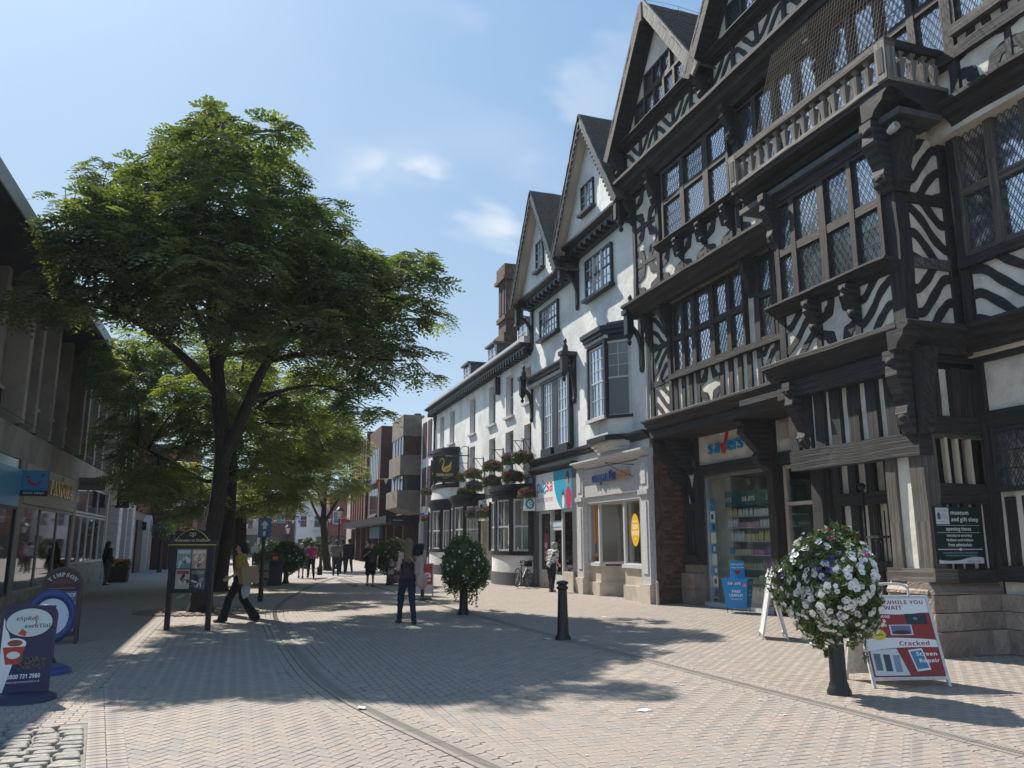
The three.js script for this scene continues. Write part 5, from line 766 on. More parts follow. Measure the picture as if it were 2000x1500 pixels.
for (const s of [22.1, 26.6, 31.2]) { const d = sp_('dormer', [bx(s - 0.65, s + 0.65, 10.0, 11.0, 1.3, 3.4)], MT.slate); part(d, 'dormer_window', [bx(s - 0.5, s + 0.5, 10.15, 10.9, 1.25, 1.30)], MT.glassOld2); part(d, 'dormer_frame', [bx(s - 0.62, s - 0.5, 10.05, 11, 1.22, 1.3), bx(s + 0.5, s + 0.62, 10.05, 11, 1.22, 1.3), bx(s - 0.03, s + 0.03, 10.1, 10.9, 1.22, 1.3), bx(s - 0.5, s + 0.5, 10.5, 10.54, 1.22, 1.3)], MT.whitePaint); part(d, 'dormer_roof', bx(s - 0.75, s + 0.75, 11.0, 11.1, 1.1, 3.4), MT.slate); }
{ const c = sp_('chimney', [bx(29.8, 31.1, 11.5, 15.9, 3.0, 4.0), bx(29.7, 31.2, 13.4, 13.65, 2.9, 4.1), bx(29.6, 31.3, 15.6, 15.8, 2.8, 4.2), bx(29.7, 31.2, 15.8, 16.5, 2.9, 4.1), bx(29.5, 31.4, 11.5, 12.6, 2.8, 4.2)], MT.brickOld); part(c, 'recess', bx(30.0, 30.3, 13.8, 15.4, 2.97, 3.0), MT.dark); part(c, 'recess', bx(30.6, 30.9, 13.8, 15.4, 2.97, 3.0), MT.dark); }
// bow windows: half-ellipse plans
function bow(sc, a, b, storeys) {
  const P = (t, k = 1) => [1.1 - b * k * Math.sin(t), sc - a * (1 + (k - 1) * 0.25) * Math.cos(t)], poly = k => { const p = []; for (let i = 0; i <= 28; i++) p.push(P(i / 28 * Math.PI, k)); return p; };
  const t = sp_('bow_window', [exXS(poly(1.0), 0.5, 1.16)], MT.white); part(t, 'plinth', exXS(poly(1.04), 0, 0.5), mat([0.10, 0.105, 0.11], 0.7));
  const n = 4;
  const glaz = (y0, y1) => {
    part(t, 'sill', exXS(poly(1.06), y0 - 0.16, y0), MT.black);
    part(t, 'fascia', [exXS(poly(1.02), y1, y1 + 0.22), exXS(poly(1.10), y1 + 0.22, y1 + 0.36), exXS(poly(1.2), y1 + 0.36, y1 + 0.50), exXS(poly(1.12), y1 + 0.50, y1 + 0.58)], MT.black);
    for (let i = 0; i <= n; i++) { const q = lerp(0.16, Math.PI - 0.16, i / n), p = P(q); part(t, 'mullion', bar([p[0], y0, p[1]], [p[0], y1, p[1]], 0.26, 0.16, [b * Math.sin(q), 0, a * Math.cos(q)]), MT.black); }
    for (let i = 0; i < n; i++) {
      const q0 = lerp(0.16, Math.PI - 0.16, i / n) + 0.07, q1 = lerp(0.16, Math.PI - 0.16, (i + 1) / n) - 0.07, A = P(q0), B = P(q1), mid = k => [lerp(A[0], B[0], k), lerp(A[1], B[1], k)], m = mid(0.5), ym = lerp(y0, y1, 0.47);
      const w = part(t, 'sash_window', [bar([A[0], y0, A[1]], [A[0], y1, A[1]], 0.07), bar([B[0], y0, B[1]], [B[0], y1, B[1]], 0.07), ...[y0 + 0.04, ym, y1 - 0.04].map(y => bar([A[0], y, A[1]], [B[0], y, B[1]], 0.07)), bar([m[0], y0, m[1]], [m[0], y1, m[1]], 0.04)], MT.whitePaint);
    }
  };
  glaz(1.32, 3.36); part(t, 'glass', exXSopen(poly(0.93), 1.32, 3.36), MT.pane);
  part(t, 'interior', [exXS(poly(0.90), 1.18, 1.30), exXS(poly(0.90), 3.36, 3.45), bx(sc - a, sc + a, 1.2, 3.4, 1.6, 1.65)], MT.room);
  for (const k of [-0.62, -0.1, 0.55]) part(t, 'curtain', jit(tim(sc + k * a - 0.14, sc + k * a + 0.14, 1.34, 3.34, 0.72, 0.82), 0.05, 5), MT.curtain);
  if (storeys > 1) { part(t, 'upper_wall', exXS(poly(0.9), 3.94, 4.55), MT.white); const y0 = 4.75, y1 = 6.3; part(t, 'upper_sill', exXS(poly(0.98), 4.55, 4.75), MT.black); part(t, 'upper_glass', exXSopen(poly(0.86), y0, y1), MT.glassOld2); for (let i = 0; i <= n; i++) { const q = lerp(0.16, Math.PI - 0.16, i / n), p = P(q, 0.9); part(t, 'upper_mullion', bar([p[0], y0, p[1]], [p[0], y1, p[1]], 0.2, 0.14, [b * Math.sin(q), 0, a * Math.cos(q)]), MT.black); } part(t, 'upper_fascia', [exXS(poly(0.94), y1, y1 + 0.2), exXS(poly(1.05), y1 + 0.2, y1 + 0.4)], MT.black); for (const y of [y0 + 0.05, 5.5, y1 - 0.05]) { const p = poly(0.9); part(t, 'upper_glazing_bar', tube(p.map(q => [q[0], y, q[1]]), 0.03, 4, 28), MT.whitePaint); } }
}
function exXSopen(p, y0, y1) { const g = []; for (let i = 0; i + 1 < p.length; i++) g.push(quad([p[i][0], y0, p[i][1]], [p[i + 1][0], y0, p[i + 1][1]], [p[i + 1][0], y1, p[i + 1][1]], [p[i][0], y1, p[i][1]])); return mg(g); }
bow(22.3, 2.1, 0.92, 1); bow(29.25, 2.05, 0.92, 1); bow(34.1, 2.2, 0.92, 2);
{ const d = sp_('entrance_door', [bx(25.0, 25.75, 0.05, 2.3, 2.3, 2.36), bx(25.85, 26.6, 0.05, 2.3, 2.3, 2.36), bx(24.9, 26.7, 2.3, 2.6, 2.28, 2.38)], mat([0.09, 0.05, 0.03], 0.5, { map: woodT, mu: 0.6 })); part(d, 'glass', bx(25.1, 25.65, 1.0, 2.1, 2.285, 2.298), MT.glassSash); part(d, 'glass', bx(25.95, 26.5, 1.0, 2.1, 2.285, 2.298), MT.glassSash); } sp_('entrance_surround', [bx(24.5, 24.8, 0, 3.3, 0.9, 1.2), bx(26.8, 27.1, 0, 3.3, 0.9, 1.2)], MT.beige);
{ const t = thing('entrance_sign', 'white arched fascia with black lettering over the hotel entrance', 'sign', [0.9, 2.7, 25.8]); part(t, 'board', bx(24.5, 27.1, 2.65, 3.6, 0.78, 0.92), MT.white); part(t, 'word', letters('Swan', 0.55, 0.04, 26.7, 2.85, 0.76, -1, fontSerif, 1.7), MT.black); }
// ---------- narrow white building and brown office block
const NB = thing('narrow_white_building', 'narrow white building with dark red window strips past the hotel', 'building', [1.1, 0, 40]);
part(NB, 'wall', bx(38.4, 41.7, 2.9, 9.6, 1.1, 8), MT.white); part(NB, 'shopfront', bx(38.5, 41.6, 0, 2.9, 1.3, 8), MT.glassDark); part(NB, 'pillar', bx(41.45, 41.7, 0, 2.9, 1.05, 1.5), MT.whitePaint); part(NB, 'pillar', bx(38.4, 38.7, 0, 2.9, 1.05, 1.5), MT.black);
for (const [a, b] of [[40.1, 41.1], [38.7, 39.6]]) for (const [y0, y1] of [[6.9, 9.2], [3.9, 6.3]]) part(NB, 'window', [bx(a, b, y0, y1, 1.05, 1.1)], mat([0.10, 0.05, 0.05], 0.3)); part(NB, 'fascia_lettering', letters('W', 0.5, 0.05, 41.2, 3.0, 1.05, -1, font, 0.9), MT.blue);
const BB = thing('brown_office_block', 'brown brick office block with stacked concrete window bays', 'office block', [1.1, 0, 55]);
const bp = (n, ...a) => part(BB, n, ...a);
bp('wall', [bx(41.7, 52.4, 3.5, 9.5, 1.3, 9), bx(52.4, 58.0, 3.5, 10.6, 0.2, 9), bx(58, 74, 3.5, 11.2, 0.9, 9), bx(60.4, 60.8, 3.5, 11.2, 0.3, 1)], MT.brickBrown);
bp('concrete_bay', [bx(42.3, 46.4, 8.55, 9.95, 0.0, 1.4)], MT.concreteD); bp('concrete_bay', [bx(42.3, 46.4, 6.0, 7.3, -0.15, 1.4)], MT.concreteD);
bp('concrete_bay', [exXY([[1.3, 3.5], [0.6, 3.6], [-0.3, 3.9], [-0.3, 5.0], [1.3, 5.0]], 42.3, 46.4)], MT.concreteD);
for (const [y0, y1] of [[7.3, 8.55], [5.0, 6.0]]) { const w = bp('bay_window', [bx(42.42, 46.3, y0, y1, 0.05, 1.3)], MT.glassDark); part(w, 'mullions', [43.3, 44.3, 45.3].map(s => bx(s - 0.04, s + 0.04, y0, y1, 0.0, 0.05)), MT.whitePaint); part(w, 'side_panel', bx(42.36, 42.42, y0, y1, 0.1, 1.3), y0 > 7 ? MT.brickBrown : MT.glassDark); }
for (const [s0, s1, y0, y1, x] of [[47.4, 51.8, 6.6, 8.6, 1.3], [47.4, 51.8, 3.9, 5.4, 1.3], [53.2, 57.2, 6.5, 9.0, 0.2], [53.2, 57.2, 3.9, 5.8, 0.2]]) { const n = 5; for (let i = 0; i < n; i++) { const a = lerp(s0, s1, i / n), b = lerp(s0, s1, (i + 1) / n) - 0.22; bp('window', [bx(a, b, y0, y1, x - 0.02, x + 0.02)], MT.glassDark); bp('window_sill', exXY([[x, y0 - 0.4], [x - 0.22, y0 - 0.3], [x - 0.02, y0], [x, y0]], a, b), MT.brickBrown); } }
for (let i = 0; i < 8; i++) { const s = 61.5 + i * 1.55; bp('pier', bx(s, s + 0.5, 3.5, 11.0, 0.62, 0.9), MT.brickRed); for (const [y0, y1] of [[8.0, 10.0], [4.6, 6.6]]) bp('window', bx(s + 0.55, s + 1.5, y0, y1, 0.86, 0.9), MT.glassDark); }
bp('canopy', [bx(46.5, 71, 3.0, 3.5, -0.25, 1.5)], MT.black); bp('shopfront', bx(41.8, 74, 0, 3.0, 1.6, 9), MT.glassDark); for (let s = 46; s < 74; s += 3.4) bp('column', bx(s, s + 0.5, 0, 3.0, 0.9, 1.6), MT.brickBrown);
for (let i = 0; i < 3; i++) bp('flue', cyl(4, 11, 57.0 + i * 0.8, 0.3, 0.3, 1.4, 10), MT.brickBrown); bp('shop_fascia', bx(55, 60, 2.0, 2.9, 0.7, 0.95), mat([0.05, 0.14, 0.18], 0.4));
// ================= left-hand street front =================
const LX = -15.7;
const MB = thing('concrete_shop_block', 'grey concrete shop block with vertical fins and wide flat roof at the left', 'building', [LX, 0, 18]);
const mp = (n, ...a) => part(MB, n, ...a);
mp('wall', [bx(2, 32.4, 4.0, 8.3, LX - 8, LX - 0.35)], MT.concrete);
mp('roof', [bx(0, 32.9, 8.34, 8.62, LX - 8, LX + 1.18)], MT.slate); mp('roof_soffit', bx(0, 32.8, 8.28, 8.335, LX - 0.4, LX + 1.12), mat([0.06, 0.062, 0.068], 0.85, { map: blotchT, mu: 0.4 })); mp('roof_edge', bx(0, 32.92, 8.30, 8.66, LX + 1.185, LX + 1.22), MT.lilac);
mp('concrete_band', [bx(2, 32.4, 3.90, 4.72, LX - 0.4, LX + 0.02)], MT.concrete);
for (let k = 0; k < 15; k++) {
  const s = 3.9 + 2.04 * k; mp('fin', [bx(s - 0.16, s + 0.16, 4.72, 8.28, LX - 0.35, LX + (k % 4 === 1 ? 0.30 : 0.14))], k % 4 === 1 ? mat([0.46, 0.425, 0.37], 0.9, { map: blotchT, mu: 0.4 }) : MT.concrete);
  if (s > 31) continue; const sp2 = mp('spandrel', bx(s + 0.16, s + 1.88, 4.72, 5.55, LX - 0.36, LX - 0.22), MT.brickBrown);
  const w = mp('window', [bx(s + 0.16, s + 1.88, 5.55, 5.64, LX - 0.36, LX - 0.16), bx(s + 0.98, s + 1.06, 5.64, 8.28, LX - 0.36, LX - 0.18), bx(s + 0.16, s + 0.22, 5.64, 8.28, LX - 0.36, LX - 0.18)], MT.whitePaint); part(w, 'pane', [bx(s + 0.22, s + 0.98, 5.64, 8.28, LX - 0.35, LX - 0.26)], MT.glassSash); part(w, 'blind_panel', bx(s + 1.06, s + 1.88, 5.64, 8.28, LX - 0.35, LX - 0.24), MT.concrete);
}
// shopfronts
const glassL = (s0, s1, y0, y1, x = LX) => quad([x, y0, s0], [x, y0, s1], [x, y1, s1], [x, y1, s0]);
for (const s of [5.5, 15.95, 23.9, 31.9]) mp('pillar', bx(s - 0.24, s + 0.24, 0, 3.9, LX - 0.5, LX + 0.05), MT.concrete);
mp('shop_room', [bx(2, 32, -0.006, 0.06, LX - 7, LX - 0.2), bx(2, 32, 3.7, 3.9, LX - 7, LX - 0.2), bx(2, 32, 0, 3.7, LX - 5, LX - 4.8), bx(15.9, 16, 0, 3.7, LX - 5, LX - 0.5), bx(23.85, 23.95, 0, 3.7, LX - 5, LX - 0.5)], MT.room);
{
  const t = thing('shop_fascia', 'plain pale blue fascia board at the left edge over the travel agent', 'sign', [LX, 2.7, 10.6]); part(t, 'board', bx(5.74, 15.7, 2.62, 3.62, LX - 0.1, LX + 0.06), mat([0.10, 0.36, 0.55], 0.35)); part(t, 'upper_glass', bx(5.74, 15.7, 3.62, 3.88, LX - 0.1, LX), mat([0.03, 0.10, 0.11], 0.2));
  const f = thing('shop_fascia', 'cream fascia with raised gold lettering on the concrete block', 'sign', [LX, 2.7, 19.9]); part(f, 'board', bx(16.2, 23.65, 2.74, 3.88, LX - 0.1, LX + 0.06), mat([0.50, 0.46, 0.37], 0.6, { map: grainT, mu: 1 })); part(f, 'word', letters('PANDORA', 0.46, 0.05, 19.2, 3.15, LX + 0.07, 1, fontSerif, 3.6), MT.gold); part(f, 'crown', [bx(21.1, 21.36, 3.70, 3.74, LX + 0.07, LX + 0.11), ...[21.12, 21.23, 21.34].map(s => sph(LX + 0.09, 3.80, s, 0.03))], MT.gold);
}
const fr2 = (s0, s1, y0, y1, n, m, sill = 0.35) => { const g = [bx(s0, s1, y1 - 0.08, y1, LX - 0.05, LX + 0.03), bx(s0, s1, y0, y0 + 0.08, LX - 0.05, LX + 0.03)]; for (let i = 0; i <= n; i++) { const s = lerp(s0, s1, i / n); g.push(bx(s - 0.04, s + 0.04, y0 + 0.08, y1 - 0.08, LX - 0.045, LX + 0.025)); } const w = mp('shop_window', g, m); for (let i = 0; i < n; i++) part(w, 'pane', glassL(lerp(s0, s1, i / n) + 0.04, lerp(s0, s1, (i + 1) / n) - 0.04, y0 + 0.08, y1 - 0.08, LX - 0.01), MT.glassShop); if (y0 < 1) mp('stall_riser', bx(s0, s1, 0, y0 - 0.003, LX - 0.08, LX + 0.02), MT.concrete); };
fr2(5.74, 15.7, 0.25, 2.62, 4, MT.black); fr2(16.2, 23.65, 0.25, 2.72, 3, mat([0.34, 0.31, 0.25], 0.5)); fr2(24.15, 31.65, 0.85, 2.72, 5, MT.steel); fr2(24.15, 31.65, 2.76, 3.86, 3, MT.steel);
// hanging signs, printed on both faces, square to the wall
function flag(name, label, x0, x1, y0, y1, s, draw, w = 256, h = 256, edge = MT.black, arm) {
  const t = thing(name, label, 'sign', [(x0 + x1) / 2, y0, s]); part(t, 'panel', bx(s - 0.03, s + 0.03, y0, y1, x0, x1), edge); const m = canvasMat(w, h, draw); part(t, 'printed_face', quad([x0 + 0.005, y0 + 0.005, s - 0.034], [x1 - 0.005, y0 + 0.005, s - 0.034], [x1 - 0.005, y1 - 0.005, s - 0.034], [x0 + 0.005, y1 - 0.005, s - 0.034]), m);
  if (arm) part(t, 'arm', arm, MT.iron); return t;
}
flag('hanging_sign', 'blue hanging sign with a red smile symbol on the concrete block', -15.66, -14.98, 2.92, 3.62, 15.8, (x, w, h) => { x.fillStyle = '#3f8fc4'; x.fillRect(0, 0, w, h); x.fillStyle = '#12202e'; x.fillRect(0, h * 0.79, w, h * 0.21); x.strokeStyle = '#b8263c'; x.lineWidth = 24; x.beginPath(); x.arc(126, 84, 58, 0.25, Math.PI - 0.1); x.stroke(); x.lineWidth = 18; x.beginPath(); x.moveTo(40, 66); x.lineTo(86, 66); x.stroke(); x.fillStyle = '#b8263c'; x.beginPath(); x.arc(200, 44, 15, 0, 7); x.fill(); x.fillStyle = '#e8eef2'; x.font = 'bold 28px sans-serif'; x.textAlign = 'center'; x.fillText('TRAVEL MONEY', w / 2, h * 0.93); });
flag('hanging_sign', 'grey hanging sign with dark serif capitals near the block end', -15.66, -14.75, 3.58, 4.06, 24.2, (x, w, h) => { x.fillStyle = '#8f887c'; x.fillRect(0, 0, w, h); x.fillStyle = '#2a2622'; x.font = 'bold 44px serif'; x.textAlign = 'center'; x.fillText('PANDORA', w / 2, h * 0.62, w * 0.88); }, 256, 128, MT.concrete);
flag('hanging_sign', 'square black hanging sign with pale emblem past the concrete block', -15.5, -14.9, 3.28, 4.22, 33.0, (x, w, h) => { x.fillStyle = '#15151a'; x.fillRect(0, 0, w, h); x.fillStyle = '#7a5a62'; x.beginPath(); x.arc(w / 2, h * 0.68, 20, 0, 7); x.fill(); x.fillStyle = '#8a8a8e'; x.fillRect(90, 50, 70, 12); });
flag('hanging_sign', 'small black hanging sign beside the arched stone doorway', -15.6, -15.0, 2.36, 2.84, 42.5, (x, w, h) => { x.fillStyle = '#101014'; x.fillRect(0, 0, w, h); x.fillStyle = '#8c8c90'; x.font = '64px sans-serif'; x.textAlign = 'center'; x.fillText('MANSION', w / 2, h * 0.6, w * 0.8); });
flag('hanging_sign', 'bright green square hanging sign left of the notice board', -14.2, -13.6, 2.3, 2.96, 45.9, (x, w, h) => { x.fillStyle = '#5fae2c'; x.fillRect(0, 0, w, h); x.strokeStyle = '#d8ecc6'; x.lineWidth = 12; x.beginPath(); x.moveTo(110, 190); x.lineTo(120, 70); x.lineTo(170, 190); x.stroke(); });
// older fronts past the concrete block
const oldFront = (name, label, s0, s1, x, h, m, wins, wm = MT.whitePaint) => { const t = thing(name, label, 'building', [x, 0, (s0 + s1) / 2]); part(t, 'wall', bx(s0, s1, 3.4, h, x - 8, x), m); part(t, 'roof', exXY([[x - 8.2, h], [x + 0.25, h], [x - 4, h + 2.6]], s0, s1), MT.slate); for (const [a, b, y0, y1] of wins) sash(t, a, b, y0, y1, x + 0.03, { face: 1, gm: MT.glassSash, fm: wm, cols: 2, rows: [2, 2] }); return t; };
{
  const a = oldFront('timbered_shop_building', 'black and white shop building with pale stone ground floor beyond the concrete block', 32.95, 39.4, -15.45, 9.6, MT.cream, [[34.2, 35.2, 4.6, 6.2], [37, 38, 4.6, 6.2], [34.2, 35.2, 7.2, 8.7], [37, 38, 7.2, 8.7]], MT.black);
  for (const s of [33.0, 34.0, 35.5, 36.6, 38.2, 39.2]) part(a, 'timber_post', bx(s - 0.1, s + 0.1, 3.9, 9.6, -15.44, -15.36), MT.black); for (const y of [3.9, 4.5, 6.4, 7.0, 8.9]) part(a, 'timber_rail', bx(32.95, 39.4, y - 0.1, y + 0.1, -15.43, -15.35), MT.black);
  let R = rng(6); for (let j = 0; j < 9; j++) { part(a, 'stone_block', jit(bx(33.0, 34.1, j * 0.42 + 0.006, j * 0.42 + 0.414, -16.2, -15.30), 0.006), MT.whitePaint); part(a, 'stone_block', jit(bx(38.2, 39.3, j * 0.42 + 0.006, j * 0.42 + 0.414, -16.2, -15.30), 0.006), MT.whitePaint); } part(a, 'shopfront', bx(34.1, 38.2, 0, 3.4, -16.4, -15.6), MT.glassDark); part(a, 'pilaster', bx(36.0, 36.3, 0, 3.4, -15.6, -15.3), MT.lilac);
  const b = oldFront('stone_arched_building', 'pinkish brick building with pale arched doorway behind the flower tub', 39.4, 46.0, -15.2, 7.2, MT.brickRed, [[40.4, 41.5, 4.4, 6.2], [43.2, 44.3, 4.4, 6.2]]); part(b, 'shop_wall', bx(39.4, 46, 0, 3.4, -23, -15.3), MT.stone);
  const arch = new THREE.Shape(); arch.moveTo(43.4, 0); arch.lineTo(45.6, 0); arch.lineTo(45.6, 2.2); arch.absarc(44.5, 2.2, 1.1, 0, Math.PI, false); arch.lineTo(43.4, 0); const hole = new THREE.Path(); hole.moveTo(43.7, 0); hole.lineTo(45.3, 0); hole.lineTo(45.3, 2.2); hole.absarc(44.5, 2.2, 0.8, 0, Math.PI, false); hole.lineTo(43.7, 0); arch.holes.push(hole); part(b, 'arch', exSY(arch, -15.3, -14.95), MT.whitePaint); part(b, 'door', bx(43.7, 45.3, 0, 2.9, -15.32, -15.26), MT.dark); part(b, 'dark_shopfront', bx(40, 42.8, 0, 2.9, -15.32, -15.2), MT.black);
  const c = oldFront('red_brick_corner_building', 'dark red brick building with white name board behind the notice board', 46.2, 60, -13.9, 6.6, MT.brickBrown, [[48.5, 49.6, 4.2, 5.8], [52, 53.1, 4.2, 5.8], [56, 57, 4.2, 5.8]]); part(c, 'shop_wall', bx(46.2, 60, 0, 3.4, -22, -14), MT.brickBrown); part(c, 'shopfront', bx(47, 59, 0.2, 3.0, -14.0, -13.85), MT.glassDark); part(c, 'party_wall', bx(46.0, 46.2, 0, 8.6, -20, -15.6), MT.brickRed);
  flag('name_board', 'white name board with dark lettering on red brick wall', -14.45, -13.92, 3.25, 3.75, 46.12, (x, w, h) => { x.fillStyle = '#cfcabb'; x.fillRect(0, 0, w, h); x.fillStyle = '#333'; x.font = 'bold 34px sans-serif'; x.textAlign = 'center'; ['STAFFORD', 'ART CENTRE', 'AND FRAMES', 'GALLERY'].forEach((q, i) => x.fillText(q, w / 2, 42 + i * 34, w * 0.9)); }, 256, 168);
}
// far end of the street
{
  const end = (name, label, x0, x1, s, h, m, wins, roofM = MT.slate, gab = 0) => { const t = thing(name, label, 'house', [(x0 + x1) / 2, 0, s]); part(t, 'wall', gab ? exXY([[x0, 0], [x1, 0], [x1, h], [(x0 + x1) / 2, h + gab], [x0, h]], s, s + 8) : bx(s, s + 8, 0, h, x0, x1), m); if (!gab) part(t, 'roof', bx(s - 0.2, s + 8, h, h + 0.5, x0 - 0.1, x1 + 0.1), roofM); for (const [a, b, y0, y1, gm] of wins) { const w = part(t, 'window', [bx(s - 0.06, s, y0 - 0.08, y1 + 0.08, a - 0.08, b + 0.08)], gm ? MT.dark : MT.whitePaint); part(w, 'pane', bx(s - 0.08, s - 0.06, y0, y1, a, b), gm || MT.glassSash); } return t; };
  end('white_end_house', 'white painted house closing the far end of the street', -3.1, 0.7, 95, 6.0, MT.white, [[-2.6, -1.9, 3.6, 4.9], [-0.9, -0.2, 3.6, 4.9], [-2.7, -1.5, 0.6, 2.0, MT.glassDark], [-0.6, 0.2, 0.9, 2.4]], MT.slate, 1.8);
  end('red_end_house', 'red brick house left of the white end house', -7.4, -3.1, 98, 7.2, MT.brickRed, [[-6.8, -5.9, 4.2, 5.8], [-5.3, -4.4, 4.2, 5.8], [-6.9, -3.6, 0.3, 2.6, MT.glassDark]]);
  end('cream_end_house', 'pale shop house far down the street behind the flower posts', -11.4, -7.4, 92, 5.2, MT.beige, [[-10.8, -9.9, 3.3, 4.6], [-9.2, -8.3, 3.3, 4.6], [-11, -7.8, 0.3, 2.5, MT.glassDark]]);
  end('dark_end_house', 'dark brick shop house at the far left end of the street', -17, -11.4, 84, 7.5, MT.brickBrown, [[-16, -15, 4, 5.6], [-13.4, -12.5, 4, 5.6], [-15.5, -12, 0.3, 2.6, MT.glassDark]]);
  end('brick_end_house', 'red brick house right of the white end house', 0.7, 4.4, 93, 7.6, MT.brickRed, [[1.2, 2.0, 4, 5.4], [3.0, 3.8, 4, 5.4], [1, 4, 0.3, 2.4, MT.glassDark]]);
  end('grey_row_house', 'grey rendered house between office block and brick end house', 1.6, 9, 75, 7.8, MT.concrete, [[2.0, 2.8, 4, 5.6]]);
  end('long_left_house', 'tall brick house on the left far behind the trees', -24, -13.5, 63, 9.2, MT.brickRed, [[-15.4, -14.2, 4, 6], [-18, -17, 4, 6]]);
}

// ================= trees =================
function taper(pts, n = 8, rough = 0.06) { // pts [x,y,s,r]
  const c = new THREE.CatmullRomCurve3(pts.map(p => new THREE.Vector3(p[0], p[1], -p[2]))), m = pts.length * 5, P = [], U = [], I = []; const fr = c.computeFrenetFrames(m, false);
  for (let i = 0; i <= m; i++) { const t = i / m, q = c.getPoint(t), k = t * (pts.length - 1), a = Math.floor(Math.min(k, pts.length - 2)), r = lerp(pts[a][3], pts[a + 1][3], k - a); for (let j = 0; j <= n; j++) { const th = j / n * Math.PI * 2, rr = r * (1 + rough * Math.sin(th * 3 + q.y * 3) + rough * (noise3(q.x * 3, q.y * 3 + j % n, q.z * 3) - 0.5) * 2), d = fr.normals[i].clone().multiplyScalar(Math.cos(th) * rr).add(fr.binormals[i].clone().multiplyScalar(Math.sin(th) * rr)); P.push(q.x + d.x, q.y + d.y, q.z + d.z); U.push(q.y * 1 + t * 2, th * r * 2); } }
  for (let i = 0; i < m; i++) for (let j = 0; j < n; j++) { const a = i * (n + 1) + j, b = a + n + 1; I.push(a, b, a + 1, a + 1, b, b + 1); }
  const g = new THREE.BufferGeometry(); g.setAttribute('position', new THREE.Float32BufferAttribute(P, 3)); g.setAttribute('uv', new THREE.Float32BufferAttribute(U, 2)); g.setIndex(I); g.computeVertexNormals(); return fin(g);
}
function pinnate(len, n, lw, ll, seed) { // compound leaf along +x, drooping, leaflets as bent diamonds
  const P = [], R = rng(seed), tri = (a, b, c) => P.push(...a, ...b, ...c);
  for (let k = 0; k < 3; k++) { const ang = (k - 1) * 0.85 + (R() - 0.5) * 0.4, ca = Math.cos(ang), sa = Math.sin(ang), up = 0.25 - 0.25 * R();
    for (let i = 0; i <= n; i++) { const t = (i + 0.6) / (n + 0.6), d = t * len, y = up * d - 0.55 * d * d / len; for (const sg of i === n ? [0] : [-1, 1]) {
      const a2 = ang + sg * (1.15 - 0.35 * t), lx = Math.cos(a2), lz = Math.sin(a2), L = ll * (0.75 + 0.5 * Math.sin(Math.PI * t)) * (0.85 + 0.3 * R()), W = lw * (0.8 + 0.4 * R()), b = [ca * d, y, sa * d], dr = -0.10 * L - 0.12 * L * R();
      const mdl = [b[0] + lx * L * 0.5 - lz * W, b[1] + 0.1 * W, b[2] + lz * L * 0.5 + lx * W], mdr = [b[0] + lx * L * 0.5 + lz * W, b[1] + 0.1 * W, b[2] + lz * L * 0.5 - lx * W], tip = [b[0] + lx * L, b[1] + dr, b[2] + lz * L]; tri(b, mdl, tip); tri(b, tip, mdr); } } }
  const g = new THREE.BufferGeometry(); g.setAttribute('position', new THREE.Float32BufferAttribute(P, 3)); g.computeVertexNormals(); return boxUV(g);
}
const leafM = mat([1, 1, 1], 0.75, { phys: 1, transmission: 0.62, thickness: 0, ior: 1.4 });
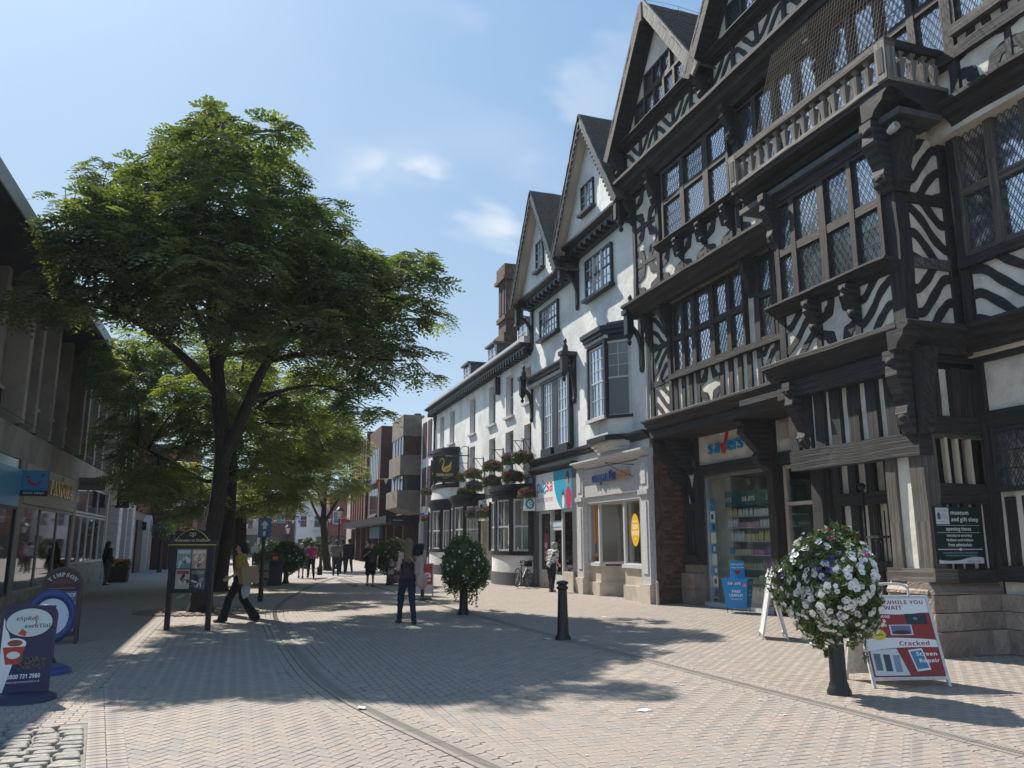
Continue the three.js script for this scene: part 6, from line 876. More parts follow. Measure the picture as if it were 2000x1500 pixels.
function tree(name, label, limbs, clumps, o = {}) {
  const { dens = 85, leaf = [0.40, 5, 0.033, 0.125], seed = 1, cols = [[0.14, 0.19, 0.032], [0.18, 0.23, 0.036], [0.10, 0.145, 0.027], [0.24, 0.29, 0.045]] } = o, b = limbs[0][0], R = rng(seed);
  const t = thing(name, label, 'tree', [b[0], 0, b[2]], 'street trees along the left footway');
  part(t, 'trunk', taper([[b[0], -0.05, b[2], b[3] * 1.22], [b[0], 0.22, b[2], b[3] * 0.9], ...limbs[0].slice(1)], 12, 0.08), MT.bark);
  for (const l of limbs.slice(1)) part(t, 'limb', taper(l, 7), MT.bark);
  const nodes = []; for (const l of limbs) { const c = new THREE.CatmullRomCurve3(l.map(p => new THREE.Vector3(p[0], p[1], p[2]))); for (let i = 0; i <= 12; i++) if (l !== limbs[0] || i > 5) nodes.push(c.getPoint(i / 12)); }
  const tw = []; for (const c of clumps) { let best = null, bd = 1e9; for (const n of nodes) { const d = Math.hypot(n.x - c[0], n.y - c[1], n.z - c[2]) + (n.y > c[1] ? 0.8 : 0); if (d < bd) { bd = d; best = n; } } const m = [(best.x + c[0]) / 2 + (R() - 0.5) * 0.3, (best.y + c[1]) / 2 + 0.12 * bd, (best.z + c[2]) / 2 + (R() - 0.5) * 0.3]; tw.push(taper([[best.x, best.y, best.z, 0.035 + 0.008 * bd], [...m, 0.026], [c[0], c[1], c[2], 0.012]], 5)); for (let i = 0; i < 3; i++) { const a = R() * 6.28, e = R() - 0.3; tw.push(taper([[m[0], m[1], m[2], 0.016], [c[0] + Math.cos(a) * c[3] * 0.7, c[1] + e * c[3] * 0.6, c[2] + Math.sin(a) * c[3] * 0.7, 0.006]], 4)); } }
  part(t, 'twigs', tw, MT.bark).userData.kind = 'stuff';
  const total = clumps.reduce((a, c) => a + Math.round(dens * c[3] * c[3]), 0), g = pinnate(...leaf, seed + 3), im = new THREE.InstancedMesh(g, leafM, total), d = new THREE.Object3D(), col2 = new THREE.Color(); let i = 0;
  for (const c of clumps) { const n = Math.round(dens * c[3] * c[3]); for (let k = 0; k < n; k++) {
    let x, y, z; do { x = R() * 2 - 1; y = R() * 2 - 1; z = R() * 2 - 1; } while (x * x + y * y + z * z > 1); const rr = Math.sqrt(x * x + y * y + z * z), bo = rr > 0.01 ? Math.pow(rr, 0.75) / rr : 1;
    const tier = Math.round(y * 2.2) / 2.2 * 0.6 + y * 0.4; d.position.set(c[0] + x * bo * c[3] * 1.12 - b[0], c[1] + tier * bo * c[3] * 0.66, -(c[2] + z * bo * c[3] * 1.12) + b[2]);
    d.rotation.set((R() - 0.5) * 0.9, Math.atan2(z, x) + (R() - 0.5) * 1.8, (R() - 0.5) * 0.8 - 0.15); d.scale.setScalar(0.75 + R() * 0.6); d.updateMatrix(); im.setMatrixAt(i, d.matrix); const q = cols[Math.floor(R() * cols.length)], v = 0.85 + 0.3 * R(); col2.setRGB(q[0] * v, q[1] * v, q[2] * v); im.setColorAt(i++, col2); } }
  im.name = 'crown'; im.userData.kind = 'stuff'; im.castShadow = im.receiveShadow = true; t.add(im); return [t, total];
}
console.log('leaves', tree('street_tree', 'large spreading tree whose trunk stands behind the notice board', limbA, crownA, { seed: 2, dens: 100 })[1], tree('street_tree', 'second tree in line, its trunk just right of the notice board', limbB, crownB, { seed: 5, dens: 92, cols: [[0.24, 0.30, 0.045], [0.30, 0.36, 0.05], [0.17, 0.225, 0.04], [0.36, 0.41, 0.06]] })[1], tree('street_tree', 'third dark trunked tree beside the blue arrow sign', limbC, crownC, { seed: 9, dens: 92, cols: [[0.24, 0.30, 0.045], [0.30, 0.36, 0.05], [0.17, 0.225, 0.04], [0.36, 0.41, 0.06]] })[1], tree('street_tree', 'small far tree with forked trunk in the middle distance', limbD, crownD, { seed: 12, dens: 80, cols: [[0.24, 0.30, 0.045], [0.30, 0.36, 0.05], [0.17, 0.225, 0.04], [0.36, 0.41, 0.06]], leaf: [0.36, 5, 0.03, 0.11] })[1]);
// iron grilles of stones round the tree pits
{ const R = rng(17), st = [0, 1].map(v => { const g = new THREE.SphereGeometry(0.5, 8, 5), p = g.attributes.position; for (let i = 0; i < p.count; i++) p.setXYZ(i, ...[p.getX(i), p.getY(i), p.getZ(i)].map(k => Math.sign(k) * Math.pow(Math.abs(k) * 2, 0.5) / 2)); g.computeVertexNormals(); return g; });
  const pit = structure('tree_pit', flat(-11.9, -9.5, 10.6, 13.2, -0.004), mat([0.09, 0.075, 0.06], 0.95, { map: grainT, mu: 3 })); for (let ring = 0; ring < 5; ring++) { const r = 0.62 + ring * 0.16, n = Math.floor(r * 2 * Math.PI / 0.22); for (let k = 0; k < n; k++) { const a = k / n * 6.283 + ring; const o = new THREE.Mesh(st[0], MT.stoneB); o.name = 'cobble'; o.scale.set(0.2, 0.07, 0.13); o.position.set(-10.7 + Math.cos(a) * r * 1.1, 0.004, -11.94 + Math.sin(a) * r); o.rotation.y = -a + 1.57; o.receiveShadow = o.castShadow = true; pit.add(o); } } }
// ================= street furniture, signs, flowers =================
// ---- flowers: leafy ball on a post
const sprigG = (() => { const P = [], R = rng(40); for (let k = 0; k < 9; k++) { const a = k / 9 * 6.28 + R(), e = -0.2 + R() * 0.9, d = [Math.cos(a) * Math.cos(e), Math.sin(e), Math.sin(a) * Math.cos(e)], L = 0.030 + R() * 0.025, w = 0.012, p = [-d[2], 0, d[0]], b = d.map(v => v * 0.012), m = d.map(v => v * L * 0.6), t = d.map((v, i) => v * L - (i === 1 ? 0.008 : 0)); const l = m.map((v, i) => v + p[i] * w), r = m.map((v, i) => v - p[i] * w); P.push(...b, ...l, ...t, ...b, ...t, ...r); } const g = new THREE.BufferGeometry(); g.setAttribute('position', new THREE.Float32BufferAttribute(P, 3)); g.computeVertexNormals(); return boxUV(g); })();
const bloomG = (() => { // five-lobed trumpet, opening along +y
  const P = [], n = 10, ring = (r, y, f) => Array.from({ length: n }, (_, i) => { const a = i / n * 6.283, q = r * (1 + f * Math.cos(a * 5)); return [Math.cos(a) * q, y, Math.sin(a) * q]; }); const rs = [ring(0.004, -0.014, 0), ring(0.013, 0, 0.04), ring(0.031, 0.006, 0.12)];
  for (let j = 0; j < 2; j++) for (let i = 0; i < n; i++) { const k = (i + 1) % n, a = rs[j][i], b = rs[j][k], c = rs[j + 1][k], d = rs[j + 1][i]; P.push(...a, ...c, ...b, ...a, ...d, ...c); } const g = new THREE.BufferGeometry(); g.setAttribute('position', new THREE.Float32BufferAttribute(P, 3)); g.computeVertexNormals(); return boxUV(g); })();
const clusterG = mg(Array.from({ length: 7 }, (_, i) => { const g = bloomG.clone(); g.scale(0.75, 0.9, 0.75); const a = i / 6 * 6.28; g.rotateX(i ? 0.5 : 0); g.rotateY(a); g.translate(i ? Math.sin(a) * 0.03 : 0, i ? 0 : 0.014, i ? Math.cos(a) * 0.03 : 0); return g; }));
const petal = { white: mat([0.80, 0.80, 0.76], 0.7, { phys: 1, transmission: 0.2, thickness: 0 }), red: mat([0.55, 0.02, 0.04], 0.6), pink: mat([0.68, 0.10, 0.26], 0.6), purple: mat([0.16, 0.08, 0.38], 0.6), orange: mat([0.75, 0.20, 0.03], 0.6), lilacF: mat([0.35, 0.26, 0.55], 0.6) };
const sprigM = mat([1, 1, 1], 0.7, { phys: 1, transmission: 0.3, thickness: 0 });
function foliage(t, name, n, seed, pos, k = 1, cols = [[0.11, 0.17, 0.04], [0.145, 0.21, 0.05], [0.08, 0.13, 0.035]]) { // pos(R) -> [x,y,z] local
  const R = rng(seed), im = new THREE.InstancedMesh(sprigG, sprigM, n), d = new THREE.Object3D(), c = new THREE.Color(); for (let i = 0; i < n; i++) { d.position.set(...pos(R)); d.rotation.set(R() * 6, R() * 6, R() * 6); d.scale.setScalar(k * (0.8 + R() * 0.6)); d.updateMatrix(); im.setMatrixAt(i, d.matrix); const q = cols[Math.floor(R() * cols.length)]; c.setRGB(...q); im.setColorAt(i, c); } im.name = name; im.userData.kind = 'stuff'; im.castShadow = im.receiveShadow = true; t.add(im); return im;
}
function flowerPost(label, x, s, yc, rx, ry, o = {}) {
  const { n = 2600, k = 1.5, blooms = 200, single = false, seed = 1, postR = 0.10, trail = true, mix = [['white', 0.82], ['purple', 0.1], ['red', 0.08]], shape = 0 } = o, R = rng(seed), t = thing('flower_post', label, 'planter', [x, 0, s], 'flower posts along the street');
  part(t, 'post', lathe([[postR * 1.5, 0], [postR * 1.5, 0.04], [postR * 1.25, 0.08], [postR * 1.2, 0.11], [postR * 1.05, 0.14], [postR * 0.88, yc - ry * 0.4], [postR * 1.05, yc - ry * 0.38], [postR * 0.9, yc - ry * 0.3]], x, 0, s, 18), MT.iron);
  part(t, 'basket', lathe([[0.02, -ry * 0.55], [rx * 0.45, -ry * 0.5], [rx * 0.6, 0], [rx * 0.55, ry * 0.3], [0.02, ry * 0.3]], x, yc, s, 12), MT.dark);
  const lump = (a, e) => 1 + 0.19 * Math.sin(a * 3 + seed) * Math.cos(e * 2) + 0.12 * Math.sin(a * 4 + e * 4 + seed * 2) + 0.07 * Math.sin(a * 9 + e * 7) + 0.05 * Math.sin(a * 17 - e * 13);
  const at = (R, r0) => { const a = R() * 6.283, u = R() * 2 - 1, e = Math.asin(u), q = (r0 + (1 - r0) * Math.sqrt(R())) * lump(a, e), down = u < -0.2 ? 1 + 0.20 * Math.sin(a * 5 + seed) + 0.10 * Math.sin(a * 13) : 1; const ch = u < 0 ? Math.pow(Math.cos(e), 0.62) : Math.cos(e); return [Math.cos(a) * ch * q * rx * (u > 0.3 ? 0.94 : 1), yc + Math.sin(e) * q * ry * down, Math.sin(a) * ch * q * rx, a, e]; };
  foliage(t, 'foliage', n, seed + 2, R => at(R, 0.72).slice(0, 3), k);
  const up = new THREE.Vector3(0, 1, 0), put = (o, p, sc) => { o.position.set(p[0], p[1], p[2]); const d = new THREE.Vector3(Math.cos(p[3]) * Math.cos(p[4]), Math.sin(p[4]) + 0.15, Math.sin(p[3]) * Math.cos(p[4])).add(new THREE.Vector3((R() - 0.5) * 0.7, (R() - 0.5) * 0.7, (R() - 0.5) * 0.7)).normalize(); o.quaternion.setFromUnitVectors(up, d); o.scale.setScalar(sc); };
  const list = []; for (let i = 0; i < blooms; i++) { const p = at(R, 1); p[0] *= 1.05; p[2] *= 1.05; let c = 'white'; if (p[1] > yc + ry * 0.7) c = R() < 0.13 ? 'redC' : 'white'; else if (p[1] > yc + ry * 0.1 && Math.sin(p[3]) > -0.3 && Math.cos(p[3]) < -0.55) c = R() < 0.5 ? 'purple' : R() < 0.1 ? 'redC' : 'white'; else if (p[1] > yc + ry * 0.35 && R() < 0.02) c = 'redC'; else if (mix.length > 3) { let q = R(), acc = 0; for (const m of mix) { acc += m[1]; if (q < acc) { c = m[0]; break; } } } list.push([p, c]); }
  if (single) list.sort((a, b) => (b[0][2] - 0.6 * b[0][0]) - (a[0][2] - 0.6 * a[0][0]));
  if (single) for (const [p, c] of list.slice(0, 300)) { const red = c === 'redC', m = new THREE.Mesh(red ? clusterG : bloomG, petal[red ? (R() < 0.6 ? 'red' : 'pink') : c]); m.name = 'flower'; m.castShadow = true; put(m, p, red ? 0.8 + R() * 0.5 : c === 'purple' ? 0.55 + R() * 0.3 : 0.85 + R() * 0.55); t.add(m); }
  for (const c of ['white', 'redC', 'purple', 'pink']) { const l = (single ? list.slice(300) : list).filter(q => q[1] === c); if (!l.length) continue; const im = new THREE.InstancedMesh(c === 'redC' ? clusterG : bloomG, petal[c === 'redC' ? 'red' : c], l.length), d = new THREE.Object3D(); l.forEach(([p], i) => { put(d, p, (0.8 + R() * 0.4) * (o.bs || 1)); d.updateMatrix(); im.setMatrixAt(i, d.matrix); }); im.name = 'flowers'; im.userData.kind = 'stuff'; t.add(im); }
  if (trail) { const pts = []; const tx = rx * 0.55; for (let i = 0; i < 7; i++) pts.push([x + tx + Math.sin(i) * 0.02, yc - ry * 0.9 - i * 0.07, s - rx * 0.3]); part(t, 'trailing_stem', tube(pts, 0.004, 4), mat([0.10, 0.14, 0.05], 0.8)); foliage(t, 'trailing_leaves', 26, seed + 9, R => [tx + (R() - 0.5) * 0.03, yc - ry * 0.9 - R() * 0.45, rx * 0.3 + (R() - 0.5) * 0.03], 0.7); }
  return t;
}
flowerPost('near post with a great ball of white petunias and red geraniums', -3.44, -1.94, 1.19, 0.49, 0.53, { n: 5400, k: 1.15, blooms: 900, single: true, seed: 3, postR: 0.088 });
flowerPost('post topped by a dark leafy ball dotted with small white flowers at centre', -4.75, 9.19, 1.12, 0.50, 0.58, { n: 2600, k: 1.5, blooms: 170, seed: 8, postR: 0.10, bs: 0.9 });
flowerPost('leafy flower post beside the litter bin on the left', -7.9, 25.6, 1.05, 0.62, 0.56, { n: 1500, k: 2.2, blooms: 70, seed: 13, postR: 0.10, bs: 1.3, trail: false });
flowerPost('flower post just left of the woman carrying a child', -4.0, 23.4, 1.12, 0.58, 0.55, { n: 1400, k: 2.2, blooms: 60, seed: 17, bs: 1.3, trail: false });
flowerPost('flower post hidden behind the woman carrying a child', -3.25, 25.5, 1.15, 0.6, 0.55, { n: 1200, k: 2.3, blooms: 60, seed: 19, bs: 1.3, trail: false });
for (const [x, s, q] of [[-5.5, 46, 'right behind the couple in magenta and blue'], [-4.3, 49, 'beside the far tree trunk'], [-8.0, 44, 'far off between arrow sign and bin'], [-9.6, 52, 'farthest, left of the arrow sign']]) flowerPost(`small distant flower post ${q}`, x, s, 1.25, 0.62, 0.55, { n: 700, k: 3, blooms: 40, seed: 21 + s, bs: 1.8, trail: false });
// ---- hanging baskets on the hotel
function basket(label, x, y, s, cs, r = 0.36, seed = 1, arm = true) {
  const t = thing('hanging_basket', label, 'basket', [x, y - r, s], 'hanging baskets on the hotel front'), R = rng(seed);
  part(t, 'bowl', lathe([[0.01, -r * 0.75], [r * 0.5, -r * 0.6], [r * 0.78, -r * 0.15], [r * 0.8, 0]], x, y, s, 12), mat([0.16, 0.10, 0.06], 0.95)); foliage(t, 'foliage', 420, seed + 1, R => { const a = R() * 6.283, q = Math.sqrt(R()) * r * 1.1; return [Math.cos(a) * q, r + (R() - 0.45) * r * 0.9 - q * 0.35, Math.sin(a) * q]; }, 1.9);
  for (const c of cs) { const n = 72, im = new THREE.InstancedMesh(clusterG, petal[c], n), d = new THREE.Object3D(); for (let i = 0; i < n; i++) { const a = R() * 6.283, q = Math.sqrt(R()) * r * 1.12; d.position.set(Math.cos(a) * q, r + (0.15 + R() * 0.5) * r - q * 0.5, Math.sin(a) * q); d.rotation.set((R() - 0.5) * 1.4, R() * 6, (R() - 0.5) * 1.4); d.scale.setScalar(0.8 + R() * 0.6); d.updateMatrix(); im.setMatrixAt(i, d.matrix); } im.name = 'flowers'; im.userData.kind = 'stuff'; t.add(im); }
  if (arm) { part(t, 'chain', [0, 2.1, 4.2].map(a => bar([x + Math.cos(a) * r * 0.7, y, s + Math.sin(a) * r * 0.7], [x, y + 0.62, s], 0.012)), MT.iron); part(t, 'wall_bracket', [bar([1.1, y + 0.66, s], [x - 0.05, y + 0.66, s], 0.03), bar([1.08, y + 0.2, s], [x + 0.1, y + 0.64, s], 0.022), bar([1.08, y + 0.15, s], [1.08, y + 0.75, s], 0.03)], MT.iron); } return t;
}
[['orange and purple hanging basket nearest the charity shop, topmost', 0.75, 5.1, 20.75, ['orange', 'purple']], ['deep red hanging basket over the near bow window, lower of its pair', 0.6, 4.38, 21.5, ['red', 'pink']], ['purple and pink hanging basket above the near bow window, upper of its pair', 0.6, 5.12, 21.55, ['lilacF', 'pink']], ['pink hanging basket left of the near bow window, upper of its pair', 0.6, 5.05, 24.3, ['pink', 'red']], ['mixed blue and red hanging basket left of the near bow window, lower of its pair', 0.6, 4.4, 24.4, ['lilacF', 'red']], ['pale pink hanging basket above the middle bow window', 0.6, 4.96, 27.4, ['pink']], ['violet hanging basket just over the middle bow window', 0.6, 4.36, 27.2, ['purple', 'lilacF']], ['sparse green and red basket hanging beside the bird sign', 0.55, 5.0, 30.2, ['orange']], ['red and blue basket hanging in front of the middle bow window', 0.3, 3.05, 26.0, ['red', 'purple']], ['small mauve basket beside the hotel entrance sign', 0.3, 3.02, 24.2, ['lilacF', 'orange']], ['small pink basket at the far end of the hotel, upper', 0.6, 4.7, 37.5, ['pink']], ['small pink basket at the far end of the hotel, lower', 0.6, 3.1, 37.4, ['pink', 'red']]].forEach(([l, x, y, s, c], i) => basket(l, x, y, s, c, i > 9 ? 0.32 : 0.38, 60 + i * 3));
basket('bright pink geraniums above the square swirl sign', 0.78, 3.62, 20.1, ['pink', 'pink'], 0.34, 99); basket('red geraniums in a trough on top of the middle bow window', 0.72, 4.15, 29.0, ['red', 'orange'], 0.42, 103, false);
// ---- hanging signs right side
{
  const t = flag('hanging_sign', 'black hanging sign with a golden bird and lettering on the hotel', -0.78, 0.48, 4.68, 5.95, 30.0, (x, w, h) => {
    x.fillStyle = '#17181c'; x.fillRect(0, 0, w, h); x.fillStyle = '#d9b04a'; x.strokeStyle = '#d9b04a';
    x.beginPath(); x.moveTo(150, 70); x.bezierCurveTo(150, 30, 215, 30, 214, 84); x.bezierCurveTo(212, 130, 172, 160, 182, 205); x.bezierCurveTo(190, 245, 250, 262, 300, 250); x.bezierCurveTo(380, 232, 402, 150, 382, 60); x.bezierCurveTo(365, 110, 330, 150, 270, 160); x.bezierCurveTo(235, 168, 210, 190, 214, 210); x.bezierCurveTo(200, 180, 236, 130, 236, 80); x.bezierCurveTo(236, 6, 130, 16, 134, 80); x.lineTo(120, 100); x.lineTo(150, 92); x.fill(); x.strokeStyle = '#17181c'; x.lineWidth = 6; for (let i = 0; i < 3; i++) { x.beginPath(); x.moveTo(250, 200 + i * 16); x.quadraticCurveTo(340, 200 + i * 6, 386 - i * 12, 120 + i * 40); x.stroke(); }
    x.textAlign = 'center'; x.font = 'bold 62px sans-serif'; x.fillStyle = '#e6cf94'; x.fillText('SWAN HOTEL', w / 2, h * 0.80, w * 0.84); x.font = '20px sans-serif'; x.fillText('STAFFORD', w / 2, h * 0.88); }, 512, 400, MT.black, [bar([1.1, 6.02, 30], [-0.95, 6.02, 30], 0.05), bar([1.05, 5.0, 30], [1.05, 6.5, 30], 0.05), tube([[1.05, 6.45, 30], [0.8, 6.5, 30], [0.6, 6.25, 30], [0.75, 6.1, 30]], 0.02, 5)]);
  flag('hanging_sign', 'small white square sign with turquoise swirl outside the charity shop', 0.52, 1.02, 2.86, 3.40, 19.95, (x, w, h) => { x.fillStyle = '#eef1f0'; x.fillRect(0, 0, w, h); x.fillStyle = '#2b97ab'; x.beginPath(); x.arc(w / 2, h / 2, 98, 0, 7); x.fill(); x.strokeStyle = '#eef1f0'; x.lineWidth = 20; x.beginPath(); x.arc(w * 0.52, h * 0.5, 46, 0.6, 5.4); x.stroke(); x.beginPath(); x.moveTo(80, 150); x.lineTo(180, 108); x.stroke(); }, 256, 256, MT.whitePaint);
  flag('hanging_sign', 'small dark blue hanging sign in front of the brown office block', -0.3, 0.7, 2.75, 3.25, 44.5, (x, w, h) => { x.fillStyle = '#1c2440'; x.fillRect(0, 0, w, h); x.fillStyle = '#aab2cc'; x.fillRect(40, 50, 176, 22); });
  flag('hanging_sign', 'red square hanging sign far down the right side', -0.2, 0.8, 3.0, 3.9, 72.5, (x, w, h) => { x.fillStyle = '#a01c22'; x.fillRect(0, 0, w, h); x.fillStyle = '#e6c8c8'; x.fillRect(70, 90, 110, 60); });
}
// ---- bollards and posts
function bollard(label, x, s, h, r, gold) { const t = thing('bollard', label, 'bollard', [x, 0, s]); part(t, 'shaft', lathe([[r * 1.5, 0], [r * 1.5, 0.05], [r * 1.2, 0.09], [r * 1.1, 0.11], [r * 0.86, h * 0.82], [r * 0.8, h * 0.85]], x, 0, s, 18), MT.iron); part(t, 'cap', lathe([[r * 0.82, h * 0.84], [r * 1.1, h * 0.86], [r * 1.12, h * 0.89], [r * 0.85, h * 0.905], [r * 0.85, h * 0.93], [r * 1.15, h * 0.945], [r * 1.1, h * 0.98], [r * 0.5, h], [0.001, h]], x, 0, s, 18), gold ? MT.gold : MT.iron); return t; }
bollard('lone black cast iron bollard standing in the sun near the shops', -4.44, 3.75, 1.0, 0.092, false);
bollard('black bollard with gold cap behind the coffee board at the left', -12.3, 3.3, 0.98, 0.10, true);
{ const t = thing('barrier_post', 'black barrier post on a round base beside the red board', 'post', [-4.6, 0, 14.4]); part(t, 'base', lathe([[0.30, 0], [0.30, 0.03], [0.2, 0.08], [0.06, 0.1]], -4.6, 0, 14.4, 18), MT.iron); part(t, 'pole', lathe([[0.055, 0.08], [0.055, 0.98], [0.075, 1.0], [0.07, 1.05], [0.001, 1.08]], -4.6, 0, 14.4, 12), MT.iron); }
solo('stone_post', lathe([[0.045, 0], [0.042, 0.58], [0.03, 0.62], [0.001, 0.63]], 1.0, 0, 10.35, 8), MT.beige, 'short pale post against the dark wall between the shops', 'post');
{ const x = -9.16, s = 15.08, t = thing('direction_sign', 'blue arrow sign on a black pole beside the curved drain', 'sign', [x, 0, s]); part(t, 'pole', lathe([[0.07, 0], [0.07, 0.35], [0.05, 0.4], [0.045, 2.34], [0.05, 2.38], [0.001, 2.4]], x, 0, s, 12), MT.iron); part(t, 'plate', bx(s - 0.05, s - 0.03, 1.80, 2.36, x - 0.18, x + 0.18), MT.blue); part(t, 'printed_face', quad([x - 0.18, 1.8, s - 0.054], [x + 0.18, 1.8, s - 0.054], [x + 0.18, 2.36, s - 0.054], [x - 0.18, 2.36, s - 0.054]), canvasMat(256, 400, (c, w, h) => { c.fillStyle = '#2c5f86'; c.fillRect(0, 0, w, h); c.fillStyle = '#cfc9bf'; c.beginPath(); c.moveTo(128, 50); c.lineTo(214, 150); c.lineTo(164, 150); c.lineTo(164, 230); c.lineTo(92, 230); c.lineTo(92, 150); c.lineTo(42, 150); c.fill(); c.beginPath(); c.arc(128, 300, 30, 0, 7); c.fill(); c.fillRect(104, 320, 48, 40); })); }
// ---- notice board
{
  const t = thing('notice_board', 'black framed town notice board with posters below the big tree', 'notice board', [-10.7, 0, 7.5]); t.rotation.y = -0.42;
  const k = (n, g, m, l) => { const o = new THREE.Mesh(mg(Array.isArray(g) ? g : [g]), m); o.name = n; o.castShadow = o.receiveShadow = true; t.add(o); return o; }; const B = (x0, x1, y0, y1, z0, z1) => bx(-z1, -z0, y0, y1, x0, x1);
  k('post', B(-0.45, -0.37, 0, 1.64, -0.04, 0.04), MT.black); k('post', B(0.37, 0.45, 0, 1.64, -0.04, 0.04), MT.black); k('case', B(-0.37, 0.37, 0.70, 1.60, -0.05, 0.02), MT.black); k('frame', [B(-0.37, 0.37, 0.70, 0.76, 0.02, 0.05), B(-0.37, 0.37, 1.54, 1.60, 0.02, 0.05), B(-0.37, -0.31, 0.76, 1.54, 0.02, 0.05), B(0.31, 0.37, 0.76, 1.54, 0.02, 0.05)], MT.black);
  const sh = new THREE.Shape(); sh.moveTo(-0.5, 1.60); sh.lineTo(0.5, 1.60); sh.lineTo(0.5, 1.70); sh.lineTo(0.34, 1.70); sh.quadraticCurveTo(0.24, 1.92, 0, 1.92); sh.quadraticCurveTo(-0.24, 1.92, -0.34, 1.70); sh.lineTo(-0.5, 1.70); const hd = new THREE.ExtrudeGeometry(sh, { depth: 0.08, bevelEnabled: false, curveSegments: 10 }).translate(0, 0, -0.04); k('header', fin(hd), MT.black); k('gold_line', [B(-0.49, 0.49, 1.605, 1.617, 0.041, 0.046)], MT.gold);
  const curve = []; for (let i = 0; i <= 16; i++) { const a = i / 16, x = lerp(-0.34, 0.34, a); curve.push([x, 1.69 + 0.215 * Math.sin(Math.PI * a) ** 0.8, -0.045]); } k('gold_edge', tube(curve, 0.008, 5), MT.gold);
  k('lettering', quad([-0.36, 1.63, -0.047], [0.36, 1.63, -0.047], [0.36, 1.88, -0.047], [-0.36, 1.88, -0.047]), canvasMat(512, 180, (x, w, h) => { x.fillStyle = '#121214'; x.fillRect(0, 0, w, h); x.strokeStyle = '#d8c9a0'; x.lineWidth = 7; x.beginPath(); x.arc(232, 46, 20, 0, 7); x.stroke(); x.beginPath(); x.arc(280, 46, 20, 0, 7); x.stroke(); x.beginPath(); x.moveTo(236, 64); x.lineTo(256, 84); x.lineTo(276, 64); x.stroke(); x.fillStyle = '#d8c088'; x.font = 'bold 52px serif'; x.textAlign = 'center'; x.fillText('Welcome to Stafford', w / 2, 150); }));
  k('glazing', quad([-0.31, 0.76, -0.032], [0.31, 0.76, -0.032], [0.31, 1.54, -0.032], [-0.31, 1.54, -0.032]), MT.pane);
  const pos = [['#7b8a8c', '#b9c0bb', '#39506a'], ['#b58d74', '#e0c4a8', '#6d4a3c'], ['#b9a9a2', '#a04848', '#3b2a2a'], ['#4a464a', '#7d7878', '#26242a']]; const poster2 = [[-0.30, -0.01, 1.16, 1.53], [0.01, 0.30, 1.16, 1.53], [-0.30, -0.01, 0.77, 1.14], [0.01, 0.30, 0.77, 1.14]];
  poster2.forEach((p, i) => k('poster', quad([p[0], p[2], -0.026], [p[1], p[2], -0.026], [p[1], p[3], -0.026], [p[0], p[3], -0.026]), canvasMat(128, 160, (x, w, h) => { const c = pos[i], r = rng(i + 2); x.fillStyle = c[0]; x.fillRect(0, 0, w, h); x.fillStyle = c[1]; x.fillRect(8, 10, w - 16, 28); for (let q = 0; q < 9; q++) { x.fillStyle = [c[1], c[2], '#cfc8bd'][q % 3]; x.beginPath(); x.ellipse(20 + r() * 90, 55 + r() * 90, 8 + r() * 22, 5 + r() * 16, r() * 3, 0, 7); x.fill(); } })));
}
// ---- pavement boards
function tilted(t, name, w, h, lean, draw, cw, ch, frameM, o = {}) { // panel leaning back, bottom edge on z=0 of t
  const { y0 = 0.08, fw = 0.03, back } = o, g = new THREE.Group(); const pf = (x0, x1, a, b, z0, z1) => bx(-z1, -z0, a, b, x0, x1), rot = q => { q.translate(0, 0, 0); q.rotateX(lean); return q; };
  const mk = (n, q, m, p = t) => { const o2 = new THREE.Mesh(fin(q), m); o2.name = n; o2.castShadow = o2.receiveShadow = true; p.add(o2); return o2; };
  const fr = mk(name, rot(mg([pf(-w / 2, -w / 2 + fw, 0, h, -0.015, 0.015), pf(w / 2 - fw, w / 2, 0, h, -0.015, 0.015), pf(-w / 2 + fw, w / 2 - fw, h - fw, h, -0.015, 0.015), pf(-w / 2 + fw, w / 2 - fw, y0, y0 + fw, -0.015, 0.015)])), frameM);
  mk('backing', rot(pf(-w / 2 + fw, w / 2 - fw, y0 + fw, h - fw, -0.008, 0.004)), back || MT.whitePaint, fr); if (draw) { const q = new THREE.PlaneGeometry(w - 2 * fw, h - y0 - 2 * fw); q.translate(0, (h + y0) / 2, 0.0065); q.rotateX(lean); mk('printed_face', q, canvasMat(cw, ch, draw), fr); } return fr;
}
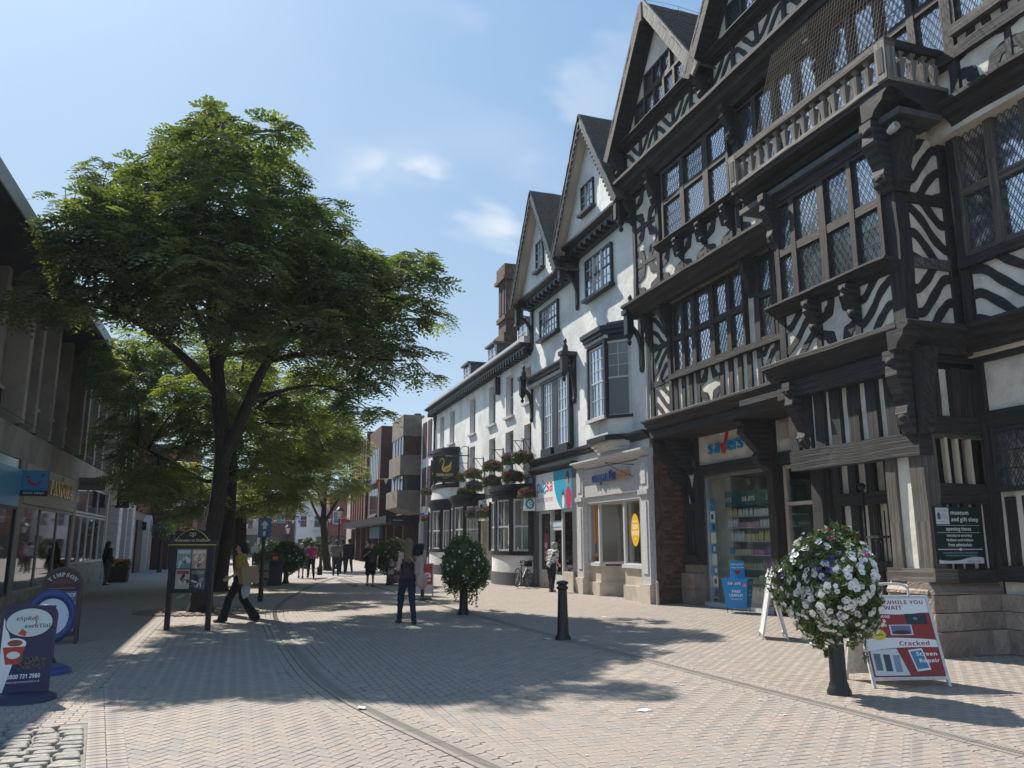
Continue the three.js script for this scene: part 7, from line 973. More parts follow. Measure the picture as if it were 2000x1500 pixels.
{ // repair shop board
  const t = thing('pavement_board', 'white framed red repair advert board by the near flower post', 'a-board', [-2.34, 0, -1.86]); t.rotation.y = -0.22; const L = -0.30;
  const f = tilted(t, 'front_panel', 0.96, 1.06, L, (x, w, h) => { x.fillStyle = '#8e2a26'; x.fillRect(0, 0, w, h); x.fillStyle = '#e7e9ea'; x.fillRect(0, 0, w, h * 0.19); x.beginPath(); x.moveTo(0, h * 0.15); x.quadraticCurveTo(w * 0.5, h * 0.26, w, h * 0.17); x.lineTo(w, 0); x.lineTo(0, 0); x.fill(); x.fillStyle = '#93201e'; x.textAlign = 'center'; x.font = 'bold 66px sans-serif'; x.fillText('REPAIR WHILE YOU', w * 0.5, 72, w * 0.92); x.fillText('WAIT', w * 0.5, 140); x.fillStyle = '#f0f0ee'; x.textAlign = 'left'; x.font = 'bold 50px sans-serif'; x.fillText('Pc / Laptop', 24, 240, 250); x.fillText('Repair &', 24, 296); x.fillText('Upgrade', 24, 352); x.fillStyle = '#232b33'; x.fillRect(w * 0.64, 195, w * 0.30, 130); x.fillStyle = '#5a7890'; x.beginPath(); x.arc(w * 0.78, 255, 22, 0, 7); x.fill(); x.fillStyle = '#d8d4de'; x.fillRect(w * 0.38, 330, w * 0.32, 128); x.fillStyle = '#6f6a8a'; x.fillRect(w * 0.40, 340, w * 0.28, 108); x.fillStyle = '#2a2830'; x.beginPath(); x.ellipse(w * 0.54, 425, 80, 26, 0, 0, 7); x.fill(); x.fillStyle = '#e4e6e6'; x.beginPath(); x.moveTo(0, 500); x.quadraticCurveTo(w * 0.4, 470, w, 520); x.lineTo(w, 610); x.quadraticCurveTo(w * 0.4, 590, 0, 650); x.fill(); x.fillStyle = '#8c1d1b'; x.font = 'bold 72px sans-serif'; x.fillText('Cracked', w * 0.46, 585, w * 0.5); x.fillStyle = '#d8c238'; x.beginPath(); for (let i = 0; i < 32; i++) { const a = i / 32 * 6.283, r = i % 2 ? 62 : 74; x.lineTo(130 + Math.cos(a) * r, 450 + Math.sin(a) * r); } x.fill(); x.fillStyle = '#4a4412'; x.font = 'bold 40px sans-serif'; x.fillText('20%', 92, 464); x.fillStyle = '#c9d2d6'; x.beginPath(); x.moveTo(20, 640); x.lineTo(260, 620); x.lineTo(330, h - 20); x.lineTo(20, h - 20); x.fill(); for (let i = 0; i < 3; i++) { x.fillStyle = ['#5d6f7a', '#39454e', '#7c93a2'][i]; x.fillRect(40 + i * 85, 680 + i * 10, 60, 200); } x.fillStyle = '#dfe4e6'; x.save(); x.translate(360, 640); x.rotate(-0.15); x.fillRect(0, 0, 130, 260); x.fillStyle = '#4d7ba3'; x.fillRect(12, 20, 106, 215); x.restore(); x.fillStyle = '#f0f0ee'; x.font = 'bold 60px sans-serif'; x.fillText('Screen', w * 0.66, 710, 210); x.fillText('Repair', w * 0.68, 790, 200); }, 640, 960, MT.whitePaint, { fw: 0.035 });
  const b = new THREE.Group(); const bk = tilted(t, 'rear_panel', 0.96, 1.06, -L, null, 0, 0, MT.whitePaint, { fw: 0.035 }); bk.position.z = -0.64; t.children.forEach(c => { if (c === f) c.position.z = 0; });
  const hd = new THREE.Mesh(tube([[-0.24, 1.0, 0.30], [-0.24, 1.10, 0.315], [-0.18, 1.14, 0.32], [0.18, 1.14, 0.32], [0.24, 1.10, 0.315], [0.24, 1.0, 0.30]], 0.016, 6), MT.whitePaint); hd.name = 'handle'; t.add(hd);
}
{ const t = thing('pavement_board', 'plain white board seen edge-on behind the near flower ball', 'a-board', [-0.62, 0, 2.75]); t.rotation.y = 1.06; const f = tilted(t, 'front_panel', 0.6, 1.05, -0.2, null, 0, 0, MT.whitePaint); const b = tilted(t, 'rear_panel', 0.6, 1.05, 0.2, null, 0, 0, MT.whitePaint); b.position.z = -0.42; }
{ // coffee board: oval-headed swing panel on a moulded base
  const t = thing('pavement_board', 'coffee advert board with oval head and red cup at the left edge', 'a-board', [-11.97, 0, 0.55]); t.rotation.y = 0.18;
  const sh = new THREE.Shape(); sh.moveTo(-0.24, 0.08); sh.lineTo(0.24, 0.08); sh.lineTo(0.26, 0.86); sh.quadraticCurveTo(0.25, 0.97, 0.14, 0.97); sh.lineTo(-0.14, 0.97); sh.quadraticCurveTo(-0.25, 0.97, -0.26, 0.86); const g = new THREE.ExtrudeGeometry(sh, { depth: 0.04, bevelEnabled: true, bevelSize: 0.01, bevelThickness: 0.008, bevelSegments: 2 }).translate(0, 0, -0.02); g.rotateX(-0.08);
  const mk = (n, q, m) => { const o = new THREE.Mesh(fin(q), m); o.name = n; o.castShadow = o.receiveShadow = true; t.add(o); return o; }; mk('panel', g, mat([0.03, 0.03, 0.07], 0.4));
  const pg = new THREE.PlaneGeometry(0.48, 0.88); pg.translate(0, 0.53, 0.0305); pg.rotateX(-0.08); mk('printed_face', pg, canvasMat(512, 940, (x, w, h) => { x.fillStyle = '#26244a'; x.fillRect(0, 0, w, h); x.fillStyle = '#e2e0de'; x.beginPath(); x.moveTo(0, 120); x.lineTo(150, 560); x.lineTo(60, h); x.lineTo(0, h); x.fill(); x.fillStyle = '#1a1a1c'; x.beginPath(); x.ellipse(w / 2 + 6, 190, 246, 170, 0, 0, 7); x.fill(); x.fillStyle = '#c3ccca'; x.beginPath(); x.ellipse(w / 2, 186, 232, 158, 0, 0, 7); x.fill(); x.fillStyle = '#2a2a2c'; x.font = 'bold 62px serif'; x.fillText('eSpReS', 120, 160); x.fillText('esenTiaL', 210, 246); x.strokeStyle = '#b5583a'; x.lineWidth = 14; x.beginPath(); x.moveTo(330, 110); x.bezierCurveTo(260, 150, 380, 180, 300, 220); x.stroke(); x.fillStyle = '#c04a2a'; x.beginPath(); x.moveTo(150, 310); x.lineTo(190, 250); x.lineTo(240, 290); x.lineTo(226, 340); x.fill(); x.fillStyle = '#e9e6e2'; x.beginPath(); x.ellipse(130, 420, 116, 66, 0, 0, 7); x.fill(); x.fillStyle = '#8a4a2c'; x.beginPath(); x.ellipse(134, 408, 74, 36, 0, 0, 7); x.fill(); x.fillStyle = '#b23a24'; x.beginPath(); x.moveTo(18, 450); x.lineTo(240, 450); x.lineTo(200, 640); x.lineTo(60, 640); x.fill(); x.fillStyle = '#e2dad4'; x.beginPath(); x.ellipse(130, 540, 66, 40, 0, 0, 7); x.fill(); const r = rng(5); for (let i = 0; i < 190; i++) { const px = 190 + r() * 280, py = 570 + r() * 130; x.fillStyle = ['#201a18', '#35302c', '#5a5450'][Math.floor(r() * 3)]; x.beginPath(); x.ellipse(px, py, 13, 8, r() * 3, 0, 7); x.fill(); } x.fillStyle = '#e8e8ee'; x.font = 'bold 66px sans-serif'; x.fillText('0800 731 2980', 90, 800, 330); x.font = '28px sans-serif'; x.fillText('www.espressoessential.co.uk', 90, 846, 330); }));
  mk('base', lathe([[0.001, 0.09], [0.22, 0.08], [0.33, 0.04], [0.34, 0]], 0, 0, 0, 20), mat([0.03, 0.03, 0.07], 0.5));
}
{ const t = thing('pavement_board', 'round swing board with thick blue rim behind the coffee board', 'a-board', [-12.13, 0, 2.5]); t.rotation.y = 0.2; const mk = (n, q, m) => { const o = new THREE.Mesh(fin(q), m); o.name = n; o.castShadow = o.receiveShadow = true; t.add(o); return o; }; mk('rim', new THREE.TorusGeometry(0.25, 0.05, 10, 28).scale(1, 1.15, 1).translate(0, 0.70, 0), mat([0.03, 0.05, 0.19], 0.4)); mk('face', new THREE.CylinderGeometry(0.22, 0.22, 0.03, 28).rotateX(Math.PI / 2).scale(1, 1.15, 1).translate(0, 0.70, 0), mat([0.62, 0.66, 0.74], 0.5)); mk('stem', new THREE.CylinderGeometry(0.04, 0.05, 0.36, 10).translate(0, 0.24, 0), mat([0.03, 0.05, 0.19], 0.4)); mk('base', lathe([[0.001, 0.12], [0.2, 0.1], [0.3, 0.05], [0.31, 0]], 0, 0, 0, 20), mat([0.03, 0.05, 0.19], 0.4)); }
{ // key cutter's board with arched head
  const t = thing('pavement_board', 'maroon arched board with curved capitals outside the shops at left', 'a-board', [-12.62, 0, 5.8]); t.rotation.y = 0.12; const mk = (n, q, m) => { const o = new THREE.Mesh(fin(q), m); o.name = n; o.castShadow = o.receiveShadow = true; t.add(o); return o; }, mr = mat([0.05, 0.012, 0.014], 0.35);
  for (const sg of [1, -1]) { const sh = new THREE.Shape(); sh.moveTo(-0.31, 0); sh.lineTo(-0.25, 0); sh.lineTo(-0.25, 0.12); sh.lineTo(0.25, 0.12); sh.lineTo(0.25, 0); sh.lineTo(0.31, 0); sh.lineTo(0.31, 0.95); sh.absarc(0, 0.95, 0.31, 0, Math.PI, false); sh.lineTo(-0.31, 0); const g = new THREE.ExtrudeGeometry(sh, { depth: 0.03, bevelEnabled: false, curveSegments: 18 }); g.rotateX(-0.16 * sg); g.translate(0, 0, sg > 0 ? 0 : -0.42); mk(sg > 0 ? 'front_panel' : 'rear_panel', g, mr); }
  const pg = new THREE.PlaneGeometry(0.54, 1.1); pg.translate(0, 0.70, 0.034); pg.rotateX(-0.16); mk('printed_face', (() => { const s2 = new THREE.Shape(); s2.moveTo(-0.27, 0.15); s2.lineTo(0.27, 0.15); s2.lineTo(0.27, 0.95); s2.absarc(0, 0.95, 0.27, 0, Math.PI, false); const g = new THREE.ShapeGeometry(s2, 18), p = g.attributes.position, uv = g.attributes.uv; for (let i = 0; i < p.count; i++) uv.setXY(i, (p.getX(i) + 0.27) / 0.54, (p.getY(i) - 0.15) / 1.07); g.translate(0, 0, 0.034); g.rotateX(-0.16); return g; })(), canvasMat(512, 1014, (x, w, h) => { x.fillStyle = '#3a1216'; x.fillRect(0, 0, w, h); x.fillStyle = '#5a2024'; x.beginPath(); x.ellipse(w / 2, 240, 170, 90, 0, Math.PI, 0); x.fill(); x.fillStyle = '#cfcac6'; x.font = 'bold 84px serif'; x.textAlign = 'center'; 'TIMPSON'.split('').forEach((c, i) => { x.save(); const a = (i - 3) * 0.27; x.translate(w / 2 + Math.sin(a) * 215, 330 - Math.cos(a) * 215); x.rotate(a); x.fillText(c, 0, 0); x.restore(); }); x.fillRect(70, 296, w - 140, 3); x.fillStyle = '#9aa0ac'; x.fillRect(40, 350, w - 80, h - 400); x.fillStyle = '#5c6070'; x.fillRect(40, 350, w - 80, 170); x.fillStyle = '#d9d3d6'; x.font = 'italic bold 74px sans-serif'; x.fillText('HALF PRICE', w / 2, 430, w - 120); x.fillText('DEAL', w * 0.66, 505); x.fillStyle = '#7b8fae'; x.beginPath(); x.ellipse(w / 2, 760, 150, 190, 0, 0, 7); x.fill(); }));
}
{ const t = thing('pavement_board', 'dark framed menu board near the man in a cap', 'a-board', [-3.95, 0, 22.6]); t.rotation.y = -0.3; tilted(t, 'front_panel', 0.62, 1.0, -0.16, (x, w, h) => { x.fillStyle = '#3a3432'; x.fillRect(0, 0, w, h); const r = rng(8); for (let i = 0; i < 14; i++) { x.fillStyle = ['#8a6a5a', '#b8a090', '#5a3a32'][i % 3]; x.beginPath(); x.ellipse(r() * w, r() * h, 14 + r() * 26, 12 + r() * 20, 0, 0, 7); x.fill(); } }, 128, 200, MT.black, { fw: 0.05 }); const b = tilted(t, 'rear_panel', 0.62, 1.0, 0.16, null, 0, 0, MT.black, { back: MT.dark }); b.position.z = -0.32; }
{ const t = thing('pavement_board', 'red topped white board behind the black barrier post', 'a-board', [-4.25, 0, 15.9]); t.rotation.y = -0.25; tilted(t, 'front_panel', 0.62, 1.02, -0.14, (x, w, h) => { x.fillStyle = '#b23a26'; x.fillRect(0, 0, w, h * 0.72); x.fillStyle = '#d8cfc8'; x.fillRect(0, h * 0.72, w, h * 0.28); x.fillStyle = '#f0e6e0'; x.font = 'bold 110px sans-serif'; x.fillText('e', 60, 120); }, 128, 200, MT.lilac); const b = tilted(t, 'rear_panel', 0.62, 1.02, 0.14, null, 0, 0, MT.lilac); b.position.z = -0.3; }
// ---- leaflet bin outside the discount shop
{
  const x0 = 1.66, s0 = 7.55, t = thing('leaflet_bin', 'bright blue tapered leaflet bin outside the discount shop window', 'bin', [x0, 0, s0]); t.rotation.y = 0.75; const mk = (n, q, m) => { const o = new THREE.Mesh(fin(q), m); o.name = n; o.castShadow = o.receiveShadow = true; t.add(o); return o; }, bl = mat([0.02, 0.28, 0.58], 0.4);
  const top = 0.31, bot = 0.24, y0 = 0.12, y1 = 0.80, C = (r, y) => [[-r, y, -r], [r, y, -r], [r, y, r], [-r, y, r]], A = C(bot, y0), T = C(top, y1); const side4 = i => { const j = (i + 1) % 4, w = [A[j], A[i], T[i], T[j]].map(p => [p[0], p[1], -p[2]]); return quad(...w); };
  const face = canvasMat(256, 320, (x, w, h) => { x.fillStyle = '#1d86c9'; x.fillRect(0, 0, w, h); x.fillStyle = '#e9eef0'; x.textAlign = 'center'; x.font = 'bold 46px sans-serif'; x.fillText('sa ers', w * 0.46, 62); x.strokeStyle = '#c0392b'; x.lineWidth = 7; x.beginPath(); x.moveTo(108, 46); x.lineTo(116, 60); x.lineTo(130, 28); x.stroke(); x.fillStyle = '#d77'; x.beginPath(); x.arc(222, 66, 20, 0, 7); x.fill(); x.fillStyle = '#e9eef0'; x.font = 'bold 40px sans-serif'; x.fillText('FREE', w / 2, 150); x.fillText('LEAFLET', w / 2, 192); x.font = '20px sans-serif'; x.fillText('Please take one', w / 2, 226); });
  for (const i of [0, 1, 2, 3]) mk('side_panel', side4(i), face); mk('base_panel', quad(...A.map(p => [p[0], p[1], -p[2]])), bl); mk('leaflets', bx(-0.26, 0.26, 0.6, 0.74, -0.26, 0.26), MT.whitePaint); mk('rim', mg([0, 1, 2, 3].map(i => { const a = T[i], b = T[(i + 1) % 4]; return bar([a[0], a[1], -a[2]], [b[0], b[1], -b[2]], 0.015); })), bl);
  for (const [a, b] of [[-1, -1], [1, -1], [1, 1], [-1, 1]]) mk('leg', bar([a * bot * 0.9, 0, -b * bot * 0.9], [a * bot * 0.9, 0.13, -b * bot * 0.9], 0.012), MT.iron);
  const pl = new THREE.BoxGeometry(0.36, 0.44, 0.012).translate(0.06, 1.0, -0.12); pl.rotateY(-0.95); mk('header_card', pl, bl); const pf = new THREE.PlaneGeometry(0.36, 0.44).translate(0.06, 1.0, -0.113); pf.rotateY(-0.95); mk('header_print', pf, canvasMat(256, 312, (x, w, h) => { x.fillStyle = '#2a94d4'; x.fillRect(0, 0, w, h); x.fillStyle = '#f2f6f8'; x.textAlign = 'center'; x.font = 'bold 46px sans-serif'; x.fillText('FREE LEAFLET', w / 2, 80, w * 0.9); x.font = 'bold 32px sans-serif'; x.fillText('PLEASE TAKE ONE', w / 2, 128, w * 0.9); x.fillStyle = '#c3202a'; x.beginPath(); x.moveTo(50, 168); x.lineTo(206, 168); x.lineTo(128, 250); x.fill(); }));
}
// ---- bins, tub
{ const x = -8.42, s = 24.4, t = thing('litter_bin', 'square black litter bin with orange sticker beside the flower post', 'bin', [x, 0, s]); part(t, 'body', jit(bx(s - 0.28, s + 0.28, 0, 1.02, x - 0.3, x + 0.3), 0.004), MT.black); part(t, 'hood', exXY([[x - 0.32, 1.02], [x + 0.32, 1.02], [x + 0.30, 1.12], [x + 0.12, 1.22], [x - 0.12, 1.22], [x - 0.30, 1.12]], s - 0.3, s + 0.3), MT.black); part(t, 'sticker', bx(s - 0.31, s - 0.302, 0.98, 1.12, x - 0.1, x + 0.1), petal.orange); part(t, 'opening', bx(s - 0.285, s - 0.279, 0.72, 0.92, x - 0.2, x + 0.2), MT.dark); }
{ const x = -8.95, s = 23.9, t = thing('barrel_planter', 'banded grey barrel standing left of the litter bin', 'barrel', [x, 0, s]); part(t, 'barrel', lathe([[0.26, 0], [0.31, 0.25], [0.32, 0.5], [0.30, 0.8], [0.24, 0.98], [0.001, 1.0]], x, 0, s, 18), mat([0.20, 0.20, 0.18], 0.6)); for (const y of [0.25, 0.55, 0.82]) part(t, 'hoop', lathe([[0.325, y], [0.33, y + 0.03], [0.325, y + 0.06]], x, 0, s, 18), y > 0.7 ? mat([0.04, 0.16, 0.07], 0.5) : MT.iron); foliage(t, 'plant', 160, 5, R => { const a = R() * 6.28, q = Math.sqrt(R()) * 0.3; return [Math.cos(a) * q, 1.0 + R() * 0.25, Math.sin(a) * q]; }, 2.2); }
{ const x = -14.62, s = 29.0, t = thing('flower_tub', 'brown wooden tub full of orange flowers by the stone front', 'planter', [x, 0, s]); part(t, 'tub', jit(exXY([[x - 0.36, 0], [x + 0.36, 0], [x + 0.42, 0.55], [x - 0.42, 0.55]], s - 0.36, s + 0.36), 0.006), mat([0.08, 0.04, 0.025], 0.7, { map: woodT, mu: 0.6 })); part(t, 'rim', bx(s - 0.40, s + 0.40, 0.55, 0.62, x - 0.45, x + 0.45), MT.timberBrown); foliage(t, 'foliage', 420, 15, R => [(R() - 0.5) * 0.8, 0.65 + R() * 0.22, (R() - 0.5) * 0.7], 1.8); const im = new THREE.InstancedMesh(clusterG, petal.orange, 90), d = new THREE.Object3D(), R = rng(16); for (let i = 0; i < 90; i++) { d.position.set((R() - 0.5) * 0.82, 0.76 + R() * 0.2, (R() - 0.5) * 0.72); d.rotation.set((R() - 0.5) * 1.5, R() * 6, (R() - 0.5) * 1.5); d.scale.setScalar(0.9 + R() * 0.6); d.updateMatrix(); im.setMatrixAt(i, d.matrix); } im.name = 'flowers'; im.userData.kind = 'stuff'; t.add(im); }
flowerPost('pale flower post in front of the arched stone doorway', -14.0, 41.0, 2.35, 0.5, 0.42, { n: 600, k: 2.4, blooms: 60, seed: 44, bs: 1.6, trail: false });
// ---- lamps
function lampPost(label, x, s, h) { const t = thing('street_lamp', label, 'street lamp', [x, 0, s]); part(t, 'column', lathe([[0.16, 0], [0.16, 0.15], [0.10, 0.2], [0.09, 0.9], [0.12, 0.95], [0.06, 1.05], [0.05, h * 0.8], [0.07, h * 0.82], [0.04, h - 0.5]], x, 0, s, 12), MT.iron); part(t, 'lantern', lathe([[0.10, h - 0.5], [0.22, h - 0.05], [0.22, h - 0.02]], x, 0, s, 6), mat([0.55, 0.58, 0.58], 0.3, { metal: 0.2 })); part(t, 'hood', lathe([[0.30, h - 0.03], [0.28, h + 0.03], [0.10, h + 0.22], [0.03, h + 0.26], [0.001, h + 0.36]], x, 0, s, 12), MT.iron); }
lampPost('black lamp post with lantern just right of the far tree', -3.7, 44, 3.7); lampPost('distant lamp post standing left of the far tree', -5.9, 62, 2.9); lampPost('faint lamp post farthest down the street, left', -9.2, 70, 3.4);
// ---- bunting
function bunting(label, a, b, sag, n) { const t = thing('bunting', label, 'bunting', [(a[0] + b[0]) / 2, a[1], a[2]]), P = k => [lerp(a[0], b[0], k), lerp(a[1], b[1], k) - sag * 4 * k * (1 - k), lerp(a[2], b[2], k)], pts = []; for (let i = 0; i <= 16; i++) pts.push(P(i / 16)); part(t, 'string', tube(pts, 0.012, 4), MT.whitePaint); const cm = [MT.red, MT.whitePaint, MT.blue]; for (let i = 0; i < n; i++) { const p = P((i + 0.2) / n), q = P((i + 0.75) / n), m = P((i + 0.48) / n), sw = ((i * 37) % 11 - 5) * 0.02; part(t, 'pennant', quad([p[0], p[1], p[2]], [q[0], q[1], q[2]], [m[0] + 0.01, m[1] - 0.36, m[2] + sw], [m[0] - 0.01, m[1] - 0.36, m[2] + sw]), cm[i % 3]); } }
bunting('string of red, white and blue pennants from tree to office block', [-9.5, 5.9, 46], [1.2, 6.0, 44], 0.22, 20); bunting('farther string of pennants across the street before the white end house', [-11, 4.2, 75], [1.0, 4.2, 75], 0.35, 20);
{ const t = thing('overhead_cable', 'thin dark cable strung along the concrete block front', 'cable', [-15.5, 5, 14]); part(t, 'cable', tube([[-15.6, 5.0, 4], [-15.3, 4.75, 14], [-15.2, 4.7, 22], [-15.4, 4.95, 32]], 0.012, 4), MT.iron); }
// ---- bicycle leaning by the hotel bow
{
  const t = thing('bicycle', 'black bicycle parked by the near bow window of the hotel', 'bicycle', [0.35, 0, 19.6]); t.rotation.set(0, 0.85, -0.08); t.rotation.order = 'YXZ'; const mk = (n, q, m, p = t) => { const o = new THREE.Mesh(fin(q), m); o.name = n; o.castShadow = o.receiveShadow = true; p.add(o); return o; }, b = (a, c, w) => bar([a[0], a[1], -a[2]], [c[0], c[1], -c[2]], w);
  for (const x of [-0.52, 0.52]) { const w = mk('wheel', new THREE.TorusGeometry(0.33, 0.018, 8, 28).translate(x, 0.345, 0), MT.rubber); mk('rim', new THREE.TorusGeometry(0.305, 0.010, 6, 28).translate(x, 0.345, 0), MT.steel, w); mk('spokes', mg(Array.from({ length: 14 }, (_, i) => b([x, 0.345, 0], [x + Math.cos(i / 14 * 6.283) * 0.3, 0.345 + Math.sin(i / 14 * 6.283) * 0.3, 0], 0.004))), MT.steel, w); }
  mk('frame', mg([b([-0.52, 0.345, 0], [-0.08, 0.30, 0], 0.022), b([-0.52, 0.345, 0], [-0.20, 0.80, 0], 0.02), b([-0.08, 0.30, 0], [-0.22, 0.86, 0], 0.032), b([-0.20, 0.78, 0], [0.34, 0.84, 0], 0.034), b([-0.08, 0.30, 0], [0.36, 0.74, 0], 0.036), b([0.33, 0.92, 0], [0.52, 0.345, 0], 0.03)]), MT.black); mk('saddle', sph(-0.24, 0.92, 0, 0.12, 1.1, 0.3, 0.6), MT.black); mk('handlebar', tube([[0.36, 0.98, -0.30], [0.30, 1.02, -0.16], [0.33, 0.98, 0], [0.30, 1.02, 0.16], [0.36, 0.98, 0.30]], 0.014, 6), MT.iron); mk('chainring', new THREE.CylinderGeometry(0.09, 0.09, 0.012, 18).rotateX(Math.PI / 2).translate(-0.08, 0.30, 0.04), MT.steel); mk('pedals', mg([b([-0.08, 0.30, 0.06], [0.02, 0.18, 0.06], 0.015), b([-0.08, 0.30, -0.06], [-0.18, 0.42, -0.06], 0.015), b([0.02, 0.18, 0.06], [0.02, 0.18, 0.14], 0.03), b([-0.18, 0.42, -0.06], [-0.18, 0.42, -0.14], 0.03)]), MT.iron); mk('basket', bx(-0.12, 0.12, 0.80, 1.0, 0.40, 0.62), MT.iron);
}
// ---- scraps of paper on the paving
[['white scrap of paper in the sun on the near paving', -5.92, -2.05, 0.10, 0.3], ['crumpled tissue beside the curved drain', -8.6, -1.13, 0.07, 1.2], ['flat white paper left of the lone bollard', -4.66, 3.95, 0.12, 0.5], ['flat white paper right of the lone bollard', -4.16, 3.55, 0.12, 0.2], ['small paper scrap in front of the travel shop', -1.9, 7.54, 0.08, 2]].forEach(([l, x, s, r, a], i) => { const g = new THREE.PlaneGeometry(r * 1.5, r, 3, 2); g.rotateX(-Math.PI / 2); g.rotateY(a); jit(g, 0.006, 20); g.translate(x, 0.008 + (i === 1 ? 0.02 : 0), -s); if (i === 1) jit(g, 0.03, 16); solo('paper_scrap', g, MT.whitePaint, l, 'litter'); });
// ================= people =================
function netsurf(f, mn, mx, c) { // surface nets on a box; f < 0 inside
  const nx = Math.ceil((mx[0] - mn[0]) / c) + 2, ny = Math.ceil((mx[1] - mn[1]) / c) + 2, nz = Math.ceil((mx[2] - mn[2]) / c) + 2, F = new Float32Array(nx * ny * nz), id = (i, j, k) => i + nx * (j + ny * k);
  for (let k = 0; k < nz; k++) for (let j = 0; j < ny; j++) for (let i = 0; i < nx; i++) F[id(i, j, k)] = f(mn[0] + (i - 0.5) * c, mn[1] + (j - 0.5) * c, mn[2] + (k - 0.5) * c);
  const V = new Int32Array(nx * ny * nz).fill(-1), P = [], I = [], E = [[0, 1], [2, 3], [4, 5], [6, 7], [0, 2], [1, 3], [4, 6], [5, 7], [0, 4], [1, 5], [2, 6], [3, 7]];
  for (let k = 0; k < nz - 1; k++) for (let j = 0; j < ny - 1; j++) for (let i = 0; i < nx - 1; i++) {
    const v = []; let m = 0; for (let q = 0; q < 8; q++) { const w = F[id(i + (q & 1), j + ((q >> 1) & 1), k + (q >> 2))]; v.push(w); if (w < 0) m |= 1 << q; } if (m === 0 || m === 255) continue;
    let x = 0, y = 0, z = 0, n = 0; for (const [a, b] of E) { if (((m >> a) & 1) === ((m >> b) & 1)) continue; const t = v[a] / (v[a] - v[b]); x += lerp(a & 1, b & 1, t); y += lerp((a >> 1) & 1, (b >> 1) & 1, t); z += lerp(a >> 2, b >> 2, t); n++; }
    V[id(i, j, k)] = P.length / 3; P.push(mn[0] + (i - 0.5 + x / n) * c, mn[1] + (j - 0.5 + y / n) * c, mn[2] + (k - 0.5 + z / n) * c);
  }
  const q = (a, b, d, e, fl) => { if (a < 0 || b < 0 || d < 0 || e < 0) return; if (fl) I.push(a, b, d, a, d, e); else I.push(a, d, b, a, e, d); };
  for (let k = 1; k < nz - 1; k++) for (let j = 1; j < ny - 1; j++) for (let i = 1; i < nx - 1; i++) {
    const s = F[id(i, j, k)] < 0; if (s !== F[id(i + 1, j, k)] < 0) q(V[id(i, j - 1, k - 1)], V[id(i, j, k - 1)], V[id(i, j, k)], V[id(i, j - 1, k)], s); if (s !== F[id(i, j + 1, k)] < 0) q(V[id(i - 1, j, k - 1)], V[id(i - 1, j, k)], V[id(i, j, k)], V[id(i, j, k - 1)], s); if (s !== F[id(i, j, k + 1)] < 0) q(V[id(i - 1, j - 1, k)], V[id(i, j - 1, k)], V[id(i, j, k)], V[id(i - 1, j, k)], s);
  }
  const g = new THREE.BufferGeometry(); g.setAttribute('position', new THREE.Float32BufferAttribute(P, 3)); g.setIndex(I); g.computeVertexNormals(); const o = g.toNonIndexed(); return boxUV(o);
}
const cap = (x, y, z, a, b, ra, rb) => { const bx_ = b[0] - a[0], by = b[1] - a[1], bz = b[2] - a[2], l = bx_ * bx_ + by * by + bz * bz || 1e-6, t = clamp(((x - a[0]) * bx_ + (y - a[1]) * by + (z - a[2]) * bz) / l, 0, 1); return Math.hypot(x - a[0] - bx_ * t, y - a[1] - by * t, z - a[2] - bz * t) - lerp(ra, rb, t); };
const smin = (a, b, k) => { const h = clamp(0.5 + 0.5 * (b - a) / k, 0, 1); return lerp(b, a, h) - k * h * (1 - h); };
const field = (bones, k = 0.035, grow = 0) => (x, y, z) => { let d = 1e3; for (const q of bones) d = smin(d, cap(x, y, z, q[0], q[1], q[2] + grow, q[3] + grow), k); return d; };
function bounds(bones, pad = 0.1) { const mn = [1e3, 1e3, 1e3], mx = [-1e3, -1e3, -1e3]; for (const q of bones) for (const [p, r] of [[q[0], q[2]], [q[1], q[3]]]) for (let i = 0; i < 3; i++) { mn[i] = Math.min(mn[i], p[i] - r - pad); mx[i] = Math.max(mx[i], p[i] + r + pad); } return [mn, mx]; }
// local frame: person faces +z, x to the person's left
const skinM = [mat([0.52, 0.33, 0.25], 0.6), mat([0.46, 0.28, 0.20], 0.6)];
function hand(w, e, out) { // wrist w, elbow e -> palm and five bent fingers, fine grid
  const d = [w[0] - e[0], w[1] - e[1], w[2] - e[2]], l = Math.hypot(...d); d.forEach((v, i) => d[i] = v / l); let n = [0, 0, 1]; const dp = d[2]; n = [-dp * d[0], -dp * d[1], 1 - dp * d[2]]; const nl = Math.hypot(...n) || 1; n = n.map(v => v / nl); const s = [d[1] * n[2] - d[2] * n[1], d[2] * n[0] - d[0] * n[2], d[0] * n[1] - d[1] * n[0]], at = (a, b, c) => [0, 1, 2].map(i => w[i] + d[i] * a + n[i] * b + s[i] * c), B = [[at(0, 0, 0), at(0.07, 0.02, 0), 0.024, 0.022], [at(0, 0, 0), at(0.07, -0.022, 0), 0.024, 0.020]];
  [[0.030, 0.070], [0.010, 0.078], [-0.011, 0.072], [-0.030, 0.058]].forEach(([b, L]) => { B.push([at(0.075, b, 0), at(0.075 + L * 0.55, b, 0.010 * out), 0.0095, 0.009], [at(0.075 + L * 0.55, b, 0.010 * out), at(0.075 + L * 0.92, b * 0.9, 0.034 * out), 0.009, 0.0078]); }); B.push([at(0.02, 0.024, 0), at(0.055, 0.055, 0.012 * out), 0.012, 0.010], [at(0.055, 0.055, 0.012 * out), at(0.085, 0.058, 0.026 * out), 0.010, 0.008]);
  const [mn, mx] = bounds(B, 0.01); return netsurf(field(B, 0.010), mn, mx, 0.0055);
}
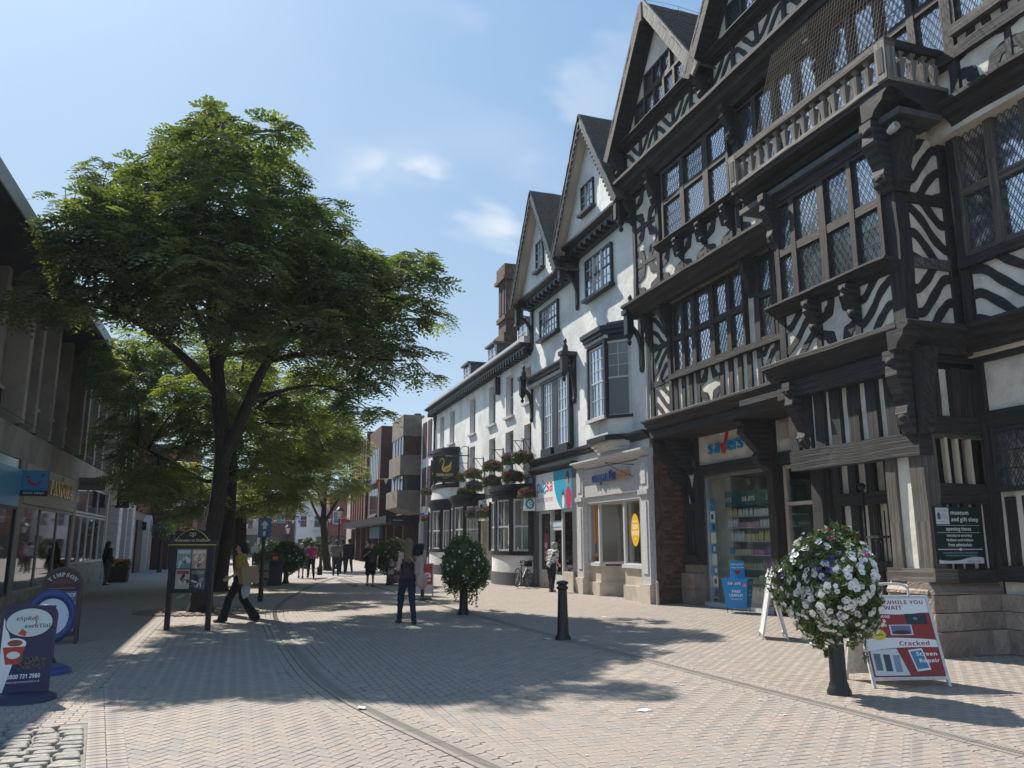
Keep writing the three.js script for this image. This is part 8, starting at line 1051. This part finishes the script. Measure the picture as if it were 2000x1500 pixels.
function person(label, x, s, yaw, o = {}) {
  const { h = 1.68, stride = 0.10, lean = 0, skin = 0, top = [0.1, 0.1, 0.1], legs = [0.05, 0.05, 0.07], sleeve = 0.5, topM, bare = false, hair = [0.06, 0.04, 0.03], hairLen = 0, legKind = 'trousers', flare = 0, arms = {}, cell = 0.024, hands = true, shoe = [0.03, 0.03, 0.03], fat = 1, capHat, group, headTilt = 0, thin = 1, topLow = 0.90 } = o, k = h / 1.70;
  const t = thing('person', label, 'person', [x, 0, s], group); t.rotation.y = yaw; const S = p => p.map(v => v * k);
  const lz = y => Math.tan(lean) * Math.max(0, y - 0.92), T = (px, y, z = 0) => S([px, y - (lean ? 0.10 * lean * Math.max(0, y - 0.92) : 0), z + lz(y)]);
  const W = fat, hipL = T(0.09, 0.90), hipR = T(-0.09, 0.90), kL = S([0.10, 0.49, stride * 0.75 + 0.02]), kR = S([-0.10, 0.49, -stride * 0.45 + 0.03]), aL = S([0.10, 0.085, stride * 1.35]), aR = S([-0.10, 0.085 + Math.max(0, stride - 0.12) * 0.45, -stride * 1.55]);
  const tL = [aL[0] + 0.015, aL[1] - 0.045, aL[2] + 0.15], tR = [aR[0] - 0.015, Math.max(0.04, aR[1] - 0.06), aR[2] + 0.135], shL = T(0.165 * W, 1.405), shR = T(-0.165 * W, 1.405);
  const dA = (sg, q, def) => q ? q.map(p => S(p)) : def; const [eL, wL] = dA(1, arms.L, [T(0.225 * W, 1.13, -0.02 - stride * 0.3), T(0.235 * W, 0.88, 0.04 - stride * 0.4)]), [eR, wR] = dA(-1, arms.R, [T(-0.225 * W, 1.13, -0.02 + stride * 0.3), T(-0.235 * W, 0.88, 0.06 + stride * 0.5)]);
  const nk = T(0, 1.46), hd = T(0, 1.605, 0.012 + headTilt * 0.08), leg = (hp, kn, an, to) => [[hp, kn, 0.088 * k * W, 0.056 * k], [kn, an, 0.055 * k, 0.037 * k], [an, to, 0.040, 0.028], [[an[0], an[1] - 0.05, an[2] - 0.03], to, 0.034, 0.026]];
  const legBones = [...leg(hipL, kL, aL, tL), ...leg(hipR, kR, aR, tR)], torso = [[T(0.045, 0.94), T(-0.045, 0.94), 0.115 * k * W, 0.115 * k * W], [T(0, 0.98), T(0, 1.12), 0.118 * k * W, 0.108 * k * W], [T(0.05 * W, 1.12), T(0.07 * W, 1.30), 0.085 * k * W, 0.088 * k * W], [T(-0.05 * W, 1.12), T(-0.07 * W, 1.30), 0.085 * k * W, 0.088 * k * W], [shL, shR, 0.058 * k, 0.058 * k], [T(0, 1.40), nk, 0.06 * k, 0.050 * k]];
  const armB = (a, e, w) => [[a, e, 0.050 * k * W, 0.039 * k], [e, w, 0.039 * k, 0.026 * k]], headB = [[nk, T(0, 1.53, 0.005), 0.048 * k, 0.050 * k], [[hd[0], hd[1] + 0.03 * k, hd[2] - 0.012], [hd[0], hd[1] + 0.01 * k, hd[2] + 0.012], 0.092 * k, 0.088 * k], [[hd[0], hd[1] - 0.055 * k, hd[2] + 0.028], [hd[0], hd[1] - 0.075 * k, hd[2] + 0.035], 0.060 * k, 0.045 * k], [[hd[0], hd[1] + 0.01 * k, hd[2] + 0.090 * k], [hd[0], hd[1] - 0.022 * k, hd[2] + 0.112 * k], 0.010, 0.015], [[hd[0] + 0.088 * k, hd[1] + 0.012, hd[2]], [hd[0] + 0.09 * k, hd[1] - 0.02, hd[2]], 0.016, 0.012], [[hd[0] - 0.088 * k, hd[1] + 0.012, hd[2]], [hd[0] - 0.09 * k, hd[1] - 0.02, hd[2]], 0.016, 0.012]];
  const add = (n, g, m) => { const q = new THREE.Mesh(g, m); q.name = n; q.castShadow = q.receiveShadow = true; t.add(q); return q; };
  const all = [...legBones, ...torso, ...armB(shL, eL, wL), ...armB(shR, eR, wR)], [mn, mx] = bounds(all, 0.03), fa = field(all, 0.04), geo = [netsurf(fa, mn, mx, cell)], [hn, hx2] = bounds(headB, 0.03); geo.push(netsurf(field(headB, 0.022), hn, hx2, Math.min(cell, 0.012)));
  if (hands) geo.push(hand(wL, eL, -1), hand(wR, eR, 1)); add('body', mg(geo), skinM[skin]);
  // clothing: the same limbs, a little larger, cut at hems
  const up = [...torso.slice(0, 5), ...(sleeve > 0 ? [[shL, sleeve >= 1 ? eL : [0, 1, 2].map(i => lerp(shL[i], eL[i], sleeve)), 0.052 * k * W, 0.046 * k], [shR, sleeve >= 1 ? eR : [0, 1, 2].map(i => lerp(shR[i], eR[i], sleeve)), 0.052 * k * W, 0.046 * k]] : []), ...(sleeve > 1 ? [[eL, wL, 0.044 * k, 0.034 * k], [eR, wR, 0.044 * k, 0.034 * k]] : [])], fu = field(up, 0.04, 0.017), yl = topLow * k, yh = (bare ? 1.335 : 1.47) * k; const [un, ux] = bounds(up, 0.05);
  const fold = (x, y, z) => 0.006 * Math.sin(y * 46 + 8 * Math.sin(x * 11 + z * 9)) + 0.004 * Math.sin(x * 60 + y * 20);
  add('top', netsurf((x, y, z) => Math.max(fu(x, y, z) + fold(x, y, z), yl - y, bare ? y - yh - 0.05 * (z < 0 ? -0.3 : 1) : -1), un, ux, cell), topM || mat(top, 0.85, { map: grainT, mu: 4 }));
  if (bare) add('straps', mg([tube([[shL[0] * 0.55, 1.33 * k, 0.10 - 0.02], [shL[0] * 0.6, 1.45 * k, 0.0], [shL[0] * 0.5, 1.33 * k, -0.13]].map(p => [p[0], p[1], -p[2]]), 0.010, 4), tube([[shR[0] * 0.55, 1.33 * k, 0.08], [shR[0] * 0.6, 1.45 * k, 0], [shR[0] * 0.5, 1.33 * k, -0.13]].map(p => [p[0], p[1], -p[2]]), 0.010, 4)]), mat(top, 0.8));
  const lm = mat(legs, 0.85, { map: grainT, mu: 3 });
  if (legKind === 'skirt') { const y1 = 0.52 * k; add('dress', netsurf((x, y, z) => Math.max(Math.hypot(x / 1.15, z) - lerp(0.24, 0.14, clamp((y - y1) / (0.5 * k), 0, 1)) * W + 0.012 * Math.sin(Math.atan2(z, x) * 9), y1 - y, y - 1.02 * k), [-0.35, y1 - 0.05, -0.32], [0.35, 1.1 * k, 0.32], cell), lm); }
  else { const sh = legKind === 'shorts', lb = [[T(0.045, 0.95), T(-0.045, 0.95), 0.118 * k * W, 0.118 * k * W]], kk = sh ? 0.95 : 1; const L = (hp, kn, an) => { lb.push([hp, [0, 1, 2].map(i => lerp(hp[i], kn[i], kk)), 0.095 * k * W, (sh ? 0.088 : 0.066 * thin) * k]); if (!sh) lb.push([kn, [an[0], an[1] - (flare ? 0.045 : 0.0), an[2]], 0.064 * k * thin, (0.048 + flare) * k * thin]); }; L(hipL, kL, aL); L(hipR, kR, aR); const [ln, lx] = bounds(lb, 0.05), fl = field(lb, 0.03, 0.012); add(sh ? 'shorts' : 'trousers', netsurf((x, y, z) => Math.max(fl(x, y, z) + fold(x, y, z) * 0.8, y - 1.03 * k, (flare ? 0.018 : 0.075) - y), ln, lx, cell), lm); }
  const sb = [[[aL[0], aL[1] - 0.045, aL[2] - 0.035], tL, 0.046, 0.036], [[aR[0], aR[1] - 0.045, aR[2] - 0.035], tR, 0.046, 0.036], [aL, [aL[0], aL[1] - 0.03, aL[2]], 0.05, 0.046], [aR, [aR[0], aR[1] - 0.03, aR[2]], 0.05, 0.046]], [sn, sx] = bounds(sb, 0.03), fs = field(sb, 0.015); add('shoes', netsurf((x, y, z) => Math.max(fs(x, y, z), 0.002 - y), sn, sx, Math.min(cell, 0.016)), mat(shoe, 0.6));
  const hb = [[[hd[0], hd[1] + 0.045 * k, hd[2] - 0.03], [hd[0], hd[1] + 0.05 * k, hd[2] + 0.005], 0.105 * k, 0.098 * k], [[hd[0], hd[1] - 0.01, hd[2] - 0.055], [hd[0], hd[1] - 0.06, hd[2] - 0.055], 0.078 * k, 0.062 * k]]; if (hairLen) hb.push([[hd[0] + 0.05, hd[1] + 0.02, hd[2] - 0.05], [hd[0] + 0.07, hd[1] - hairLen, hd[2] - 0.115], 0.062, 0.045], [[hd[0] - 0.05, hd[1] + 0.02, hd[2] - 0.05], [hd[0] - 0.06, hd[1] - hairLen * 0.95, hd[2] - 0.11], 0.062, 0.045], [[hd[0], hd[1], hd[2] - 0.06], [hd[0], hd[1] - hairLen * 1.1, hd[2] - 0.13], 0.07, 0.045]);
  const [bn, bx2] = bounds(hb, 0.04), fh = field(hb, 0.03); add('hair', netsurf((x, y, z) => Math.max(fh(x, y, z) + 0.006 * Math.sin(x * 130 + 3 * Math.sin(y * 30)), hd[1] - 0.02 * k - y + (z > hd[2] + 0.02 ? (z - hd[2] - 0.02) * 1.6 + 0.05 : -3)), bn, bx2, Math.min(cell, 0.013)), mat(hair, 0.7, { map: woodT, mu: 6, mv: 6 }));
  if (capHat) add('cap', mg([netsurf((x, y, z) => Math.max(Math.hypot((x - hd[0]) / 0.112, (y - hd[1] - 0.045) / 0.098, (z - hd[2]) / 0.122) * 0.11 - 0.11, hd[1] + 0.05 - y), [hd[0] - 0.2, hd[1], hd[2] - 0.2], [hd[0] + 0.2, hd[1] + 0.2, hd[2] + 0.2], 0.012), fin(new THREE.CylinderGeometry(0.10, 0.10, 0.012, 16).scale(0.9, 1, 1).translate(hd[0], hd[1] + 0.055, hd[2] + 0.10))]), mat(capHat, 0.8));
  add('eyes', mg([sph(hd[0] + 0.034, hd[1] + 0.012, -(hd[2] + 0.087), 0.011, 1, 0.7, 0.6, 6), sph(hd[0] - 0.034, hd[1] + 0.012, -(hd[2] + 0.087), 0.011, 1, 0.7, 0.6, 6)]), MT.dark); add('mouth', sph(hd[0], hd[1] - 0.055, -(hd[2] + 0.088), 0.02, 1, 0.25, 0.4, 6), mat([0.38, 0.14, 0.12], 0.6));
  return Object.assign(t, { joints: { hd, wL, wR, shL, shR, eL, eR, k }, add });
}
// woman carrying a child, seen from behind
{
  const lace = mat([1, 1, 1], 0.85, { map: tex(64, 64, (u, v) => { const q = fbm(u * 8, v * 8, 4, 3, 8); return q > 0.52 ? [0.30, 0.22, 0.21] : [0.17, 0.12, 0.12]; }), mu: 4 });
  const p = person('woman with long fair hair and blue jeans carrying a child, walking away', -6.45, 7.44, Math.PI + 0.12, { h: 1.69, stride: 0.13, thin: 0.84, topM: lace, bare: true, sleeve: 0, legs: [0.022, 0.036, 0.062], hair: [0.34, 0.22, 0.11], hairLen: 0.30, cell: 0.018, arms: { L: [[0.23, 1.12, -0.06], [0.17, 1.12, 0.16]], R: [[-0.25, 1.12, 0.03], [-0.16, 1.02, 0.24]] }, shoe: [0.05, 0.04, 0.035], fat: 0.95 });
  const j = person('small dark haired child held on the walking woman\'s right side', -6.22, 7.36, Math.PI - 0.5, { h: 0.80, stride: 0.05, top: [0.62, 0.42, 0.40], legs: [0.66, 0.55, 0.52], hair: [0.012, 0.009, 0.008], hairLen: 0.12, sleeve: 0.4, cell: 0.018, hands: false, shoe: [0.5, 0.35, 0.33], fat: 1.15 }); j.position.y = 0.80;
  const bag = solo('shoulder_bag', [(() => { const g = netsurf((x, y, z) => Math.hypot(x / 0.14, y / 0.17, z / 0.06) * 0.1 - 0.1, [-0.2, -0.22, -0.1], [0.2, 0.22, 0.1], 0.02); g.rotateY(0.5); g.translate(-6.18, 0.86, -7.22); return g; })(), tube([[-6.22, 0.98, 7.2], [-6.36, 1.25, 7.24], [-6.52, 1.45, 7.36]], 0.010, 5)], mat([0.52, 0.33, 0.28], 0.7), 'pink bag slung at the hip of the woman carrying a child', 'bag');
}
{ // woman in yellow with a carton
  const p = person('woman in yellow top and flared black trousers striding past the notice board', -9.78, 8.95, -Math.PI / 2 - 0.25, { h: 1.62, stride: 0.23, top: [0.38, 0.27, 0.06], sleeve: 0.7, legs: [0.012, 0.012, 0.013], flare: 0.05, hair: [0.015, 0.011, 0.009], hairLen: 0.06, cell: 0.018, arms: { L: [[0.22, 1.10, -0.06], [0.22, 0.98, 0.16]], R: [[-0.23, 1.12, -0.10], [-0.20, 0.95, -0.24]] }, skin: 1, topLow: 0.95 });
  solo('carton', jit((() => { const g = new THREE.BoxGeometry(0.36, 0.34, 0.22, 3, 3, 2).toNonIndexed(); g.rotateZ(0.12); g.rotateY(0.4); g.translate(-9.62, 0.98, -8.72); return boxUV(g); })(), 0.006, 6), mat([0.42, 0.29, 0.16], 0.85, { map: grainT, mu: 3 }), 'brown paper carrier held by the woman in yellow', 'carrier bag');
  solo('cloth_bag', (() => { const g = netsurf((x, y, z) => Math.hypot(x / 0.10, y / 0.17, z / 0.05) * 0.1 - 0.1 + 0.008 * Math.sin(x * 60), [-0.16, -0.22, -0.1], [0.16, 0.22, 0.1], 0.018); g.translate(-9.66, 0.66, -8.78); return g; })(), mat([0.40, 0.42, 0.44], 0.8), 'pale carrier bag hanging below the brown carrier of the woman in yellow', 'bag');
  solo('shoulder_strap', [tube([[-9.86, 1.36, 8.80], [-9.80, 1.15, 8.76], [-9.72, 0.90, 8.74]], 0.012, 5)], MT.black, 'black bag strap over the shoulder of the woman in yellow', 'strap');
}
person('dark clothed woman with long black hair standing by the shop window at left', -14.75, 26.5, 2.2, { h: 1.66, stride: 0.05, top: [0.012, 0.012, 0.013], sleeve: 2, legs: [0.10, 0.085, 0.07], hair: [0.010, 0.008, 0.008], hairLen: 0.25, cell: 0.026, fat: 1.1, topLow: 0.8 });
{ const m = mat([1, 1, 1], 0.85, { map: tex(64, 64, (u, v) => fbm(u * 8, v * 8, 14, 3, 8) > 0.54 ? [0.35, 0.36, 0.36] : [0.82, 0.82, 0.78]), mu: 3 }); person('white haired person in patterned shirt and mask stooping outside the charity shop', 0.42, 16.8, 1.95, { h: 1.64, stride: 0.05, lean: 0.22, headTilt: 0.5, topM: m, sleeve: 0.8, legs: [0.012, 0.012, 0.014], hair: [0.62, 0.58, 0.50], cell: 0.02, arms: { L: [[0.24, 1.08, 0.02], [0.14, 0.98, 0.26]], R: [[-0.26, 1.08, 0.02], [-0.14, 0.95, 0.24]] }, fat: 1.1, topLow: 0.82 }); }
person('man in cap, dark T-shirt and black shorts walking towards the viewer', -4.92, 22.4, -0.1, { h: 1.66, stride: 0.12, top: [0.055, 0.05, 0.045], sleeve: 0.7, legs: [0.014, 0.014, 0.014], legKind: 'shorts', hair: [0.04, 0.03, 0.025], capHat: [0.05, 0.05, 0.05], cell: 0.022, arms: { L: [[0.27, 1.15, 0.0], [0.24, 0.95, 0.12]], R: [[-0.27, 1.16, 0.02], [-0.12, 1.30, 0.20]] }, fat: 1.15 });
solo('backpack', (() => { const g = netsurf((x, y, z) => Math.hypot(x / 0.17, y / 0.22, z / 0.1) * 0.1 - 0.1, [-0.22, -0.28, -0.15], [0.22, 0.28, 0.15], 0.025); g.translate(-5.07, 1.16, -22.55); return g; })(), MT.dark, 'black backpack on the man in a cap', 'backpack');
const far = { cell: 0.034, hands: false, group: undefined };
person('woman in magenta top and dark trousers walking beside someone in blue', -6.45, 31.0, Math.PI + 0.1, { ...far, h: 1.66, stride: 0.14, top: [0.36, 0.05, 0.20], sleeve: 0.8, legs: [0.014, 0.012, 0.016], hair: [0.10, 0.07, 0.05] });
solo('shopping_bag', jit(bx(30.9, 31.1, 0.12, 0.5, -6.16, -5.92), 0.01), MT.dark, 'black shopping bag carried by the woman in magenta', 'bag');
person('person in a blue dress walking left of the woman in magenta', -6.95, 30.6, Math.PI - 0.1, { ...far, h: 1.58, stride: 0.12, top: [0.06, 0.08, 0.20], legs: [0.05, 0.07, 0.18], legKind: 'skirt', hair: [0.5, 0.47, 0.42] });
person('broad man in grey shirt and navy trousers walking away', -5.0, 33.4, Math.PI, { ...far, h: 1.74, stride: 0.08, top: [0.16, 0.15, 0.15], sleeve: 0.8, legs: [0.02, 0.025, 0.045], fat: 1.3, hair: [0.10, 0.08, 0.07] });
person('tall person in black just right of the man in grey', -4.35, 36.0, Math.PI, { ...far, h: 1.78, stride: 0.12, top: [0.012, 0.012, 0.014], sleeve: 2, legs: [0.012, 0.012, 0.014] });
person('person in black closest to the office block canopy', -3.75, 38.0, Math.PI + 0.2, { ...far, h: 1.82, stride: 0.12, top: [0.015, 0.014, 0.014], sleeve: 2, legs: [0.014, 0.014, 0.016] });
person('person in brown standing by the office block pillars', -1.7, 45.0, 1.2, { ...far, h: 1.66, stride: 0.05, top: [0.20, 0.13, 0.08], sleeve: 1.5, legs: [0.02, 0.02, 0.022] });
[['distant walker in white seen left of the arrow sign', -10.6, 42, [0.6, 0.6, 0.6], [0.03, 0.03, 0.05], 2.9], ['distant walker in crimson beside the arrow sign', -9.8, 45, [0.40, 0.04, 0.08], [0.10, 0.10, 0.11], 0.2], ['distant walker in lilac left of the crimson one', -10.7, 47, [0.35, 0.28, 0.42], [0.05, 0.05, 0.06], 3.1], ['distant walker in pale blue behind the bin', -8.7, 50, [0.25, 0.33, 0.42], [0.04, 0.04, 0.06], 0.1], ['distant walker in a light shirt right of the far tree', -3.9, 48, [0.55, 0.50, 0.46], [0.08, 0.08, 0.10], 3.0], ['distant walker in dark red far down the street', -7.2, 56, [0.24, 0.05, 0.06], [0.03, 0.03, 0.04], 3.2], ['distant walker in black under the far trees', -11.2, 53, [0.02, 0.02, 0.02], [0.02, 0.02, 0.03], 0.3]].forEach(([l, x, s, c, g, y]) => person(l, x, s, y, { ...far, cell: 0.045, h: 1.6 + (s % 5) * 0.04, stride: 0.1, top: c, legs: g, sleeve: 0.9 }));
renderer.render(scene, camera);
